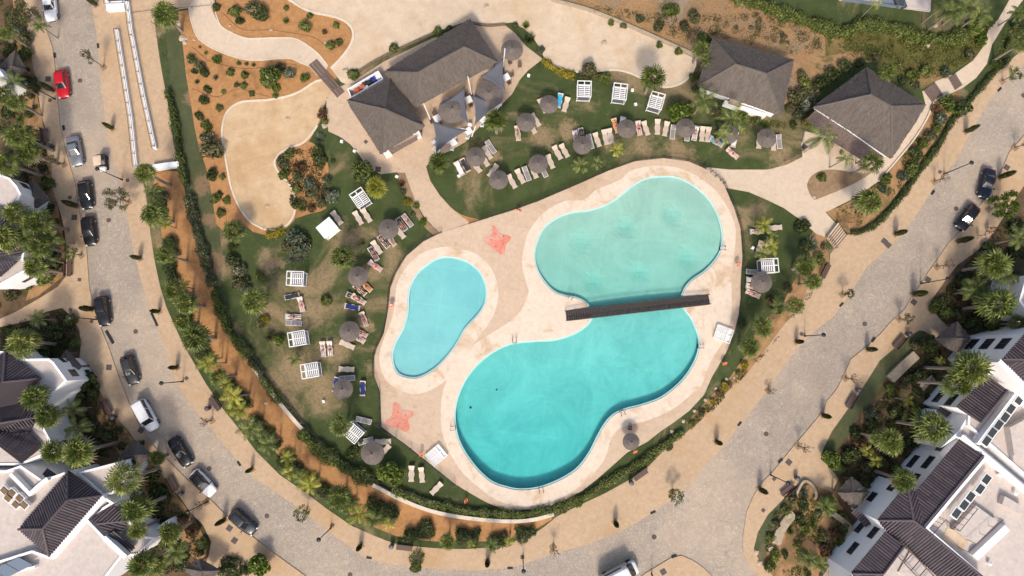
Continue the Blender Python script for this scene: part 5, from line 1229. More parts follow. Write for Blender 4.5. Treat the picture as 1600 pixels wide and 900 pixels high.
def lounger_proto(kind):
    """resin lounger with its waisted outline; kind grey = white frame with dark sling"""
    t = thing('sun_lounger', '', 'sun lounger', (0, 0, 0), 0, 'sun loungers')
    def outline(x0, x1, m=10):
        pts = []
        for k in range(m+1):
            x = x0+(x1-x0)*k/m; pts.append((x, .36+.045*cos((x+.1)*2*pi/1.05)))
        return pts+[(x, -y) for x, y in pts[::-1]]
    fmat = 'resinwhite' if kind == 'grey' else 'resin'
    mb = MB(); o = outline(-1.05, .42) if kind != 'grey' else [(-1.02, -.36), (.42, -.36), (.42, .36), (-1.02, .36)]
    mb.prism(o, .27, .34, True)
    for sx in (-.85, .3):
        for sy in (-.27, .27): mb.box((sx, sy, .135), (.09, .07, .27))
    mb.build('bed_frame', fmat, t)
    mb = MB(); o = outline(.44, 1.08, 6) if kind != 'grey' else [(.44, -.36), (1.06, -.36), (1.06, .36), (.44, .36)]
    mb.prism(o, 0, .05, True)
    mb.v = [(x, y, z+.29+(x-.44)*.42) for x, y, z in mb.v]
    mb.build('backrest', fmat, t)
    if kind == 'grey':
        mb = MB(); mb.box((-.3, 0, .355), (1.36, .60, .03)); q = len(mb.v); mb.box((.74, 0, .355), (.58, .60, .03))
        mb.v = [(x, y, z+(max(0, x-.44)*.42 if i >= q else 0)-(.0)) for i, (x, y, z) in enumerate(mb.v)]; mb.build('sling', 'slinggrey', t)
    else:
        mb = MB()
        for k in range(9): mb.box((-.92+k*.15, 0, .343), (.09, .56, .012))
        mb.build('slat_panel', fmat, t)
    return t
lgb, lgg = lounger_proto('beige'), lounger_proto('grey')
def towel_mesh(seed):
    rr = random.Random(seed); mb = MB(); nx_, ny_ = 14, 6
    for i in range(nx_+1):
        for j in range(ny_+1):
            x = -.85+1.75*i/nx_; y = -.31+.62*j/ny_+.03*sin(i*.9+seed); z = .375+max(0, x-.44)*.42+rr.uniform(0, .02)
            mb.v.append((x, y, z))
    for i in range(nx_):
        for j in range(ny_): a = i*(ny_+1)+j; mb.f.append((a, a+ny_+1, a+ny_+2, a+1))
    return mb
TC = {'white': (0.78, 0.77, 0.76), 'blue': (0.015, 0.03, 0.16), 'sky blue': (0.03, 0.38, 0.62), 'orange': (0.72, 0.27, 0.06), 'pink': (0.62, 0.26, 0.30), 'striped': (0.55, 0.5, 0.5), 'dark': (0.03, 0.03, 0.04), 'pale blue': (0.45, 0.6, 0.68)}
for k, c in TC.items():
    m = simple('towel_'+k, c, .95, var=.18, scale=2.5)
    if k in ('pink', 'striped', 'pale blue'):
        nt = m.node_tree; b = nt.nodes['Principled BSDF']; w = nt.nodes.new('ShaderNodeTexWave'); w.inputs['Scale'].default_value = 1.6; L(nt, objc(nt), w.inputs['Vector'])
        L(nt, ramp(nt, w.outputs['Fac'], [(0.45, c), (0.55, (0.75, 0.7, 0.7))]), b.inputs['Base Color'])
TWM = {k: towel_mesh(i).mesh('towel') for i, k in enumerate(TC)}
for k in TC: TWM[k].materials.append(MATS['towel_'+k])
# (x, y, angle of the long axis in the picture (head end first), kind, towel, person pose, row)
UL, LL, RLn = 'on the upper lawn', 'on the left lawn', 'on the right lawn'
LNG = [(718,264,-118,'b','white',None,UL),(727,259,-118,'b','dark',None,UL),(744,260,-125,'b',None,None,UL),(757,250,-118,'b',None,None,UL),(762,239,-125,'b',None,None,UL),(767,230,-125,'g',None,None,UL),(770,267,-55,'b',None,None,UL),
 (800,284,-116,'b',None,None,UL),(813,276,-116,'b',None,None,UL),(823,272,-114,'g',None,None,UL),(834,268,-114,'b',None,None,UL),(849,267,-114,'g',None,None,UL),(860,253,-112,'b',None,None,UL),(871,239,-118,'b',None,None,UL),(882,236,-116,'b',None,None,UL),
 (837,188,-122,'b',None,None,UL),(831,199,-122,'b',None,None,UL),(809,209,-97,'b',None,'bent',UL),(848,166,-114,'b',None,None,UL),(874,158,-80,'b','sky blue',None,UL),(884,164,-75,'b',None,None,UL),
 (900,216,-104,'g','striped','flat',UL),(909,212,-104,'g','dark','flat',UL),(922,222,-106,'g',None,None,UL),(933,219,-107,'b',None,None,UL),(946,215,-106,'b',None,None,UL),(954,213,-106,'b',None,None,UL),(962,197,-105,'b','orange','prone',UL),(971,195,-75,'b','pale blue',None,UL),
 (998,201,-97,'b','pink','flat',UL),(1009,201,-105,'b',None,None,UL),(1027,199,-86,'b',None,None,UL),(1040,202,-82,'b',None,None,UL),(1051,207,-83,'g',None,None,UL),(1074,210,-83,'g',None,None,UL),(1086,209,-80,'g','striped','flat',UL),(1097,210,-84,'b',None,None,UL),(1106,211,-84,'b',None,None,UL),
 (1119,222,-150,'b','sky blue','flat',UL),(1144,240,-140,'b','pink','prone',UL),(1147,219,-80,'b','pale blue',None,UL),(1186,221,-80,'b',None,None,UL),(1208,224,-85,'b',None,None,UL),(1217,222,-92,'g',None,None,UL),
 (527,341,-130,'b',None,None,LL),(560,341,-125,'b',None,None,LL),(573,337,-125,'b',None,None,LL),(625,363,-130,'b',None,None,LL),(628,351,-128,'g','dark','flat',LL),(637,345,-128,'g',None,'bent',LL),(611,375,-128,'b',None,'prone',LL),(600,378,-125,'g','dark','bent',LL),(589,387,-125,'b',None,None,LL),(584,397,-118,'g','dark','flat',LL),(587,416,-145,'b','pink','flat',LL),
 (572,447,-140,'b','orange','prone',LL),(563,453,-140,'b','dark','flat',LL),(553,464,-155,'g','dark','flat',LL),(561,468,-150,'b',None,'bent',LL),(551,480,-168,'b','blue',None,LL),(569,499,-110,'b',None,'prone',LL),(564,520,-155,'b',None,'flat',LL),(560,528,-145,'b','pink','bent',LL),(543,539,-155,'b',None,None,LL),
 (505,546,-98,'b','striped','bent',LL),(516,545,-98,'b','white','flat',LL),(542,577,178,'b',None,None,LL),(543,591,180,'g',None,None,LL),(525,601,-80,'b','blue',None,LL),(567,607,-88,'b','blue',None,LL),(457,463,168,'g','dark',None,LL),(471,476,-100,'b','striped','flat',LL),(459,495,178,'b','pale blue','flat',LL),(460,505,180,'g',None,None,LL),
 (569,657,-165,'g',None,None,LL),(572,689,165,'g',None,None,LL),(599,690,178,'b',None,None,LL),(601,704,-50,'b',None,None,LL),(643,740,-88,'b',None,None,LL),(659,742,-95,'b',None,None,LL),(682,763,-50,'b',None,None,LL),
 (1182,362,178,'b','pale blue','flat',RLn),(1210,356,175,'b',None,None,RLn),(1186,388,-75,'b',None,None,RLn),(1200,384,-80,'b',None,None,RLn),(1176,425,-175,'g',None,None,RLn),(1177,437,-178,'b','striped',None,RLn),(1176,448,-170,'b','white','flat',RLn),(1176,459,-160,'b','pink','prone',RLn)]

# ================================================================ PEOPLE
def skin_mesh(name, bones, mat, sub=2):
    """bones: list of chains [(x,y,z,r), ...]; chains share points with the same coordinates"""
    vs = []; idx = {}; es = []; rs = []
    for chn in bones:
        pv = None
        for x, y, z, r in chn:
            k = (round(x, 3), round(y, 3), round(z, 3))
            if k not in idx: idx[k] = len(vs); vs.append((x, y, z)); rs.append(r)
            if pv is not None and pv != idx[k]: es.append((pv, idx[k]))
            pv = idx[k]
    me = bpy.data.meshes.new(name+'_rig'); me.from_pydata(vs, es, []); o = bpy.data.objects.new(name+'_rig', me); COL.objects.link(o)
    sm = o.modifiers.new('s', 'SKIN'); sd = o.modifiers.new('u', 'SUBSURF'); sd.levels = sub; sd.render_levels = sub
    sm.use_smooth_shade = True
    for i, d in enumerate(me.skin_vertices[0].data): d.radius = (rs[i], rs[i]); d.use_root = (i == 0)
    dg = bpy.context.evaluated_depsgraph_get(); dg.update()
    m2 = bpy.data.meshes.new_from_object(o.evaluated_get(dg)); m2.name = name
    bpy.data.objects.remove(o); m2.materials.clear(); m2.materials.append(MATS[mat]); return m2
for n_, c_ in (('skin_fair', (0.55, 0.31, 0.21)), ('skin_tan', (0.40, 0.20, 0.12))): simple(n_, c_, .55, var=.08)
for n_, c_ in (('cloth_black', (0.02, 0.02, 0.025)), ('cloth_red', (0.5, 0.015, 0.02)), ('cloth_white', (0.75, 0.74, 0.72)), ('cloth_navy', (0.02, 0.03, 0.10)), ('cloth_pink', (0.6, 0.2, 0.22)), ('hair_dark', (0.025, 0.016, 0.012)), ('hair_brown', (0.10, 0.055, 0.03)), ('cloth_teal', (0.02, 0.2, 0.22))): simple(n_, c_, .9)
def hand(wx, wy, wz, dx, dy, dz, side):
    """palm and five bent fingers from the wrist; d = direction of the forearm"""
    d = Vector((dx, dy, dz)).normalized(); up_ = Vector((0, 0, 1)) if abs(d.z) < .9 else Vector((1, 0, 0)); s = d.cross(up_).normalized()*side; w = Vector((wx, wy, wz)); n = s.cross(d).normalized()
    out = []; k = w+d*.075
    for i, (o, l) in enumerate(((-.03, .068), (-.01, .08), (.012, .075), (.032, .058))):
        b = k+s*o; c = b+d*l*.5-n*.006; e = b+d*l-n*.03; out.append([(*k, .022), (*b, .0105), (*c, .0095), (*e, .008)])
    b = w+d*.03-s*.028; out.append([(*(w+d*.03), .022), (*b, .013), (*(b+d*.03-s*.022), .011), (*(b+d*.055-s*.024), .009)])
    return [[(*w, .024), (*(w+d*.03), .022), (*k, .022)]]+out
def body_pose(pose):
    """lying along +x (head at +x), z = height above the mattress"""
    H = {}
    if pose in ('flat', 'prone', 'bent'):
        pel = (0, 0, .11, .125); sp = (.22, 0, .115, .115); chh = (.40, 0, .12, .135); nk = (.56, 0, .125, .055); hd0 = (.64, 0, .13, .075); hd = (.71, 0, .14, .098); hd2 = (.79, 0, .135, .07)
        ch_ = [[pel, sp, chh, nk, hd0, hd, hd2]]
        for s in (-1, 1):
            hip = (-.06, s*.10, .10, .095)
            if pose == 'bent' and s == 1: kn, an, toe = (-.36, s*.14, .40, .062), (-.62, s*.13, .06, .04), (-.76, s*.14, .05, .028)
            else: kn, an, toe = (-.48, s*.12, .09, .062), (-.88, s*.13, .065, .04), (-.92, s*.16, .12, .03)
            ch_.append([pel, hip, ((hip[0]+kn[0])/2, (hip[1]+kn[1])/2, (hip[2]+kn[2])/2, .08), kn, ((kn[0]+an[0])/2, (kn[1]+an[1])/2, (kn[2]+an[2])/2+.005, .055), an, toe])
            sh = (.46, s*.19, .12, .062)
            if pose == 'flat': el, wr = (.20, s*.29, .08, .042), (-.04, s*.27, .09, .03)
            elif pose == 'prone': el, wr = (.62, s*.36, .07, .042), (.80, s*.16, .06, .03)
            else: el, wr = (.72, s*.34, .14, .042), (.83, s*.12, .10, .03)
            ch_.append([chh, sh, ((sh[0]+el[0])/2, (sh[1]+el[1])/2, (sh[2]+el[2])/2, .05), el, wr]); ch_ += hand(*wr[:3], wr[0]-el[0], wr[1]-el[1], wr[2]-el[2], s)
        return ch_, pel, sp, chh, hd, hd2
    if pose == 'stand':
        pel = (0, 0, .92, .12); sp = (0, 0, 1.12, .11); chh = (0, 0, 1.32, .135); nk = (0, 0, 1.47, .055); hd = (.02, 0, 1.60, .098); hd2 = (.0, 0, 1.69, .075)
        ch_ = [[pel, sp, chh, nk, hd, hd2]]
        for s in (-1, 1):
            hip = (0, s*.10, .86, .095); st_ = .22*s; kn = (.06+st_*.5, s*.11, .48, .062); an = (st_-.04, s*.11, .09, .042); toe = (st_+.13, s*.12, .04, .032)
            ch_.append([pel, hip, (.03, s*.105, .68, .08), kn, ((kn[0]+an[0])/2-.02, s*.11, .29, .056), an, toe])
            sh = (0, s*.19, 1.40, .06); el = (-.04-st_*.3, s*.26, 1.12, .042); wr = (.10-st_*.4, s*.27, .90, .03)
            ch_.append([chh, sh, (-.02, s*.23, 1.26, .05), el, wr]); ch_ += hand(*wr[:3], wr[0]-el[0], wr[1]-el[1], wr[2]-el[2], s)
        return ch_, pel, sp, chh, hd, hd2
    if pose == 'sit':
        pel = (0, 0, .55, .125); sp = (-.03, 0, .74, .115); chh = (-.05, 0, .94, .135); nk = (-.05, 0, 1.09, .055); hd = (-.02, 0, 1.22, .098); hd2 = (-.04, 0, 1.31, .075)
        ch_ = [[pel, sp, chh, nk, hd, hd2]]
        for s in (-1, 1):
            hip = (.04, s*.10, .53, .095); kn = (.46, s*.14, .52, .062); an = (.50, s*.14, .09, .042); toe = (.66, s*.16, .04, .032)
            ch_.append([pel, hip, (.25, s*.12, .53, .08), kn, (.49, s*.14, .3, .055), an, toe])
            sh = (-.05, s*.19, 1.02, .06); el = (.02, s*.27, .76, .042); wr = (.27, s*.19, .63, .03)
            ch_.append([chh, sh, (-.02, s*.24, .89, .05), el, wr]); ch_ += hand(*wr[:3], wr[0]-el[0], wr[1]-el[1], wr[2]-el[2], s)
        return ch_, pel, sp, chh, hd, hd2
BODY = {}
def clothing(pose, pts, nm, mat, g=.012):
    key = (pose, nm, mat)
    if key not in BODY: BODY[key] = skin_mesh(nm, [[(x, y, z, r+g) for x, y, z, r in pts]], mat, 1)
    return BODY[key]
def person(label, pose, loc, rz, skin='skin_fair', top=None, bottom='cloth_black', hair='hair_dark', group=None):
    t = thing('person', label, 'person', loc, rz, group); ch_, pel, sp, chh, hd, hd2 = body_pose(pose)
    if (pose, skin) not in BODY: BODY[(pose, skin)] = skin_mesh('body', ch_, skin, 2)
    link('body', BODY[(pose, skin)], None, t)
    hips = ch_[1][1], ch_[1][2], ch_[3+5+0][1] if False else None
    legs = [c for c in ch_ if len(c) == 7 and c[0] == pel and c is not ch_[0]]
    key = (pose, 'trunks', bottom)
    if key not in BODY:
        BODY[key] = skin_mesh('trunks', [[(a[0], a[1], a[2], a[3]+.014) for a in (pel, sp[:3]+(.112,))][:1]+[(sum(v) if False else v) for v in [( (pel[0]+sp[0])/2, (pel[1]+sp[1])/2, (pel[2]+sp[2])/2, .128)]]]+[[(pel[0], pel[1], pel[2], pel[3]+.014)]+[(c[1][0], c[1][1], c[1][2], c[1][3]+.016), ((c[1][0]+c[2][0])/2, (c[1][1]+c[2][1])/2, (c[1][2]+c[2][2])/2, .098)] for c in legs], bottom, 1)
    link('trunks', BODY[key], None, t)
    if top:
        k2 = (pose, 'top', top)
        if k2 not in BODY:
            m_ = tuple((sp[i]+chh[i])/2 for i in range(3)); BODY[k2] = skin_mesh('top', [[(*m_, .138), (*chh[:3], .150), (*(chh[i]+(chh[i]-sp[i])*.35 for i in range(3)), .12)]], top, 1)
        link('top', BODY[k2], None, t)
    k3 = (pose, 'hair', hair)
    if k3 not in BODY:
        up_ = Vector(hd2[:3])-Vector(hd[:3]); q = Vector(hd[:3]); back = Vector((-.03, 0, .0)) if pose in ('stand', 'sit') else Vector((.015, 0, .03 if pose == 'prone' else -.02))
        BODY[k3] = skin_mesh('hair', [[(*(q+back), .098), (*(q+up_*.55+back), .105), (*(q+up_*1.0+back*.6), .08)]], hair, 1)
    link('hair', BODY[k3], None, t)
    if pose != 'prone':
        k4 = (pose, 'face')
        if k4 not in BODY:
            q = Vector(hd[:3]); fw = Vector((1, 0, 0)) if pose in ('stand', 'sit') else Vector((0, 0, 1)); upv = Vector((0, 0, 1)) if pose in ('stand', 'sit') else Vector((1, 0, 0)); sd = fw.cross(upv)
            mb = MB(); f0 = q+fw*.095
            for s in (-1, 1): e = f0+sd*s*.034+upv*.012; mb.box(tuple(e), (.018, .018, .018))
            mb.box(tuple(f0-upv*.045), (.02, .035, .012)); mb.build_ = None
            BODY[k4] = mb.mesh('eyes'); BODY[k4].materials.append(MATS['hair_dark'])
        link('eyes', BODY[k4], None, t)
    return t
SK = ['skin_fair', 'skin_tan']; TOPS = [None, 'cloth_black', 'cloth_navy', None, 'cloth_pink']; BOT = ['cloth_black', 'cloth_navy', 'cloth_red', 'cloth_teal', 'cloth_black']; HR = ['hair_dark', 'hair_brown']
BN = {'cloth_black': 'black', 'cloth_navy': 'navy', 'cloth_red': 'red', 'cloth_teal': 'teal', 'cloth_pink': 'pink'}
ip = 0
for i, (x, y, a, kd, tw, ps, row) in enumerate(LNG):
    p = U(x, y, .35); rz = radians(-a+R.uniform(-4, 4))
    o = dup(lgb if kd == 'b' else lgg, (p.x, p.y, .10), rz, R.uniform(.98, 1.04))
    fam(o, ('beige sun lounger ' if kd == 'b' else 'grey sling sun lounger ')+('under a %s towel ' % tw if tw else 'with a sunbather ' if ps else '')+row, x, y, 'x' if row == UL else 'y')
    if tw:
        q = link('towel', TWM[tw], None, None, (p.x, p.y, .103), rz+R.uniform(-.06, .06)); tag(q, '', 'towel', 'towels on the loungers'); fam(q, '%s towel spread on a lounger %s' % (tw, row), x, y, 'x' if row == UL else 'y')
    if ps:
        ip += 1; top = TOPS[ip % 5]; bt = BOT[(ip*3) % 5]
        off = -.05 if ps != 'bent' else .0
        pp_ = person('', ps, (p.x+cos(rz)*off, p.y+sin(rz)*off, .10+.365), rz, SK[ip % 2], top, bt, HR[(ip//2) % 2], 'sunbathers on the loungers')
        pp_.rotation_euler = (0, 0, rz)
        fam(pp_, '%s person %s %s' % ({'flat': 'supine', 'prone': 'prone', 'bent': 'raised-knee'}[ps], row, 'all in %s' % BN[bt] if top == bt else 'in %s swimwear%s' % (BN[bt], ', %s top' % BN[top] if top else '')), x, y, 'x' if row == UL else 'y')
wipe(lgb); wipe(lgg)
# the lifeguard by the small parasol, and people walking on the right pavement
mb = MB()
p = U(984, 668, .4); lc = thing('lifeguard_chair', 'low dark chair under the red clad lifeguard on the deck', 'chair', (p.x, p.y, .14), radians(-280))
for sx in (-.22, .22):
    for sy in (-.22, .22): mb = MB(); mb.tube([(sx, sy, 0), (sx, sy, .42)], .025, 6); mb.build('leg', 'darkmetal', lc)
mb = MB(); mb.box((0, 0, .43), (.5, .5, .05)); mb.build('seat', 'cloth_black', lc); mb = MB(); mb.box((-.25, 0, .7), (.05, .5, .5)); mb.build('backrest', 'cloth_black', lc)
person('person in red top and black shorts sitting on a chair beside the small deck parasol', 'sit', (p.x, p.y, .14), radians(-280), 'skin_tan', 'cloth_red', 'cloth_black')
p = U(1533, 369, .9); person('person in white top walking on the right pavement, lower left of the group', 'stand', (p.x, p.y, .12), 1.2, 'skin_fair', 'cloth_white', 'cloth_white', 'hair_brown')
p = U(1546, 363, .9); person('person in black clothes standing on the right pavement between two others', 'stand', (p.x, p.y, .12), .6, 'skin_fair', 'cloth_black', 'cloth_black')
p = U(1549, 357, .9); person('person in pink top standing by the plants on right pavement, uppermost of the group', 'stand', (p.x, p.y, .12), .9, 'skin_tan', 'cloth_pink', 'cloth_navy')

# ---- slatted daybeds
def daybed_proto(slats=True, solid=False, low=False):
    t = thing('daybed', '', 'daybed', (0, 0, 0), 0, 'white four-post daybeds'); X, Y, Z = 1.2, 1.0, (2.15 if not low else .42)
    for sx in (-1, 1):
        for sy in (-1, 1): mb = MB(); mb.box((sx*X, sy*Y, Z/2), (.09, .09, Z)); mb.build('post', 'whitepaint', t)
    mb = MB(); mb.sweep([(-X-.045, -Y-.045), (X+.045, -Y-.045), (X+.045, Y+.045), (-X-.045, Y+.045)], .11, Z, Z+.1, True); mb.box((0, 0, Z+.04), (2*X-.1, .14, .08)); mb.box((X*.52, 0, Z+.04), (.12, 2*Y-.1, .078)); mb.build('roof_frame', 'whitepaint', t)
    mb = MB()
    if solid: mb.box((0, 0, Z+.06), (2*X, 2*Y, .05)); mb.build('roof_cloth', 'whitefabric', t)
    else:
        for s in (-1, 1):
            for k in range(6):
                mb.box((-X+.22+k*.29, s*Y*.5, Z+.05), (.13, Y*.78, .035), 0)
        mb.build('roof_slats', 'whitepaint', t)
    mb = MB(); mb.box((0, 0, .2), (2*X, 2*Y, .12)); mb.build('bed_base', 'whitepaint', t)
    if low: return t
    mb = MB(); mb.box((0, 0, .36), (2*X-.15, 2*Y-.15, .2), 0, .97); mb.build('mattress', 'cushionshaded' if not solid else 'whitefabric', t)
    return t
db, dbs, dbl = daybed_proto(), daybed_proto(solid=True), daybed_proto(low=True)
DB = [(913,139,-88,0,'white slatted daybed on the upper lawn, leftmost of the three below the sand'),(969,143,-83,0,'white slatted daybed on the upper lawn, middle of the three below the sand'),(1026,157,-74,0,'white slatted daybed beside the sand area palm, right one of the three'),
 (461,435,-178,0,'white slatted daybed on the left lawn, uppermost of the three in a column'),(464,529,170,0,'white slatted daybed on the left lawn, middle of the three in a column'),(484,579,170,0,'white slatted daybed on the left lawn, lowest of the three in a column'),
 (562,309,-125,0,'white slatted daybed next to the yellow palm at the top of left lawn'),(511,356,140,1,'white daybed with solid cloth roof on the left lawn'),(551,676,-140,0,'white slatted daybed beside the low lawn palm at the bottom'),(1203,415,-3,0,'white slatted daybed on the right lawn above the parasol'),
 (1130,522,20,0,'low white slatted platform on the pool deck by the right fence'),(682,711,-40,0,'low white slatted platform on the pool deck at lower left')]
for x, y, a, s, lb in DB:
    p = U(x, y, .4 if x in (1130, 682) else 2.1); dup(dbl if x in (1130, 682) else dbs if s else db, (p.x, p.y, .14 if x in (1130, 682) else .10), radians(-a), .93, lb)
wipe(db); wipe(dbs); wipe(dbl)

# ---- shade sails, tables and chairs on the bar terrace
def sail(label, c, zs):
    t = thing('shade_sail', label, 'shade sail', (0, 0, 0)); P = [U(x, y, z) for (x, y), z in zip(c, zs)]; n = 10; cen = (P[0]+P[1]+P[2])/3
    vs = []; idx = {}; fs = []
    for i in range(n+1):
        for j in range(n+1-i):
            a, b, g = i/n, j/n, 1-i/n-j/n; q = P[0]*a+P[1]*b+P[2]*g
            pull = 4*max(a*b*(1-g)**1, b*g*(1-a), g*a*(1-b)); e = min(a, b, g)
            k = 0.30*(1-3*e)*4*max(a*b if g < .34 else 0, b*g if a < .34 else 0, g*a if b < .34 else 0)*(1 if e < .34 else 0)
            q = q+(cen-q)*k*.55; q.z -= .25*e*3
            idx[(i, j)] = len(vs); vs.append(q)
    for i in range(n):
        for j in range(n-i):
            fs.append((idx[(i, j)], idx[(i+1, j)], idx[(i, j+1)]))
            if i+j < n-1: fs.append((idx[(i+1, j)], idx[(i+1, j+1)], idx[(i, j+1)]))
    m = MB(); m.add(vs, fs); o = m.build('cloth', 'sail', t, True); sd = o.modifiers.new('t', 'SOLIDIFY'); sd.thickness = .02
    return t
sail('grey blue triangular shade sail at the upper right end of the terrace', ((750,119),(786,90),(790,144)), (2.9,3.4,2.6))
sail('grey blue triangular shade sail against the bar roof edge, in the middle', ((687,163),(726,134),(732,194)), (2.9,3.2,2.8))
sail('grey blue triangular shade sail hanging by the terrace palm', ((738,148),(784,160),(742,196)), (3.4,2.5,2.7))
sail('grey blue triangular shade sail at the lower left end of the terrace', ((675,188),(731,203),(681,239)), (3.3,2.5,2.6))
def pole(label, base, top):
    t = thing('sail_pole', label, 'pole', (0, 0, 0)); a, b = U(*base, .13), U(*top); mb = MB(); mb.tube([a, b], .075, 8); mb.build('mast', 'whitepaint', t); mb = MB(); mb.box((a.x, a.y, .16), (.35, .35, .06)); mb.build('base_plate', 'darkmetal', t)
pole('white leaning sail pole at the middle of the terrace', (737,148), (731,120,4.6)); pole('white leaning sail pole at left end of the terrace', (674,190), (662,162,4.4))
pole('white leaning sail pole at the top of the terrace', (786,106), (789,76,4.6)); pole('white short sail pole on the lawn edge of the terrace', (737,214), (743,197,3.0))
def table_proto():
    t = thing('terrace_table', '', 'table', (0, 0, 0), 0, 'white tables on the bar terrace'); mb = MB(); mb.box((0, 0, .73), (1.0, 1.0, .04)); mb.build('tabletop', 'whitepaint', t)
    for sx in (-.4, .4):
        for sy in (-.4, .4): mb = MB(); mb.box((sx, sy, .355), (.05, .05, .71)); mb.build('leg', 'whitepaint', t)
    return t
def chair_proto(mat):
    t = thing('terrace_chair', '', 'chair', (0, 0, 0), 0, 'chairs on the bar terrace'); mb = MB(); mb.box((0, 0, .45), (.5, .52, .06), 0, .95); mb.build('seat', mat, t)
    mb = MB(); mb.box((-.26, 0, .72), (.06, .5, .5), 0, .9); mb.build('backrest', mat, t)
    for s in (-1, 1): mb = MB(); mb.box((0, s*.27, .63), (.46, .05, .04)); mb.build('armrest', mat, t)
    for sx in (-.2, .2):
        for sy in (-.2, .2): mb = MB(); mb.box((sx, sy, .21), (.04, .04, .42)); mb.build('leg', mat, t)
    return t
tb, cw, cb = table_proto(), chair_proto('whitepaint'), chair_proto('wood')
for x, y, a, dark in ((791,121,.5,1),(732,156,.4,1),(683,185,.5,1),(708,223,.6,0),(732,205,.6,0),(754,186,.7,0),(777,164,.8,0)):
    p = U(x, y, .75); o = dup(tb, (p.x, p.y, .13), a); fam(o, 'white square table on the bar terrace %s' % ('among dark chairs' if dark else 'along the lawn edge'), x, y)
    for k in range(4 if dark else 3):
        an = a+k*pi/2+(pi/4 if not dark else 0); q = Vector((p.x+cos(an)*.85, p.y+sin(an)*.85)); o = dup(cb if dark else cw, (q.x, q.y, .13), an+pi); fam(o, '%s chair at a table on the bar terrace' % ('dark wooden' if dark else 'white'), x+k, y)
for x, y in ((678,222),(679,232),(684,236),(797,98),(812,103)):
    p = U(x, y, .5); o = dup(cw if x < 700 else cb, (p.x, p.y, .13), x*.3); fam(o, '%s chair standing alone at the %s end of terrace' % ('white' if x < 700 else 'dark wooden', 'lower left' if x < 700 else 'upper'), x, y)
wipe(tb); wipe(cw); wipe(cb)
# speakers / uplighters on the lawns
mb = MB(); mb.box((0, 0, .16), (.42, .42, .32), 0, .85); mb.box((0, 0, .34), (.3, .3, .06)); spk = mb.mesh('garden_box'); spk.materials.append(MATS['whitepaint'])
for x, y in ((534,221),(554,236),(620,276),(993,163),(988,141),(826,118),(506,627),(717,275),(1176,387),(598,378)):
    p = U(x, y, .2); o = link('garden_light', spk, None, None, (p.x, p.y, .10), x); tag(o, '', 'garden light', 'small pale garden lights'); fam(o, 'small pale box shaped garden light on the grass', x, y)
# ================================================================ VEGETATION
def rnd(a, b): return NR.uniform(a, b)
def quads_mesh(name, C, T, B, mat, tip=True):
    """leaves: centre, half-length and half-width vectors (numpy N x 3); pointed diamonds"""
    n = len(C); v = np.empty((n*4, 3)); v[0::4] = C-T; v[1::4] = C+B-T*.1; v[2::4] = C+T; v[3::4] = C-B-T*.1
    me = bpy.data.meshes.new(name); me.vertices.add(n*4); me.vertices.foreach_set('co', v.ravel())
    me.loops.add(n*4); me.loops.foreach_set('vertex_index', np.arange(n*4, dtype=np.int32))
    me.polygons.add(n); me.polygons.foreach_set('loop_start', np.arange(0, n*4, 4, dtype=np.int32)); me.polygons.foreach_set('loop_total', np.full(n, 4, dtype=np.int32))
    me.update(); me.validate(); me.materials.append(MATS[mat]); return me
def unit(a): return a/np.maximum(np.linalg.norm(a, axis=1, keepdims=True), 1e-9)
def leaves(P, size, up=.8, asp=.5, nrm=None):
    """random leaf frames at points P; normals lean up (or along nrm)"""
    n = len(P); N = NR.normal(size=(n, 3)); N = unit(N)
    N = unit(N+(np.array([0, 0, up]) if nrm is None else nrm*up))
    A = unit(np.cross(N, NR.normal(size=(n, 3)))); Bv = np.cross(N, A); s = (size*NR.uniform(.6, 1.35, n))[:, None]
    return P, A*s, Bv*s*asp
def cloud(n, r, h, lumps=7, seed=0, flat=.0, hollow=.55):
    """points in an uneven crown of several clumps, more of them near the outside"""
    rs = np.random.RandomState(seed); cs = []; 
    for i in range(lumps):
        a = 2*pi*i/lumps+rs.uniform(-.5, .5); q = r*rs.uniform(.25, .62); cs.append((q*cos(a), q*sin(a), h*rs.uniform(.35, .72), r*rs.uniform(.34, .56)))
    cs.append((0, 0, h*.72, r*.5)); pts = []; nr = []
    per = n//len(cs)
    for cx, cy, cz, q in cs:
        d = unit(rs.normal(size=(per, 3))); k = q*(hollow+(1-hollow)*rs.uniform(0, 1, per)**.5)*rs.uniform(.85, 1.12, per)
        p = d*k[:, None]*np.array([1, 1, max(.6, h/(2*r))])+np.array([cx, cy, cz]); m = p[:, 2] > .03
        pts.append(p[m]); nr.append(d[m])
    return np.vstack(pts), np.vstack(nr)
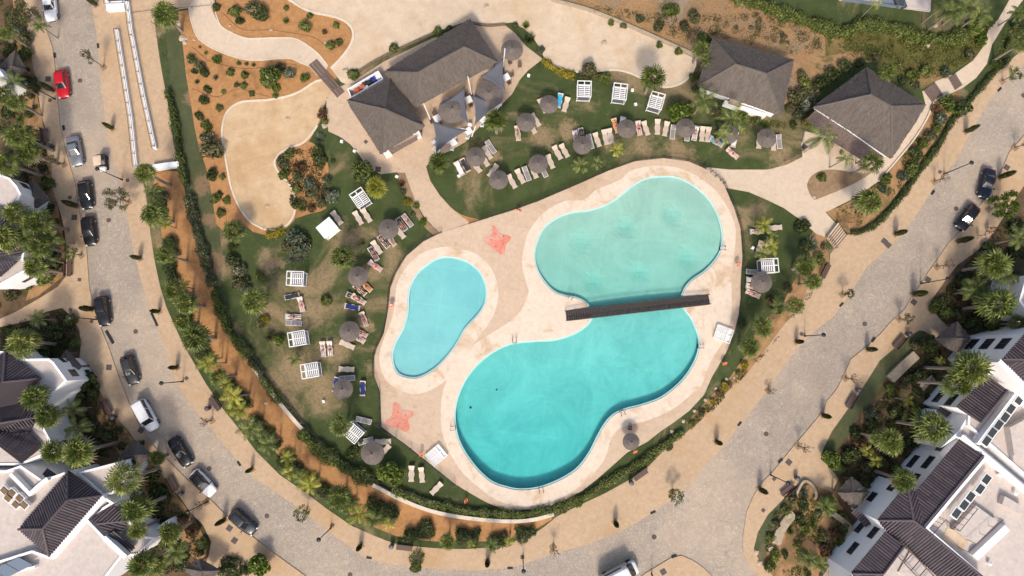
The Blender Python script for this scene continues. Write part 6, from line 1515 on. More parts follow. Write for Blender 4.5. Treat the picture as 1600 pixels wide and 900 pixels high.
# ---- palms
def fan_crown(seed, mat='palmgreen', n=30, rl=1.0, stem=.85, droop=.35):
    rr = random.Random(seed); mb = MB(); dead = MB()
    for i in range(n):
        el = radians(88-118*((i+.5)/n)**.9+rr.uniform(-8, 8)); az = i*2.39996+rr.uniform(-.25, .25); L_ = stem*rr.uniform(.8, 1.15)
        d = Vector((cos(az)*cos(el), sin(az)*cos(el), sin(el))); side = Vector((-sin(az), cos(az), 0)); nrm = side.cross(d)*-1
        if nrm.z < 0: nrm = -nrm
        tgt = dead if el < radians(-22) else mb
        hub = d*L_+Vector((0, 0, -.10*L_)); w = .018
        tgt.add([side*w, -side*w, hub-side*w, hub+side*w], [(0, 1, 2, 3)])
        rad = rl*rr.uniform(.75, 1.08); m = 12; roll = rr.uniform(-.35, .35)
        sd = (side*cos(roll)+nrm*sin(roll)); nn = (nrm*cos(roll)-side*sin(roll))
        for k in range(m):
            t = radians(-128+256*k/(m-1)+rr.uniform(-3, 3)); q = rad*(.72+.28*cos(t*.55))
            dr = d*cos(t)+sd*sin(t); pr_ = sd*cos(t)-d*sin(t)
            b = hub+dr*.05; mid = hub+dr*q*.58+nn*.05*q; e = hub+dr*q+nn*(-.10*q)+Vector((0, 0, -droop*.35*q)); wd_ = .085*rad
            tgt.add([b, mid+pr_*wd_-nn*.02, e, mid-pr_*wd_-nn*.02], [(0, 1, 2, 3)])
    m1 = mb.mesh('fronds'); m1.materials.append(MATS[mat]); m2 = dead.mesh('dry_fronds'); m2.materials.append(MATS['deadfrond'])
    return m1, m2
def feather_crown(seed, mat='palmfeather', n=13, Lf=2.1, dens=16, wl=.42, up=62):
    rr = random.Random(seed); mb = MB()
    for i in range(n):
        az = i*2.39996+rr.uniform(-.3, .3); el0 = radians(up-up*1.15*(i/n)+rr.uniform(-8, 8)); ll = Lf*rr.uniform(.75, 1.1)
        A = Vector((cos(az), sin(az), 0)); S_ = Vector((-sin(az), cos(az), 0)); p = Vector((0, 0, 0)); el = el0; tw = rr.uniform(-.5, .5); prev = None
        for k in range(dens+1):
            t = k/dens; dr = A*cos(el)+Vector((0, 0, sin(el))); nn = S_.cross(dr); nn = nn if nn.z > 0 else -nn
            if k > 1:
                lw = wl*ll/2.1*sin(pi*min(.97, .12+t*.86))**.7
                for s in (-1, 1):
                    o = (S_*s*cos(tw*.5)+nn*s*sin(tw*.5)); e = p+o*lw+dr*lw*.55-Vector((0, 0, lw*.35)); b2 = dr*.055
                    mb.add([p-b2, p+b2, e+b2*.3, e-b2*.3], [(0, 1, 2, 3)])
            q = p+dr*(ll/dens); mb.add([p-S_*.02, p+S_*.02, q+S_*.015, q-S_*.015], [(0, 1, 2, 3)]); p = q; el -= radians(118)/dens*(.35+t)
    m = mb.mesh('fronds'); m.materials.append(MATS[mat]); return m
def trunk_mesh(r0, r1, seed, mat='palmbark'):
    rr = random.Random(seed); mb = MB(); n = 12; pts = []; rs = []
    for k in range(n+1):
        t = k/n; pts.append((.035*sin(t*2.2+seed), .03*sin(t*1.7+seed*2), t)); rs.append((r0+(r1-r0)*t)*(1.25 if k == 0 else 1)*(1+.06*(k % 2)))
    mb.tube(pts, rs, 9); m = mb.mesh('trunk', True); m.materials.append(MATS[mat]); return m
FANS = [fan_crown(0), fan_crown(1, n=24, stem=.95, droop=.6), fan_crown(2, n=36, rl=.9, stem=.75), fan_crown(3, n=28, rl=1.1, droop=.8)]+[fan_crown(11, 'palmyellow', 28)]
FEA = [feather_crown(i) for i in range(3)]; FEY = [feather_crown(20+i, 'palmyellow', 10, 2.0) for i in range(2)]; FSP = [feather_crown(30+i, 'palmfeather', 8, 2.7, 20, .36, 40) for i in range(2)]
BAN = feather_crown(40, 'palmyellow', 7, 1.7, 9, .62, 70)
TRK = [trunk_mesh(.20, .15, i) for i in range(3)]; TRT = [trunk_mesh(.12, .085, 5+i) for i in range(2)]
def palm(kind, px, py, r, h, zone, axis='x', z0=.1):
    p = U(px, py, h); rad = r*M1
    nm = 'fan_palm' if kind in ('fan', 'fany') else 'feather_palm'
    t = thing(nm, '', 'palm tree', (p.x, p.y, z0), R.uniform(0, 6.28), 'palm trees')
    s = rad/(1.72 if kind in ('fan', 'fany') else 1.62 if kind != 'spar' else 1.9)
    tr = link('trunk', R.choice(TRK if kind in ('fan', 'fany') else TRT), None, t); tr.scale = (max(.75, min(1.2, s)), max(.75, min(1.2, s)), h-z0)
    if kind in ('fan', 'fany'):
        a, b = FANS[4] if kind == 'fany' else FANS[R.randrange(4)]
        o = link('crown', a, None, t, (.02, 0, h-z0)); o.scale = (s*R.uniform(.9, 1.08), s*R.uniform(.9, 1.08), s*R.uniform(.8, 1.1)); o.rotation_euler = (R.uniform(-.18, .18), R.uniform(-.18, .18), 0)
        if len(b.polygons): q = link('dry_fronds', b, None, t, (.02, 0, h-z0)); q.scale = (s,)*3
    else:
        a = {'fea': FEA, 'fey': FEY, 'spar': FSP, 'ban': [BAN]}[kind]; o = link('crown', R.choice(a), None, t, (.02, 0, h-z0)); o.scale = (s,)*3
    ph = {'fan': 'green fan palm', 'fany': 'yellowish fan palm', 'fea': 'green feather palm', 'fey': 'yellow green feather palm', 'spar': 'sparse arching feather palm', 'ban': 'broad leaved yellow palm'}[kind]
    fam(t, ph+' '+zone, px, py, axis)
Zb1, Zb2 = 'in the orange bed by the left road', 'in the orange bed below the pool'
for k, x, y, r, h in (('fan',227,270,21,6.8),('fea',240,301,16,4.6),('fan',240,335,21,5.6),('fey',258,350,11,3.2),('fan',258,398,16,6.2),('fan',273,454,19,5.4),('fey',282,447,14,4),('fan',291,474,19,5.5),('fan',288,503,17,4.2),('fan',306,527,22,6),('fey',324,568,17,6),('fan',341,589,14,6),('fea',330,560,12,3.5),('fey',366,619,18,5.5),('fey',376,640,15,4.4),('fea',391,668,19,4.6),('fea',418,693,16,5),('ban',360,640,14,3.2),('fey',352,600,12,3)):
    palm(k, x, y, r, h, Zb1, 'y')
for k, x, y, r, h in (('ban',452,738,16,4.2),('fey',448,715,13,3.5),('fey',485,757,19,4.2),('fan',530,777,20,4),('fea',548,790,14,3.5),('fey',562,803,18,4.6),('fea',582,812,14,4),('ban',609,818,15,3.6),('fan',699,846,15,3.2),('ban',737,849,9,3),('fea',767,851,12,3.6),('ban',797,845,11,4),('fea',470,745,12,3)):
    palm(k, x, y, r, h, Zb2, 'x')
ZL = 'on the left lawn'
for k, x, y, r, h in (('fan',365,361,19,3.4),('fan',397,470,22,5),('fan',535,402,20,3.8),('fan',532,665,20,4.4),('fany',587,293,19,3.2),('fea',461,561,10,1.6)): palm(k, x, y, r, h, ZL, 'y')
ZU = 'on the upper lawn'
for k, x, y, r, h in (('fan',686,254,20,4.2),('fan',775,188,22,5.5),('fan',1020,121,22,5.6),('fea',1100,157,21,5),('fea',907,258,14,2.6),('fea',934,254,10,2.2),('fey',962,234,13,2.8),('spar',1141,186,24,6),('spar',1130,210,15,4),('fan',1096,77,15,4.6),('fea',1103,95,10,3.6),('spar',1286,214,24,6.5),('spar',1322,247,13,5)): palm(k, x, y, r, h, ZU, 'x')
ZR_ = 'around the right lawn and path'
for k, x, y, r, h in (('fan',1357,315,22,4.6),('fan',1362,255,19,5.6),('fan',1388,112,14,4),('fan',1258,414,21,4.2),('fan',1270,440,15,4.6),('fan',1242,478,15,4.6),('fan',1192,511,17,4),('fan',1172,542,21,4.6),('fey',1193,352,15,3.4),('fey',1205,384,15,3.4),('fea',1208,370,10,3),('fea',1216,478,14,2),('fea',1190,395,11,2.8)): palm(k, x, y, r, h, ZR_, 'y')
ZT = 'at the top right of the grounds'
for k, x, y, r, h in (('fea',1488,17,20,6),('fea',1510,10,22,5.4),('fan',1598,66,17,6),('ban',1370,3,12,4.5),('fea',1530,22,18,4.6),('fea',1473,10,14,5),('fea',1590,20,14,4)): palm(k, x, y, r, h, ZT, 'x')
palm('fan', 257, 22, 21, 5.2, 'at the top of the turf strip')
ZG = 'in the upper left gardens'
for k, x, y, r, h in (('fan',10,52,14,5),('fea',22,128,18,5),('fan',4,148,18,6),('fan',24,160,16,5.4),('fan',30,212,23,7),('fan',12,255,22,7),('fan',44,238,20,6),('fea',62,40,12,4),('fan',25,334,22,7),('fan',62,347,21,6),('fan',8,372,22,7.5),('fan',60,384,22,6),('fea',40,372,20,6.5),('fan',56,418,20,5.5),('fea',80,372,16,5),('fea',72,405,14,4.6),('fan',44,360,17,6)): palm(k, x, y, r, h, ZG, 'y')
ZH = 'in the lower left gardens'
for k, x, y, r, h in (('fan',36,536,23,6.6),('fea',60,498,14,4),('fan',55,620,23,8),('fan',74,650,23,7.8),('fan',84,705,21,8),('fan',122,706,28,8.4),('fea',115,640,15,4.2),('fan',196,748,27,8),('fan',213,795,24,8),('fan',215,829,17,6),('fan',222,881,25,7.4),('fan',266,833,20,6),('fea',275,862,18,5),('fan',245,716,15,3),('fea',120,668,18,4.4),('fan',244,884,16,5)): palm(k, x, y, r, h, ZH, 'y')
ZQ = 'in the right gardens'
for k, x, y, r, h in (('fan',1516,577,31,9.6),('fan',1496,600,23,8.6),('fan',1455,668,27,8),('fan',1391,690,26,6.4),('fan',1376,684,16,5.6),('fan',1412,750,22,7),('fan',1558,476,28,7),('fan',1553,413,25,6.4),('fea',1528,449,20,4.6),('fea',1520,455,18,4),('fea',1572,432,18,4.6),('ban',1356,703,13,3),('ban',1370,720,14,3),('ban',1420,624,12,3.6),('ban',1470,563,10,2.4),('fea',1290,790,15,2.6),('fea',1262,873,14,2.4),('fan',1590,505,14,5),('fea',1280,880,12,2.2),('fea',1592,372,18,5)): palm(k, x, y, r, h, ZQ, 'y')

# ---- shrubs
def shrub_mesh(kind, seed):
    NR.seed(seed+100)
    if kind == 'ball':
        n = 520; d = unit(NR.normal(size=(n, 3))); d[:, 2] = np.abs(d[:, 2])*1.0; lum = 1+.16*np.sin(d[:, 0]*5+seed*2)+.14*np.sin(d[:, 1]*6+seed)+.1*np.sin(d[:, 2]*7); P = d*(NR.uniform(.74, 1.0, n)*lum)[:, None]*np.array([1, 1, 1.25]); P[:, 2] += .05
        return quads_mesh('leaf_mass', *leaves(P, .17, 1.2, .55, d), 'green')
    if kind == 'loose':
        P, N = cloud(560, 1.0, 1.3, 6, seed); return quads_mesh('leaf_mass', *leaves(P, .20, .8, .5, N), 'green')
    if kind == 'spiky':
        mb = MB(); rr = random.Random(seed)
        for i in range(46):
            az = i*2.39996; el = radians(80-70*i/46+rr.uniform(-6, 6)); d = Vector((cos(az)*cos(el), sin(az)*cos(el), sin(el))); s = Vector((-sin(az), cos(az), 0))*.075; l = rr.uniform(.8, 1.1)
            mb.add([s*.7, -s*.7, d*l*.5-s, d*l, d*l*.5+s], [(0, 1, 2, 3, 4)])
        return mb.mesh('blades')
    if kind == 'broad':
        P, N = cloud(1500, 1.0, 1.6, 9, seed); return quads_mesh('leaf_mass', *leaves(P, .15, .9, .6, N), 'brightgreen')
SH = {k: [shrub_mesh(k, i) for i in range(3)] for k in ('ball', 'loose', 'spiky', 'broad')}
STEM = MB(); 
for i in range(6):
    a = i*1.05; STEM.tube([(0, 0, 0), (.25*cos(a), .25*sin(a), .35), (.55*cos(a), .55*sin(a), .7)], [.05, .035, .015], 5)
STEMM = STEM.mesh('stems'); STEMM.materials.append(MATS['bark'])
MESHC = {}
def variant(me, mat):
    k = (me.name, mat)
    if k not in MESHC:
        m = me.copy(); m.materials.clear(); m.materials.append(MATS[mat]); MESHC[k] = m
    return MESHC[k]
PHR = {'green': 'green', 'brightgreen': 'bright green', 'darkgreen': 'dark green', 'greygreen': 'grey green', 'olive': 'olive green', 'flower': 'pale flowering', 'redleaf': 'reddish brown', 'yellowleaf': 'yellow'}
def shrub(kind, px, py, r, mat, zone, axis='x', hk=1.0, z0=.1):
    rad = r*M1; p = U(px, py, rad*.7); t = thing({'ball': 'clipped_shrub', 'loose': 'shrub', 'spiky': 'spiky_plant', 'broad': 'bushy_tree'}[kind], '', {'spiky': 'plant', 'broad': 'tree'}.get(kind, 'shrub'), (p.x, p.y, z0), R.uniform(0, 6.28), 'garden shrubs')
    hz = rad*hk*(.85 if kind == 'ball' else .8)
    o = link('leaves', variant(R.choice(SH[kind]), mat), None, t, (0, 0, .35*rad if kind == 'broad' else 0)); o.scale = (rad*R.uniform(.92, 1.06), rad*R.uniform(.92, 1.06), hz)
    if kind != 'spiky': q = link('stems', STEMM, None, t); q.scale = (rad*.9, rad*.9, hz*1.0)
    nm = {'ball': 'round clipped', 'loose': 'loose', 'spiky': 'spiky', 'broad': 'bushy'}[kind]
    fam(t, '%s %s %s %s' % (nm, PHR[mat], {'spiky': 'plant', 'broad': 'tree'}.get(kind, 'shrub'), zone), px, py, axis)
OG = 'in the orange upper left garden'
for k, x, y, r, m in (('ball',359.5,112,6.5,'green'),('ball',382,117,6.2,'green'),('ball',380,133,6,'green'),('ball',393,146,5,'green'),('ball',349,143,3.8,'green'),('ball',343,168,5.6,'green'),('ball',322,138,5,'darkgreen'),('ball',326,141,5,'darkgreen'),('loose',317.5,156,9,'darkgreen'),('ball',309,179,5.5,'darkgreen'),('ball',313,183,5.5,'darkgreen'),('ball',319,194,7,'green'),
 ('loose',299,92,8,'darkgreen'),('loose',311,104,10,'olive'),('loose',318,112,9,'darkgreen'),('loose',304,111,7,'darkgreen'),('loose',338,93,9,'brightgreen'),('spiky',336,120,7,'greygreen'),('spiky',307,127,6,'olive'),('broad',422,121,19,'green'),('ball',431,137,6.5,'brightgreen'),('loose',373,99,4.2,'green'),('loose',385,100,3.8,'green'),('spiky',396,101,5,'olive'),('spiky',312,73,4,'olive'),('spiky',321,82,5,'green'),('loose',369,133,5.5,'olive'),
 ('ball',366,16,10,'green'),('loose',374,32,8,'darkgreen'),('ball',337,10,6.5,'darkgreen'),('loose',394,14,14,'olive'),('loose',407,20,14,'darkgreen'),('ball',447,12,4.2,'green'),('spiky',446,31,8,'green'),('ball',484,24,5.2,'green'),('loose',476,41,11,'green'),('ball',525,39,5.6,'green'),('loose',517,71,9.5,'green'),('ball',529,65,6,'green'),('loose',507,50,4.5,'redleaf'),('loose',452,115,10,'greygreen'),('loose',476,122,8,'brightgreen'),('loose',430,150,5,'green'),('loose',438,105,8,'olive'),
 ('loose',330,233,19,'olive'),('loose',322,214,12,'flower'),('loose',330,272,11,'darkgreen'),('ball',347,276,5.2,'green'),('ball',334,310,7.2,'green'),('ball',342,304,5.6,'darkgreen'),('ball',354,312,6.2,'green'),('ball',345,332,7.6,'green'),('loose',325,200,8,'green')): shrub(k, x, y, r, m, OG)
BG = 'in the bed between left sand and plaza'
for k, x, y, r, m in (('spiky',498,215,13,'greygreen'),('loose',497,240,12,'darkgreen'),('ball',500,250,11,'darkgreen'),('loose',440,254,11,'flower'),('loose',443,272,10,'green'),('loose',467,262,11,'redleaf'),('loose',465,276,9,'flower'),('loose',482,287,12,'greygreen'),('loose',490,300,11,'olive'),('loose',511,282,10,'flower'),('ball',517.5,305,11.5,'greygreen'),('loose',500,316,10,'olive'),('spiky',471,323,11,'green'),('loose',462,318,9,'darkgreen'),('loose',487,325,8,'redleaf'),('loose',504,178,9,'redleaf'),('loose',508,190,6,'green'),('loose',452,240,9,'green'),('loose',462,295,9,'green'),('loose',520,252,4,'darkgreen'),('loose',508,300,6,'redleaf')): shrub(k, x, y, r, m, BG)
for x, y, r, m, lb in ((615,74,8,'green',''),(684,48,8,'green',''),(552,115,9,'green',''),(702,44,5,'olive','')): shrub('ball', x, y, r, m, 'on the sand behind the bar')
for k, x, y, r, m in (('broad',568,269,18,'green'),('spiky',594,303,10,'olive'),('spiky',627,286,9,'redleaf'),('loose',637,315,7,'yellowleaf'),('loose',650,322,7,'brightgreen'),('loose',661,347,7,'brightgreen'),('loose',630,300,6,'olive'),('loose',645,335,5,'olive'),
 ('loose',462,372,15,'greygreen'),('loose',470,386,14,'greygreen'),('loose',450,385,12,'olive'),('spiky',455,402,14,'greygreen'),('spiky',470,400,13,'greygreen'),('loose',478,374,9,'darkgreen'),('loose',405,431,9,'green'),('ball',509,469,8.5,'green'),('spiky',419,525,14,'olive'),('loose',436,532,11,'brightgreen'),('loose',407,507,10,'olive'),('loose',413,500,8,'yellowleaf'),
 ('loose',363,385,8,'darkgreen'),('loose',363,406,12,'flower'),('loose',374,423,11,'flower'),('loose',370,440,12,'olive'),('loose',382,440,9,'darkgreen'),('loose',385,452,9,'greygreen'),('broad',611,738,20,'brightgreen'),('loose',550,709,11,'green'),('loose',560,690,7,'darkgreen'),('loose',590,755,8,'olive'),('spiky',566,378,8,'olive')): shrub(k, x, y, r, m, ZL, 'y')
for k, x, y, r, m in (('broad',920,110,14,'olive'),('loose',945,122,13,'green'),('broad',1060,177,20,'brightgreen'),('spiky',827,58,13,'darkgreen'),('spiky',822,38,9,'brightgreen'),('loose',845,78,8,'greygreen'),('loose',1080,165,9,'olive'),('loose',1120,170,14,'olive'),('loose',1160,180,12,'green'),('loose',1183,188,10,'green'),('loose',1195,195,8,'brightgreen'),('loose',805,40,6,'darkgreen')): shrub(k, x, y, r, m, ZU)
for k, x, y, r, m in (('loose',1246,150,15,'olive'),('loose',1258,130,12,'green'),('loose',1262,160,14,'greygreen'),('loose',1250,178,10,'flower'),('loose',1285,128,14,'darkgreen'),('loose',1302,115,13,'darkgreen'),('loose',1322,103,12,'darkgreen'),('loose',1345,97,9,'darkgreen'),('loose',1236,168,9,'olive'),('loose',1270,142,13,'olive'),('loose',1240,195,8,'green'),('loose',1262,190,9,'yellowleaf'),('loose',1427,118,11,'green'),('loose',1412,125,10,'darkgreen'),('loose',1432,132,9,'flower'),('loose',1108,68,12,'darkgreen'),('loose',1085,120,9,'darkgreen'),('loose',1087,140,8,'darkgreen'),('loose',1100,58,10,'green'),('loose',1253,115,9,'olive')): shrub(k, x, y, r, m, 'around the two thatched huts')
for k, x, y, r, m in (('loose',1482,160,14,'green'),('broad',1502,170,14,'darkgreen'),('loose',1490,172,10,'brightgreen'),('loose',1470,185,12,'greygreen'),('loose',1455,212,12,'olive'),('loose',1442,225,10,'green'),('loose',1432,240,13,'darkgreen'),('loose',1427,262,13,'green'),('loose',1412,275,9,'greygreen'),('loose',1385,280,11,'green'),('loose',1380,295,9,'greygreen'),('spiky',1378,292,9,'greygreen'),('ball',1285,277,7,'green'),('spiky',1316,238,6,'darkgreen'),('loose',1465,200,9,'green'),('loose',1450,250,8,'brightgreen'),('loose',1462,170,8,'redleaf')): shrub(k, x, y, r, m, 'in the beds beside the upper right path')
for k, x, y, r, m in (('loose',1255,353,13,'darkgreen'),('spiky',1270,382,17,'greygreen'),('loose',1260,385,12,'darkgreen'),('loose',1280,404,10,'green'),('loose',1214,484,11,'darkgreen'),('loose',1205,470,8,'redleaf'),('loose',1160,505,8,'darkgreen'),('loose',1232,450,8,'olive'),('loose',1288,385,7,'olive'),('loose',1163,571,8,'yellowleaf'),('loose',1133,604,7,'yellowleaf'),('loose',1113,627,6,'yellowleaf'),('loose',1122,612,5,'redleaf'),('loose',1153,582,5,'green'),('loose',1096,645,6,'olive'),('loose',1081,662,6,'green'),('loose',1140,600,4,'flower')): shrub(k, x, y, r, m, 'on the bed beside the right lawn', 'y')
for k, x, y, r, m in (('loose',37,85,13,'green'),('loose',40,60,12,'olive'),('loose',20,30,14,'darkgreen'),('loose',30,45,12,'greygreen'),('loose',10,80,10,'darkgreen'),('loose',46,128,12,'darkgreen'),('loose',56,138,9,'darkgreen'),('loose',10,175,14,'darkgreen'),('loose',44,178,8,'darkgreen'),('spiky',28,185,9,'brightgreen'),('loose',60,225,10,'greygreen'),('broad',45,235,16,'brightgreen'),('ball',71,287,11,'green'),('loose',60,310,12,'darkgreen'),('loose',78,325,9,'darkgreen'),('broad',70,430,16,'brightgreen'),('loose',86,400,9,'greygreen'),('loose',84,415,10,'darkgreen'),('loose',45,400,14,'olive'),('loose',40,445,12,'green'),('loose',15,462,12,'olive')): shrub(k, x, y, r, m, ZG, 'y')
for k, x, y, r, m in (('broad',138,592,16,'darkgreen'),('loose',145,608,12,'darkgreen'),('loose',110,500,12,'darkgreen'),('loose',58,505,14,'greygreen'),('loose',20,520,12,'green'),('loose',85,520,14,'darkgreen'),('loose',118,535,8,'green'),('loose',70,545,12,'darkgreen'),('loose',120,615,14,'darkgreen'),('loose',100,655,14,'darkgreen'),('loose',125,640,10,'olive'),('loose',140,665,12,'darkgreen'),('loose',95,635,11,'olive'),('loose',110,690,14,'darkgreen'),('loose',175,655,6,'darkgreen'),('loose',185,672,7,'darkgreen'),('loose',218,695,7,'green'),('loose',150,700,13,'darkgreen'),('loose',165,680,10,'darkgreen'),('loose',235,745,14,'darkgreen'),('loose',245,770,14,'darkgreen'),('loose',240,800,12,'olive'),('loose',285,815,10,'redleaf'),('loose',300,830,11,'redleaf'),('loose',262,850,16,'green'),('loose',318,850,10,'green'),('loose',280,880,12,'darkgreen'),('loose',255,780,12,'darkgreen'),('broad',407,880,19,'brightgreen'),('ball',357,892,17,'darkgreen'),('loose',388,890,10,'darkgreen'),('broad',650,884,11,'green'),('loose',258,815,8,'darkgreen'),('loose',222,905,10,'green')): shrub(k, x, y, r, m, ZH, 'y')
for k, x, y, r, m in (('loose',1592,355,14,'darkgreen'),('loose',1588,395,12,'darkgreen'),('loose',1545,385,10,'darkgreen'),('loose',1535,400,11,'olive'),('loose',1505,440,12,'darkgreen'),('loose',1510,470,12,'redleaf'),('loose',1480,488,13,'green'),('loose',1462,478,12,'green'),('loose',1500,495,12,'olive'),('loose',1478,470,10,'olive'),('loose',1520,420,10,'olive'),('spiky',1500,432,10,'greygreen'),('spiky',1530,460,14,'greygreen'),('broad',1548,508,14,'brightgreen'),('loose',1520,505,12,'darkgreen'),('broad',1448,537,17,'darkgreen'),('loose',1432,538,10,'olive'),('loose',1460,555,9,'darkgreen'),('loose',1440,585,12,'darkgreen'),('loose',1455,575,11,'darkgreen'),('loose',1415,600,9,'olive'),('loose',1390,608,9,'brightgreen'),('loose',1425,592,9,'darkgreen'),('loose',1398,644,10,'darkgreen'),('loose',1360,646,9,'greygreen'),('loose',1362,664,11,'darkgreen'),('loose',1337,678,10,'darkgreen'),('loose',1331,712,14,'darkgreen'),('loose',1345,690,11,'redleaf'),('broad',1298,716,15,'brightgreen'),('loose',1311,731,11,'green'),('loose',1320,735,8,'olive'),('loose',1380,725,10,'olive'),('loose',1400,730,9,'green'),('loose',1432,640,9,'brightgreen'),('loose',1436,612,9,'darkgreen'),('loose',1352,755,10,'darkgreen'),('loose',1420,690,12,'darkgreen'),('loose',1375,655,9,'olive'),('loose',1395,670,10,'darkgreen'),('loose',1410,650,10,'darkgreen'),('loose',1440,700,8,'green'),('loose',1355,728,11,'olive')): shrub(k, x, y, r, m, ZQ, 'y')
for k, x, y, r, m in (('spiky',1258,771,12,'greygreen'),('loose',1256,790,9,'darkgreen'),('broad',1293,788,13,'brightgreen'),('loose',1249,811,10,'darkgreen'),('loose',1258,827,8,'brightgreen'),('spiky',1236,830,9,'darkgreen'),('spiky',1272,820,11,'green'),('loose',1286,838,10,'olive'),('loose',1317,847,11,'green'),('loose',1320,822,11,'olive'),('loose',1305,832,11,'redleaf'),('spiky',1259,870,12,'brightgreen'),('spiky',1276,878,11,'brightgreen'),('loose',1211,869,9,'brightgreen'),('loose',1227,867,7,'darkgreen'),('loose',1203,884,9,'green'),('loose',1239,779,10,'olive'),('loose',1205,840,7,'green'),('loose',1214,820,8,'olive'),('loose',1228,798,8,'green'),('loose',1290,862,12,'redleaf'),('spiky',1288,848,9,'darkgreen'),('loose',1300,805,8,'olive'),('loose',1315,805,7,'green'),('loose',1280,800,6,'olive'),('loose',1300,893,9,'green'),('loose',1262,896,6,'darkgreen')): shrub(k, x, y, r, m, 'in the bottom right planting bed', 'y')
for k, x, y, r, m in (('loose',1535,60,12,'brightgreen'),('loose',1525,42,14,'brightgreen'),('loose',1500,55,12,'green'),('loose',1545,30,12,'green'),('loose',1560,100,10,'green'),('loose',1580,70,12,'green'),('loose',1592,40,14,'darkgreen'),('loose',1515,85,9,'olive'),('loose',1478,112,10,'greygreen'),('loose',1448,110,11,'green'),('loose',1050,15,14,'green'),('loose',1085,25,12,'olive'),('loose',1070,40,10,'olive'),('loose',1030,40,10,'olive'),('loose',1000,30,9,'olive'),('loose',1225,58,7,'olive'),('loose',975,40,7,'olive'),('loose',955,35,6,'green'),('loose',1060,80,8,'green'),('loose',1030,70,7,'green')): shrub(k, x, y, r, m, 'on the slope at the top right', 'x')

for k, x, y, r, m in (('loose',880,796,7,'olive'),('loose',905,785,8,'brightgreen'),('loose',935,766,7,'olive'),('loose',962,750,8,'green'),('loose',990,733,8,'olive'),('loose',1018,714,7,'greygreen'),('loose',1044,697,8,'olive'),('loose',700,800,7,'olive'),('loose',745,806,7,'brightgreen'),('loose',790,808,6,'flower'),('loose',830,806,7,'olive'),('loose',660,786,7,'greygreen')): shrub(k, x, y, r, m, 'in the hedge below the pool')
# ---- street trees, cypresses in square pits
def pit(px, py, s=.75, a=.6):
    p = U(px, py, .12); mb = MB(); mb.box((p.x, p.y, .12), (s, s, .02), a); o = mb.build('tree_pit', 'bedsoil'); o['kind'] = 'structure'
def cyp_mesh(seed):
    NR.seed(seed+300); n = 900; t = NR.uniform(0, 1, n); a = NR.uniform(0, 2*pi, n); r = .34*np.sqrt(np.sin(np.clip(.10+t*.93, 0, 1)*pi)*.9+.06)*NR.uniform(.75, 1.1, n)
    P = np.stack([r*np.cos(a), r*np.sin(a), .12+t*2.75], 1); N = np.stack([np.cos(a), np.sin(a), np.full(n, .5)], 1)
    A = unit(np.stack([np.cos(a)*.3, np.sin(a)*.3, np.ones(n)], 1)+NR.normal(size=(n, 3))*.25); B = unit(np.cross(A, N)); s = NR.uniform(.09, .2, n)[:, None]
    return quads_mesh('crown', P, A*s, B*s*.45, 'cypress')
CY = [cyp_mesh(i) for i in range(3)]; mb = MB(); mb.tube([(0, 0, 0), (0, 0, 2.2)], [.06, .02], 6); CYT = mb.mesh('trunk'); CYT.materials.append(MATS['bark'])
for x, y, k, zn in ((150,8,1.0,0),(84,142,1.1,0),(176,201,.85,0),(120,322,1.1,0),(219,404,.85,0),(145,483,1.05,0),(249,487,.85,0),(277,574,.85,0),(351,812,1.0,0),(394,733,.8,0),(564,852,.85,1),(762,876,.9,1),(961,816,.85,1),(1119,690,.9,2),(1187,764,1.0,2),(1244,534,.85,2),(1355,546,.9,2),(1285,649,.9,2),(1427,460,1.15,2),(1399,366,1.0,2),(1497,377,1.1,2),(1562,277,1.1,2),(1509,206,1.0,2)):
    pit(x, y); p = U(x, y, .12); t = thing('cypress', '', 'cypress', (p.x, p.y, .12), R.uniform(0, 6), 'clipped cypresses on the pavements'); o = link('crown', R.choice(CY), None, t); o.scale = (k*R.uniform(.9, 1.1), k, k); link('trunk', CYT, None, t)
    fam(t, 'slim dark cypress in a square pit on the %s pavement' % ('left', 'lower', 'right')[zn], x, y, 'x' if zn == 1 else 'y')
def tree_mesh(seed, r, h, nleaf, lmat, lsize, lumps=7, bare=False):
    rr = random.Random(seed); wood = MB(); P = []; N = []
    wood.tube([(0, 0, 0), (.03, .02, h*.3), (.0, .05, h*.62)], [.10, .075, .05], 7); NR.seed(seed+500)
    for i in range(9):
        az = i*2.4+rr.uniform(-.3, .3); z0 = h*(.42+.03*i); l = r*rr.uniform(.55, 1.0); e = Vector((cos(az)*l, sin(az)*l, z0+h*rr.uniform(.12, .34)))
        s = Vector((0, .03, z0*.95)); m = (s+e)/2+Vector((rr.uniform(-.1, .1), rr.uniform(-.1, .1), .1)); wood.tube([s, m, e], [.045, .03, .012], 5)
        for q in range(3):
            f = m+(e-m)*rr.uniform(.2, .9); g = f+Vector((rr.uniform(-1, 1), rr.uniform(-1, 1), rr.uniform(.1, .8)))*r*.28; wood.tube([f, g], [.018, .008], 4)
            k = nleaf//36; c = np.array(g); d = unit(NR.normal(size=(k, 3))); P.append(c+d*(r*.26*NR.uniform(.3, 1.0, k))[:, None]); N.append(d)
        k = nleaf//36; c = np.array(e); d = unit(NR.normal(size=(k, 3))); P.append(c+d*(r*.28*NR.uniform(.3, 1, k))[:, None]); N.append(d)
    w = wood.mesh('trunk'); w.materials.append(MATS['bark']); return w, quads_mesh('crown', *leaves(np.vstack(P), lsize, .7, .5, np.vstack(N)), lmat)
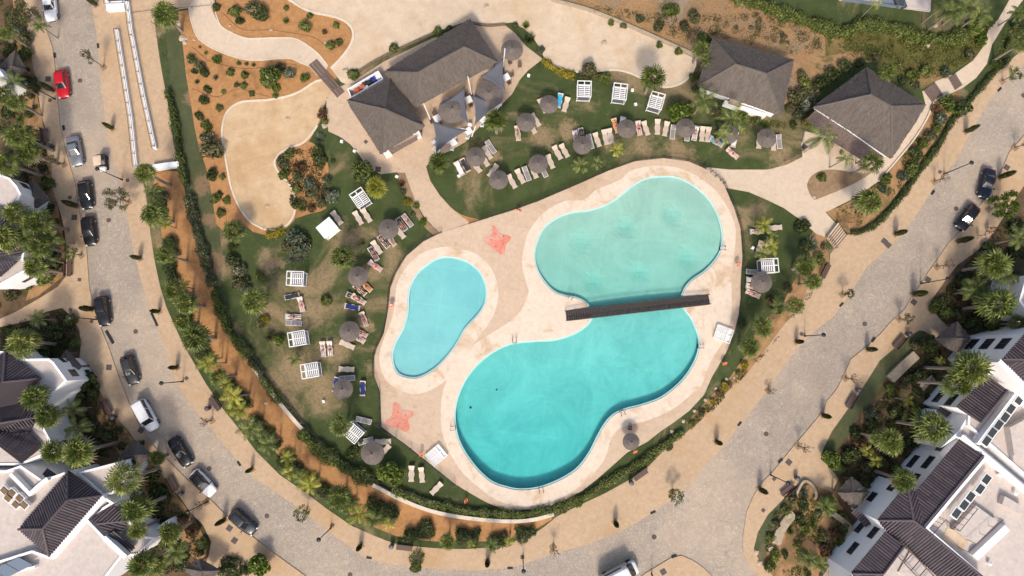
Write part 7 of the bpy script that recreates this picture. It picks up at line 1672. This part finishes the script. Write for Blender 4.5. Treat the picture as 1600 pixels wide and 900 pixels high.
TREES = [tree_mesh(1, .8, 3.6, 260, 'olive', .12), tree_mesh(2, 1.7, 4.2, 1400, 'olive', .12), tree_mesh(3, 1.0, 3.2, 500, 'green', .12), tree_mesh(4, .8, 3.0, 110, 'redleaf', .09), tree_mesh(5, 1.9, 4.2, 2400, 'brightgreen', .15), tree_mesh(6, 1.9, 4.4, 2200, 'olive', .13)]
for bx, by, cx, cy, i, h, lb in ((162,105,133,71,0,5.2,'tall thin street tree leaning over the cobbles near red car'),(100,257,82,247,0,3.2,'thin sapling on left pavement by the silver car'),(201,316,178,307,1,4.2,'grey bare looking street tree with round crown on left road'),(127,399,112,391,2,3.2,'small green street tree above the left bench'),(331,657,315,649,3,3.2,'tiny street sapling beside the left inner bench'),(64,41,46,24,5,4.6,'olive street tree beside the white sedan at top left'),
 (480,796,467,804,2,3.4,'small green street tree on lower left kerb'),(656,862,652,876,2,3.6,'bright small street tree at bottom kerb'),(864,854,867,865,3,2.8,'small sparse street tree at the lower kerb'),(1050,769,1056,780,2,3,'small street tree on the lower right kerb'),(1316,460,1331,457,0,3,'small olive street tree on the inner right kerb'),(1405,499,1420,496,0,3.2,'small olive street tree on the outer right kerb'),(1321,591,1337,595,3,3.4,'bare reddish street tree beside right bench'),(1247,697,1260,694,3,3.4,'bare brown street tree near bottom right lamp'),
 (1460,284,1480,275,3,3.2,'thin bare street tree beside the right upper lamp'),(1545,327,1570,320,4,4.2,'lush green street tree below the navy car'),(1464,417,1490,412,3,3.6,'thin leafless street sapling on right pavement'),(1566,127,1586,111,2,3.4,'small olive street tree at the top right pavement'),(1200,610,1202,611,3,1.5,'tiny seedling in a dark square pit on inner right pavement'),(1586,231,1600,226,3,3.0,'thin sapling at the far right kerb'),(322,785,305,791,3,2.6,'leafless sapling beside the white and black car')):
    pit(bx, by, .85); w, c = TREES[i]; H0 = {0: 3.6, 1: 4.2, 2: 3.2, 3: 3.0, 4: 4.2, 5: 4.4}[i]; p = U(bx, by, .12)
    t = thing('street_tree', lb, 'tree', (p.x, p.y, .12), R.uniform(0, 6), 'young street trees'); k = h/H0
    for nm, me in (('trunk', w), ('crown', c)): o = link(nm, me, None, t); o.scale = ((.9+.1*k),)*2+(k,)
# ---- hedges
def hedge(label, pts, w, h, mat, dens=78, size=.13, z0=.1, sm=3, extra=None):
    t = thing('hedge', label, 'hedge', (0, 0, 0)); pl = smooth(W2(pts, h*.6), sm, False); rs = resample(pl, .22); n = int(len(rs)*.22*w*dens*2.0)
    NR.seed(len(label)*7+int(w*10)); Q = np.array([(a.x, a.y) for a, d in rs]); D = np.array([(-d.y, d.x) for a, d in rs]); i = NR.randint(0, len(rs), n); a = NR.uniform(0, pi, n); q = NR.uniform(.72, 1.05, n)
    wob = (.92+.26*np.sin(i*.21+len(label))+.2*np.sin(i*.57))*w/2
    u = np.cos(a)*q*wob; h *= .82; z = z0+np.sin(a)**.6*q*h*(1+.12*np.sin(i*.33)); jit = NR.normal(size=(n, 2))*.1
    P = np.stack([Q[i, 0]+D[i, 0]*u+jit[:, 0], Q[i, 1]+D[i, 1]*u+jit[:, 1], z], 1); N = np.stack([D[i, 0]*np.cos(a), D[i, 1]*np.cos(a), np.sin(a)+.3], 1)
    link('foliage', quads_mesh('foliage', *leaves(P, size, .9, .55, N), mat), None, t)
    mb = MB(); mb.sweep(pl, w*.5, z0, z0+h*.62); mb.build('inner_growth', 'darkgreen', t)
    return t
hedge('green hedge along the ramp plaza, upper end of left boundary hedge', [(261,142),(267,165),(273,200),(278,235),(284,265),(291,290)], 1.1, 1.3, 'green')
hedge('white flowering hedge along the orange bed at left', [(294,306),(300,335),(309,368),(318,398),(325,425),(331,446)], 1.5, 1.3, 'flower')
hedge('green hedge along the orange bed left of the lawn', [(334,455),(342,480),(351,505),(364,527),(378,545),(388,558)], 1.4, 1.4, 'green')
hedge('short pale flowering hedge above the stone wall', [(391,562),(400,574),(409,586)], 1.3, 1.1, 'flower')
hedge('green hedge behind the upper stone retaining wall', [(408,590),(424,612),(438,630)], 1.2, 1.2, 'green'); hedge('olive hedge strip above the retaining wall by lawn', [(438,622),(455,645),(474,664)], .9, .7, 'olive', 50)
hedge('dense green hedge between the orange bed and bottom loungers', [(470,674),(485,692),(505,708),(528,724),(552,738),(578,752)], 2.0, 1.5, 'green')
hedge('long green hedge behind the lower retaining wall below the pool', [(614,766),(640,776),(670,785),(710,795),(750,801),(790,804),(830,803),(860,797)], 1.15, 1.0, 'green')
hedge('green hedge along the lower right pool edge and pavement', [(866,795),(890,788),(915,776),(945,757),(975,738),(1005,720),(1030,702),(1050,687),(1068,675)], 1.05, 1.0, 'green')
hedge('clipped low hedge along the upper right pavement', [(1331,363),(1350,361),(1372,347),(1397,322),(1422,289),(1447,254),(1467,227),(1490,187),(1515,158),(1533,137),(1554,113),(1580,90)], .85, .8, 'darkgreen', 120, .10)
hedge('thick green hedge on top of the dry slope at the top edge', [(1150,-12),(1200,10),(1235,22),(1270,34),(1295,44),(1320,50),(1335,42),(1350,36),(1380,40),(1410,46),(1440,56),(1470,62),(1500,57),(1525,45),(1545,30)], 2.1, 1.4, 'green', 80, .15)
hedge('yellow green low hedge under the sand area by the upper lawn', [(850,95),(862,104),(878,113),(897,117)], 1.1, .8, 'yellowleaf')
hedge('bright planting strip of green under the sand edge', [(905,116),(925,118),(945,118)], .9, .6, 'olive', 60)
hedge('orange yellow low hedge at the foot of the left sand area', [(417,366),(430,364),(443,358)], 1.0, .6, 'yellowleaf')
for lb, pts, w, h in (('rounded dark hedge block in the palm bed, uppermost by left road', [(250,300),(252,330),(253,352)], 1.5, 1.0),('rounded dark hedge block with pale top in the palm bed at left', [(262,372),(266,385),(268,402)], 2.0, 1.2),('long dark hedge block in the palm bed below the first blocks', [(262,410),(266,425),(270,440)], 2.0, 1.2),
 ('dark hedge under palms beside the black car pavement', [(281,462),(287,485),(292,510)], 1.8, 1.1),('dark hedge under palms near the left drain', [(300,520),(312,545),(325,568)], 1.7, 1.1),('dark hedge under palms near the inner left bench', [(352,596),(368,616),(382,640)], 2.0, 1.2),('dark hedge under palms above the left bottom lamp', [(392,655),(412,680),(432,702)], 2.2, 1.2),('dark hedge under yellow palms at bottom left of bed', [(440,712),(462,735),(490,757)], 2.0, 1.2),
 ('dark hedge under the green palm on the lower bed', [(498,762),(525,780),(550,795)], 2.0, 1.2),('curved dark hedge block in the lower palm bed', [(575,798),(598,800),(618,812)], 3.0, 1.4),('dark s-shaped hedge block beside the lower bench', [(632,838),(648,838),(662,830),(676,825)], 2.2, 1.3),('flat topped dark hedge block right of the low fan palm', [(714,838),(730,838),(748,842)], 2.4, 1.1),('short dark hedge block in the lower bed by feather palms', [(765,848),(780,846),(794,842)], 1.8, 1.1),('last dark hedge block at the right end of orange bed', [(808,838),(822,834),(836,828)], 1.9, 1.1)):
    hedge(lb, pts, w, h, 'darkgreen', 110, .12)
# ---- ground cover that nobody could count
def scatter(name, poly, n, size, mat, z=.1, hmax=.5, seed=1, clump=.5):
    NR.seed(seed+900); p = ccw(W2(poly)); xs = [q.x for q in p]; ys = [q.y for q in p]; P = []
    k = max(8, int(n/60)); cs = []
    while len(cs) < k:
        x, y = rnd(min(xs), max(xs)), rnd(min(ys), max(ys))
        if inside((x, y), p): cs.append((x, y, rnd(.35, 1.1), rnd(.3, 1)*hmax))
    for x, y, r, h in cs:
        m = int(n/k); a = NR.uniform(0, 2*pi, m); q = r*np.sqrt(NR.uniform(0, 1, m)); P.append(np.stack([x+q*np.cos(a), y+q*np.sin(a), z+h*NR.uniform(.1, 1, m)*(1-(q/r)**2*.8)], 1))
    P = np.vstack(P); keep = np.array([inside((a, b), p) for a, b in P[:, :2]]); P = P[keep]
    o = link(name, quads_mesh(name, *leaves(P, size, .9, .5), mat), None); o['kind'] = 'stuff'; return o
scatter('ground_cover', [(-60,-20),(40,0),(46,70),(54,125),(64,180),(70,215),(78,265),(90,330),(100,380),(100,430),(70,455),(20,480),(-60,500)], 9000, .17, 'cover', .05, .7, 1)
scatter('ground_cover', [(-10,515),(70,490),(100,484),(120,515),(122,545),(100,560),(60,560),(10,550)], 3200, .16, 'cover', .05, .6, 2)
scatter('ground_cover', [(100,590),(150,590),(160,622),(185,665),(225,712),(262,765),(290,800),(320,850),(318,890),(230,900),(240,800),(200,720),(90,700),(60,650)], 8000, .16, 'cover', .05, .6, 3)
scatter('ground_cover', [(1460,470),(1530,390),(1575,345),(1640,330),(1640,500),(1500,520),(1475,505)], 6500, .17, 'cover', .05, .7, 4)
scatter('ground_cover', [(1380,620),(1425,560),(1450,530),(1470,550),(1460,620),(1440,690),(1400,760),(1340,750),(1305,735),(1310,700),(1345,655)], 6500, .16, 'cover', .05, .6, 5)
scatter('ground_cover', [(1196,810),(1240,770),(1290,775),(1320,815),(1325,845),(1295,890),(1240,905),(1195,885)], 2600, .14, 'coverlight', .11, .4, 6)
scatter('ivy', [(1292,50),(1330,52),(1400,58),(1480,66),(1540,46),(1532,78),(1508,98),(1462,122),(1425,125),(1400,112),(1340,90),(1295,84)], 6000, .13, 'coverlight', .12, .45, 7)
scatter('dry_grass', [(900,5),(1060,25),(1180,20),(1280,50),(1285,90),(1230,85),(1110,55),(1080,70),(1000,40)], 5200, .11, 'olive', .11, .3, 8)
scatter('ground_cover', [(1290,333),(1345,308),(1402,255),(1458,165),(1500,145),(1460,215),(1400,300),(1340,355)], 2000, .13, 'coverlight', .13, .4, 9)
scatter('ground_cover', [(1540,140),(1560,60),(1600,10),(1640,-30),(1640,40),(1580,85),(1550,112),(1515,155),(1480,160)], 2200, .14, 'coverlight', .13, .4, 10)
scatter('ground_cover', [(1100,175),(1220,190),(1240,205),(1090,180)], 900, .12, 'coverlight', .11, .35, 11)
scatter('ground_cover', [(440,240),(480,225),(505,245),(512,290),(505,330),(470,338),(452,320),(455,295),(440,275)], 3000, .12, 'cover', .11, .35, 12)
scatter('ground_cover', [(1200,545),(1262,455),(1280,446),(1262,470),(1200,548),(1110,645),(1075,672),(1072,664),(1140,592)], 1500, .12, 'coverlight', .13, .3, 13)
def litter(name, poly, n, mat, z, seed):
    NR.seed(seed+1300); p = ccw(W2(poly)); xs = [q.x for q in p]; ys = [q.y for q in p]
    P = np.stack([NR.uniform(min(xs), max(xs), n), NR.uniform(min(ys), max(ys), n), np.full(n, z)], 1); P = P[np.array([inside((a, b), p) for a, b in P[:, :2]])]
    o = link(name, quads_mesh(name, *leaves(P, .085, 4.0, .6), mat), None); o['kind'] = 'stuff'
litter('dry_leaves', [(278,18),(335,8),(400,-20),(530,20),(555,60),(500,190),(470,300),(430,372),(338,350),(311,230),(291,120)], 1500, 'deadfrond', .117, 1)
litter('dry_leaves', [(242,268),(283,268),(322,417),(384,556),(478,676),(590,764),(750,814),(862,806),(835,828),(650,843),(520,785),(390,664),(303,530),(258,400)], 2600, 'deadfrond', .117, 2)
litter('dry_leaves', [(1184,832),(1300,768),(1335,830),(1297,897),(1190,890)], 700, 'deadfrond', .13, 3)
litter('fallen_leaves', [(380,400),(480,380),(600,330),(640,380),(590,560),(600,680),(560,730),(480,640),(400,520)], 1300, 'olive', .113, 4)
litter('fallen_leaves', [(690,250),(800,160),(1100,130),(1250,190),(1240,250),(1080,245),(900,260),(740,330)], 1000, 'olive', .113, 5)
for pts, lb in (([(345,20),(380,45),(430,48),(480,55),(520,75),(540,60)],'thin brown irrigation hose across the upper orange bed'),([(300,75),(330,95),(380,108),(440,100),(470,105)],'thin brown irrigation hose below the curved path'),([(300,140),(340,150),(375,140),(420,150)],'thin brown irrigation hose above the left sand area')):
    q = smooth(W2(pts, .15), 5, False); t = thing('irrigation_hose', lb, 'hose', (0, 0, 0)); mb = MB(); mb.tube([(a.x+.12*sin(i*.9), a.y+.12*cos(i*.7), .135) for i, a in enumerate(q)], .03, 5); mb.build('hose', 'wood', t)
# ---- loose boulders
def rock_mesh(seed):
    bm = bmesh.new(); bmesh.ops.create_icosphere(bm, subdivisions=2, radius=1); rr = random.Random(seed)
    for v in bm.verts: v.co *= rr.uniform(.72, 1.12); v.co.z *= .6
    me = bpy.data.meshes.new('boulder'); bm.to_mesh(me); bm.free(); me.materials.append(MATS['rock']); return me
RK = [rock_mesh(i) for i in range(4)]
for x, y, r, zn in ((279,36,5,'top left turf'),(284,60,6,'top left turf'),(288,66,4,'top left turf'),(290,60,3,'top left turf'),(540,111,5.5,'sand behind the bar'),(359,40,2.5,'orange garden path'),(423,46,2.5,'orange garden path'),(303,62,2.5,'orange garden path'),(508,66,2.5,'orange garden path'),(507,196,5,'bed left of the plaza'),(414,663,2.6,'orange palm bed'),(415,630,2.5,'orange palm bed'),(1272,308,3,'round bed at upper right'),(1236,780,4,'bottom right bed'),(1204,857,5,'bottom right bed'),(1182,863,4,'bottom right bed'),(1187,880,4,'bottom right bed'),(1147,590,2.5,'right lawn strip'),(1119,607,3,'right lawn strip'),(1102,625,3,'right lawn strip'),(1085,642,3,'right lawn strip'),(1068,658,3,'right lawn strip'),(1050,674,3,'right lawn strip'),(1135,592,2.6,'right lawn strip'),(944,67,5,'dry sand at the top'),(449,186,4,'left sand area'),(760,10,4.5,'top sand area'),(418,322,3,'left sand area'),(1450,70,4,'ivy slope at top right'),(1462,40,4,'ivy slope at top right')):
    p = U(x, y, .2); o = link('boulder', R.choice(RK), None, None, (p.x, p.y, .14), R.uniform(0, 6)); o.scale = (r*M1,)*3; tag(o, '', 'boulder', 'loose boulders'); fam(o, 'loose %s boulder on the %s' % ('pale' if r > 2.8 else 'tiny pale', zn), x, y)

# ================================================================ LIGHT, SKY, CAMERA
finish_labels()
SUN_EL, SUN_AZ = radians(47), radians(4)     # sun to the south, a touch west: shadows fall up the picture, slightly right
sd = bpy.data.lights.new('sun', 'SUN'); sd.energy = 2.1; sd.angle = radians(8.0); sd.color = (1.0, 0.905, 0.775)
so = bpy.data.objects.new('sun', sd); COL.objects.link(so)
dirv = Vector((sin(SUN_AZ)*cos(SUN_EL), cos(SUN_AZ)*cos(SUN_EL), -sin(SUN_EL)))
so.rotation_euler = dirv.to_track_quat('-Z', 'Y').to_euler(); so.location = (0, -60, 90)
w = bpy.data.worlds.new('World'); SC.world = w; w.use_nodes = True; nt = w.node_tree
sk_ = nt.nodes.new('ShaderNodeTexSky'); sk_.sky_type = 'NISHITA'; sk_.sun_disc = False; sk_.sun_elevation = SUN_EL; sk_.sun_rotation = pi+SUN_AZ
sk_.dust_density = 4.0; sk_.ozone_density = 0.4; sk_.altitude = 50
nt.links.new(sk_.outputs[0], nt.nodes['Background'].inputs['Color']); nt.nodes['Background'].inputs['Strength'].default_value = .15
cd = bpy.data.cameras.new('camera'); cd.sensor_width = 36.0; cd.lens = 36.0*F/1600.0; cd.clip_start = 1.0; cd.clip_end = 3000
co = bpy.data.objects.new('camera', cd); COL.objects.link(co); co.location = (0, 0, HC); co.rotation_euler = (TH, 0, 0); SC.camera = co
SC.view_settings.view_transform = 'Standard'; SC.view_settings.look = 'None'; SC.view_settings.exposure = 0.40; SC.view_settings.gamma = 1.0; SC.view_settings.use_curve_mapping = False
SC.cycles.max_bounces = 6; SC.cycles.transparent_max_bounces = 10; SC.cycles.use_denoising = True
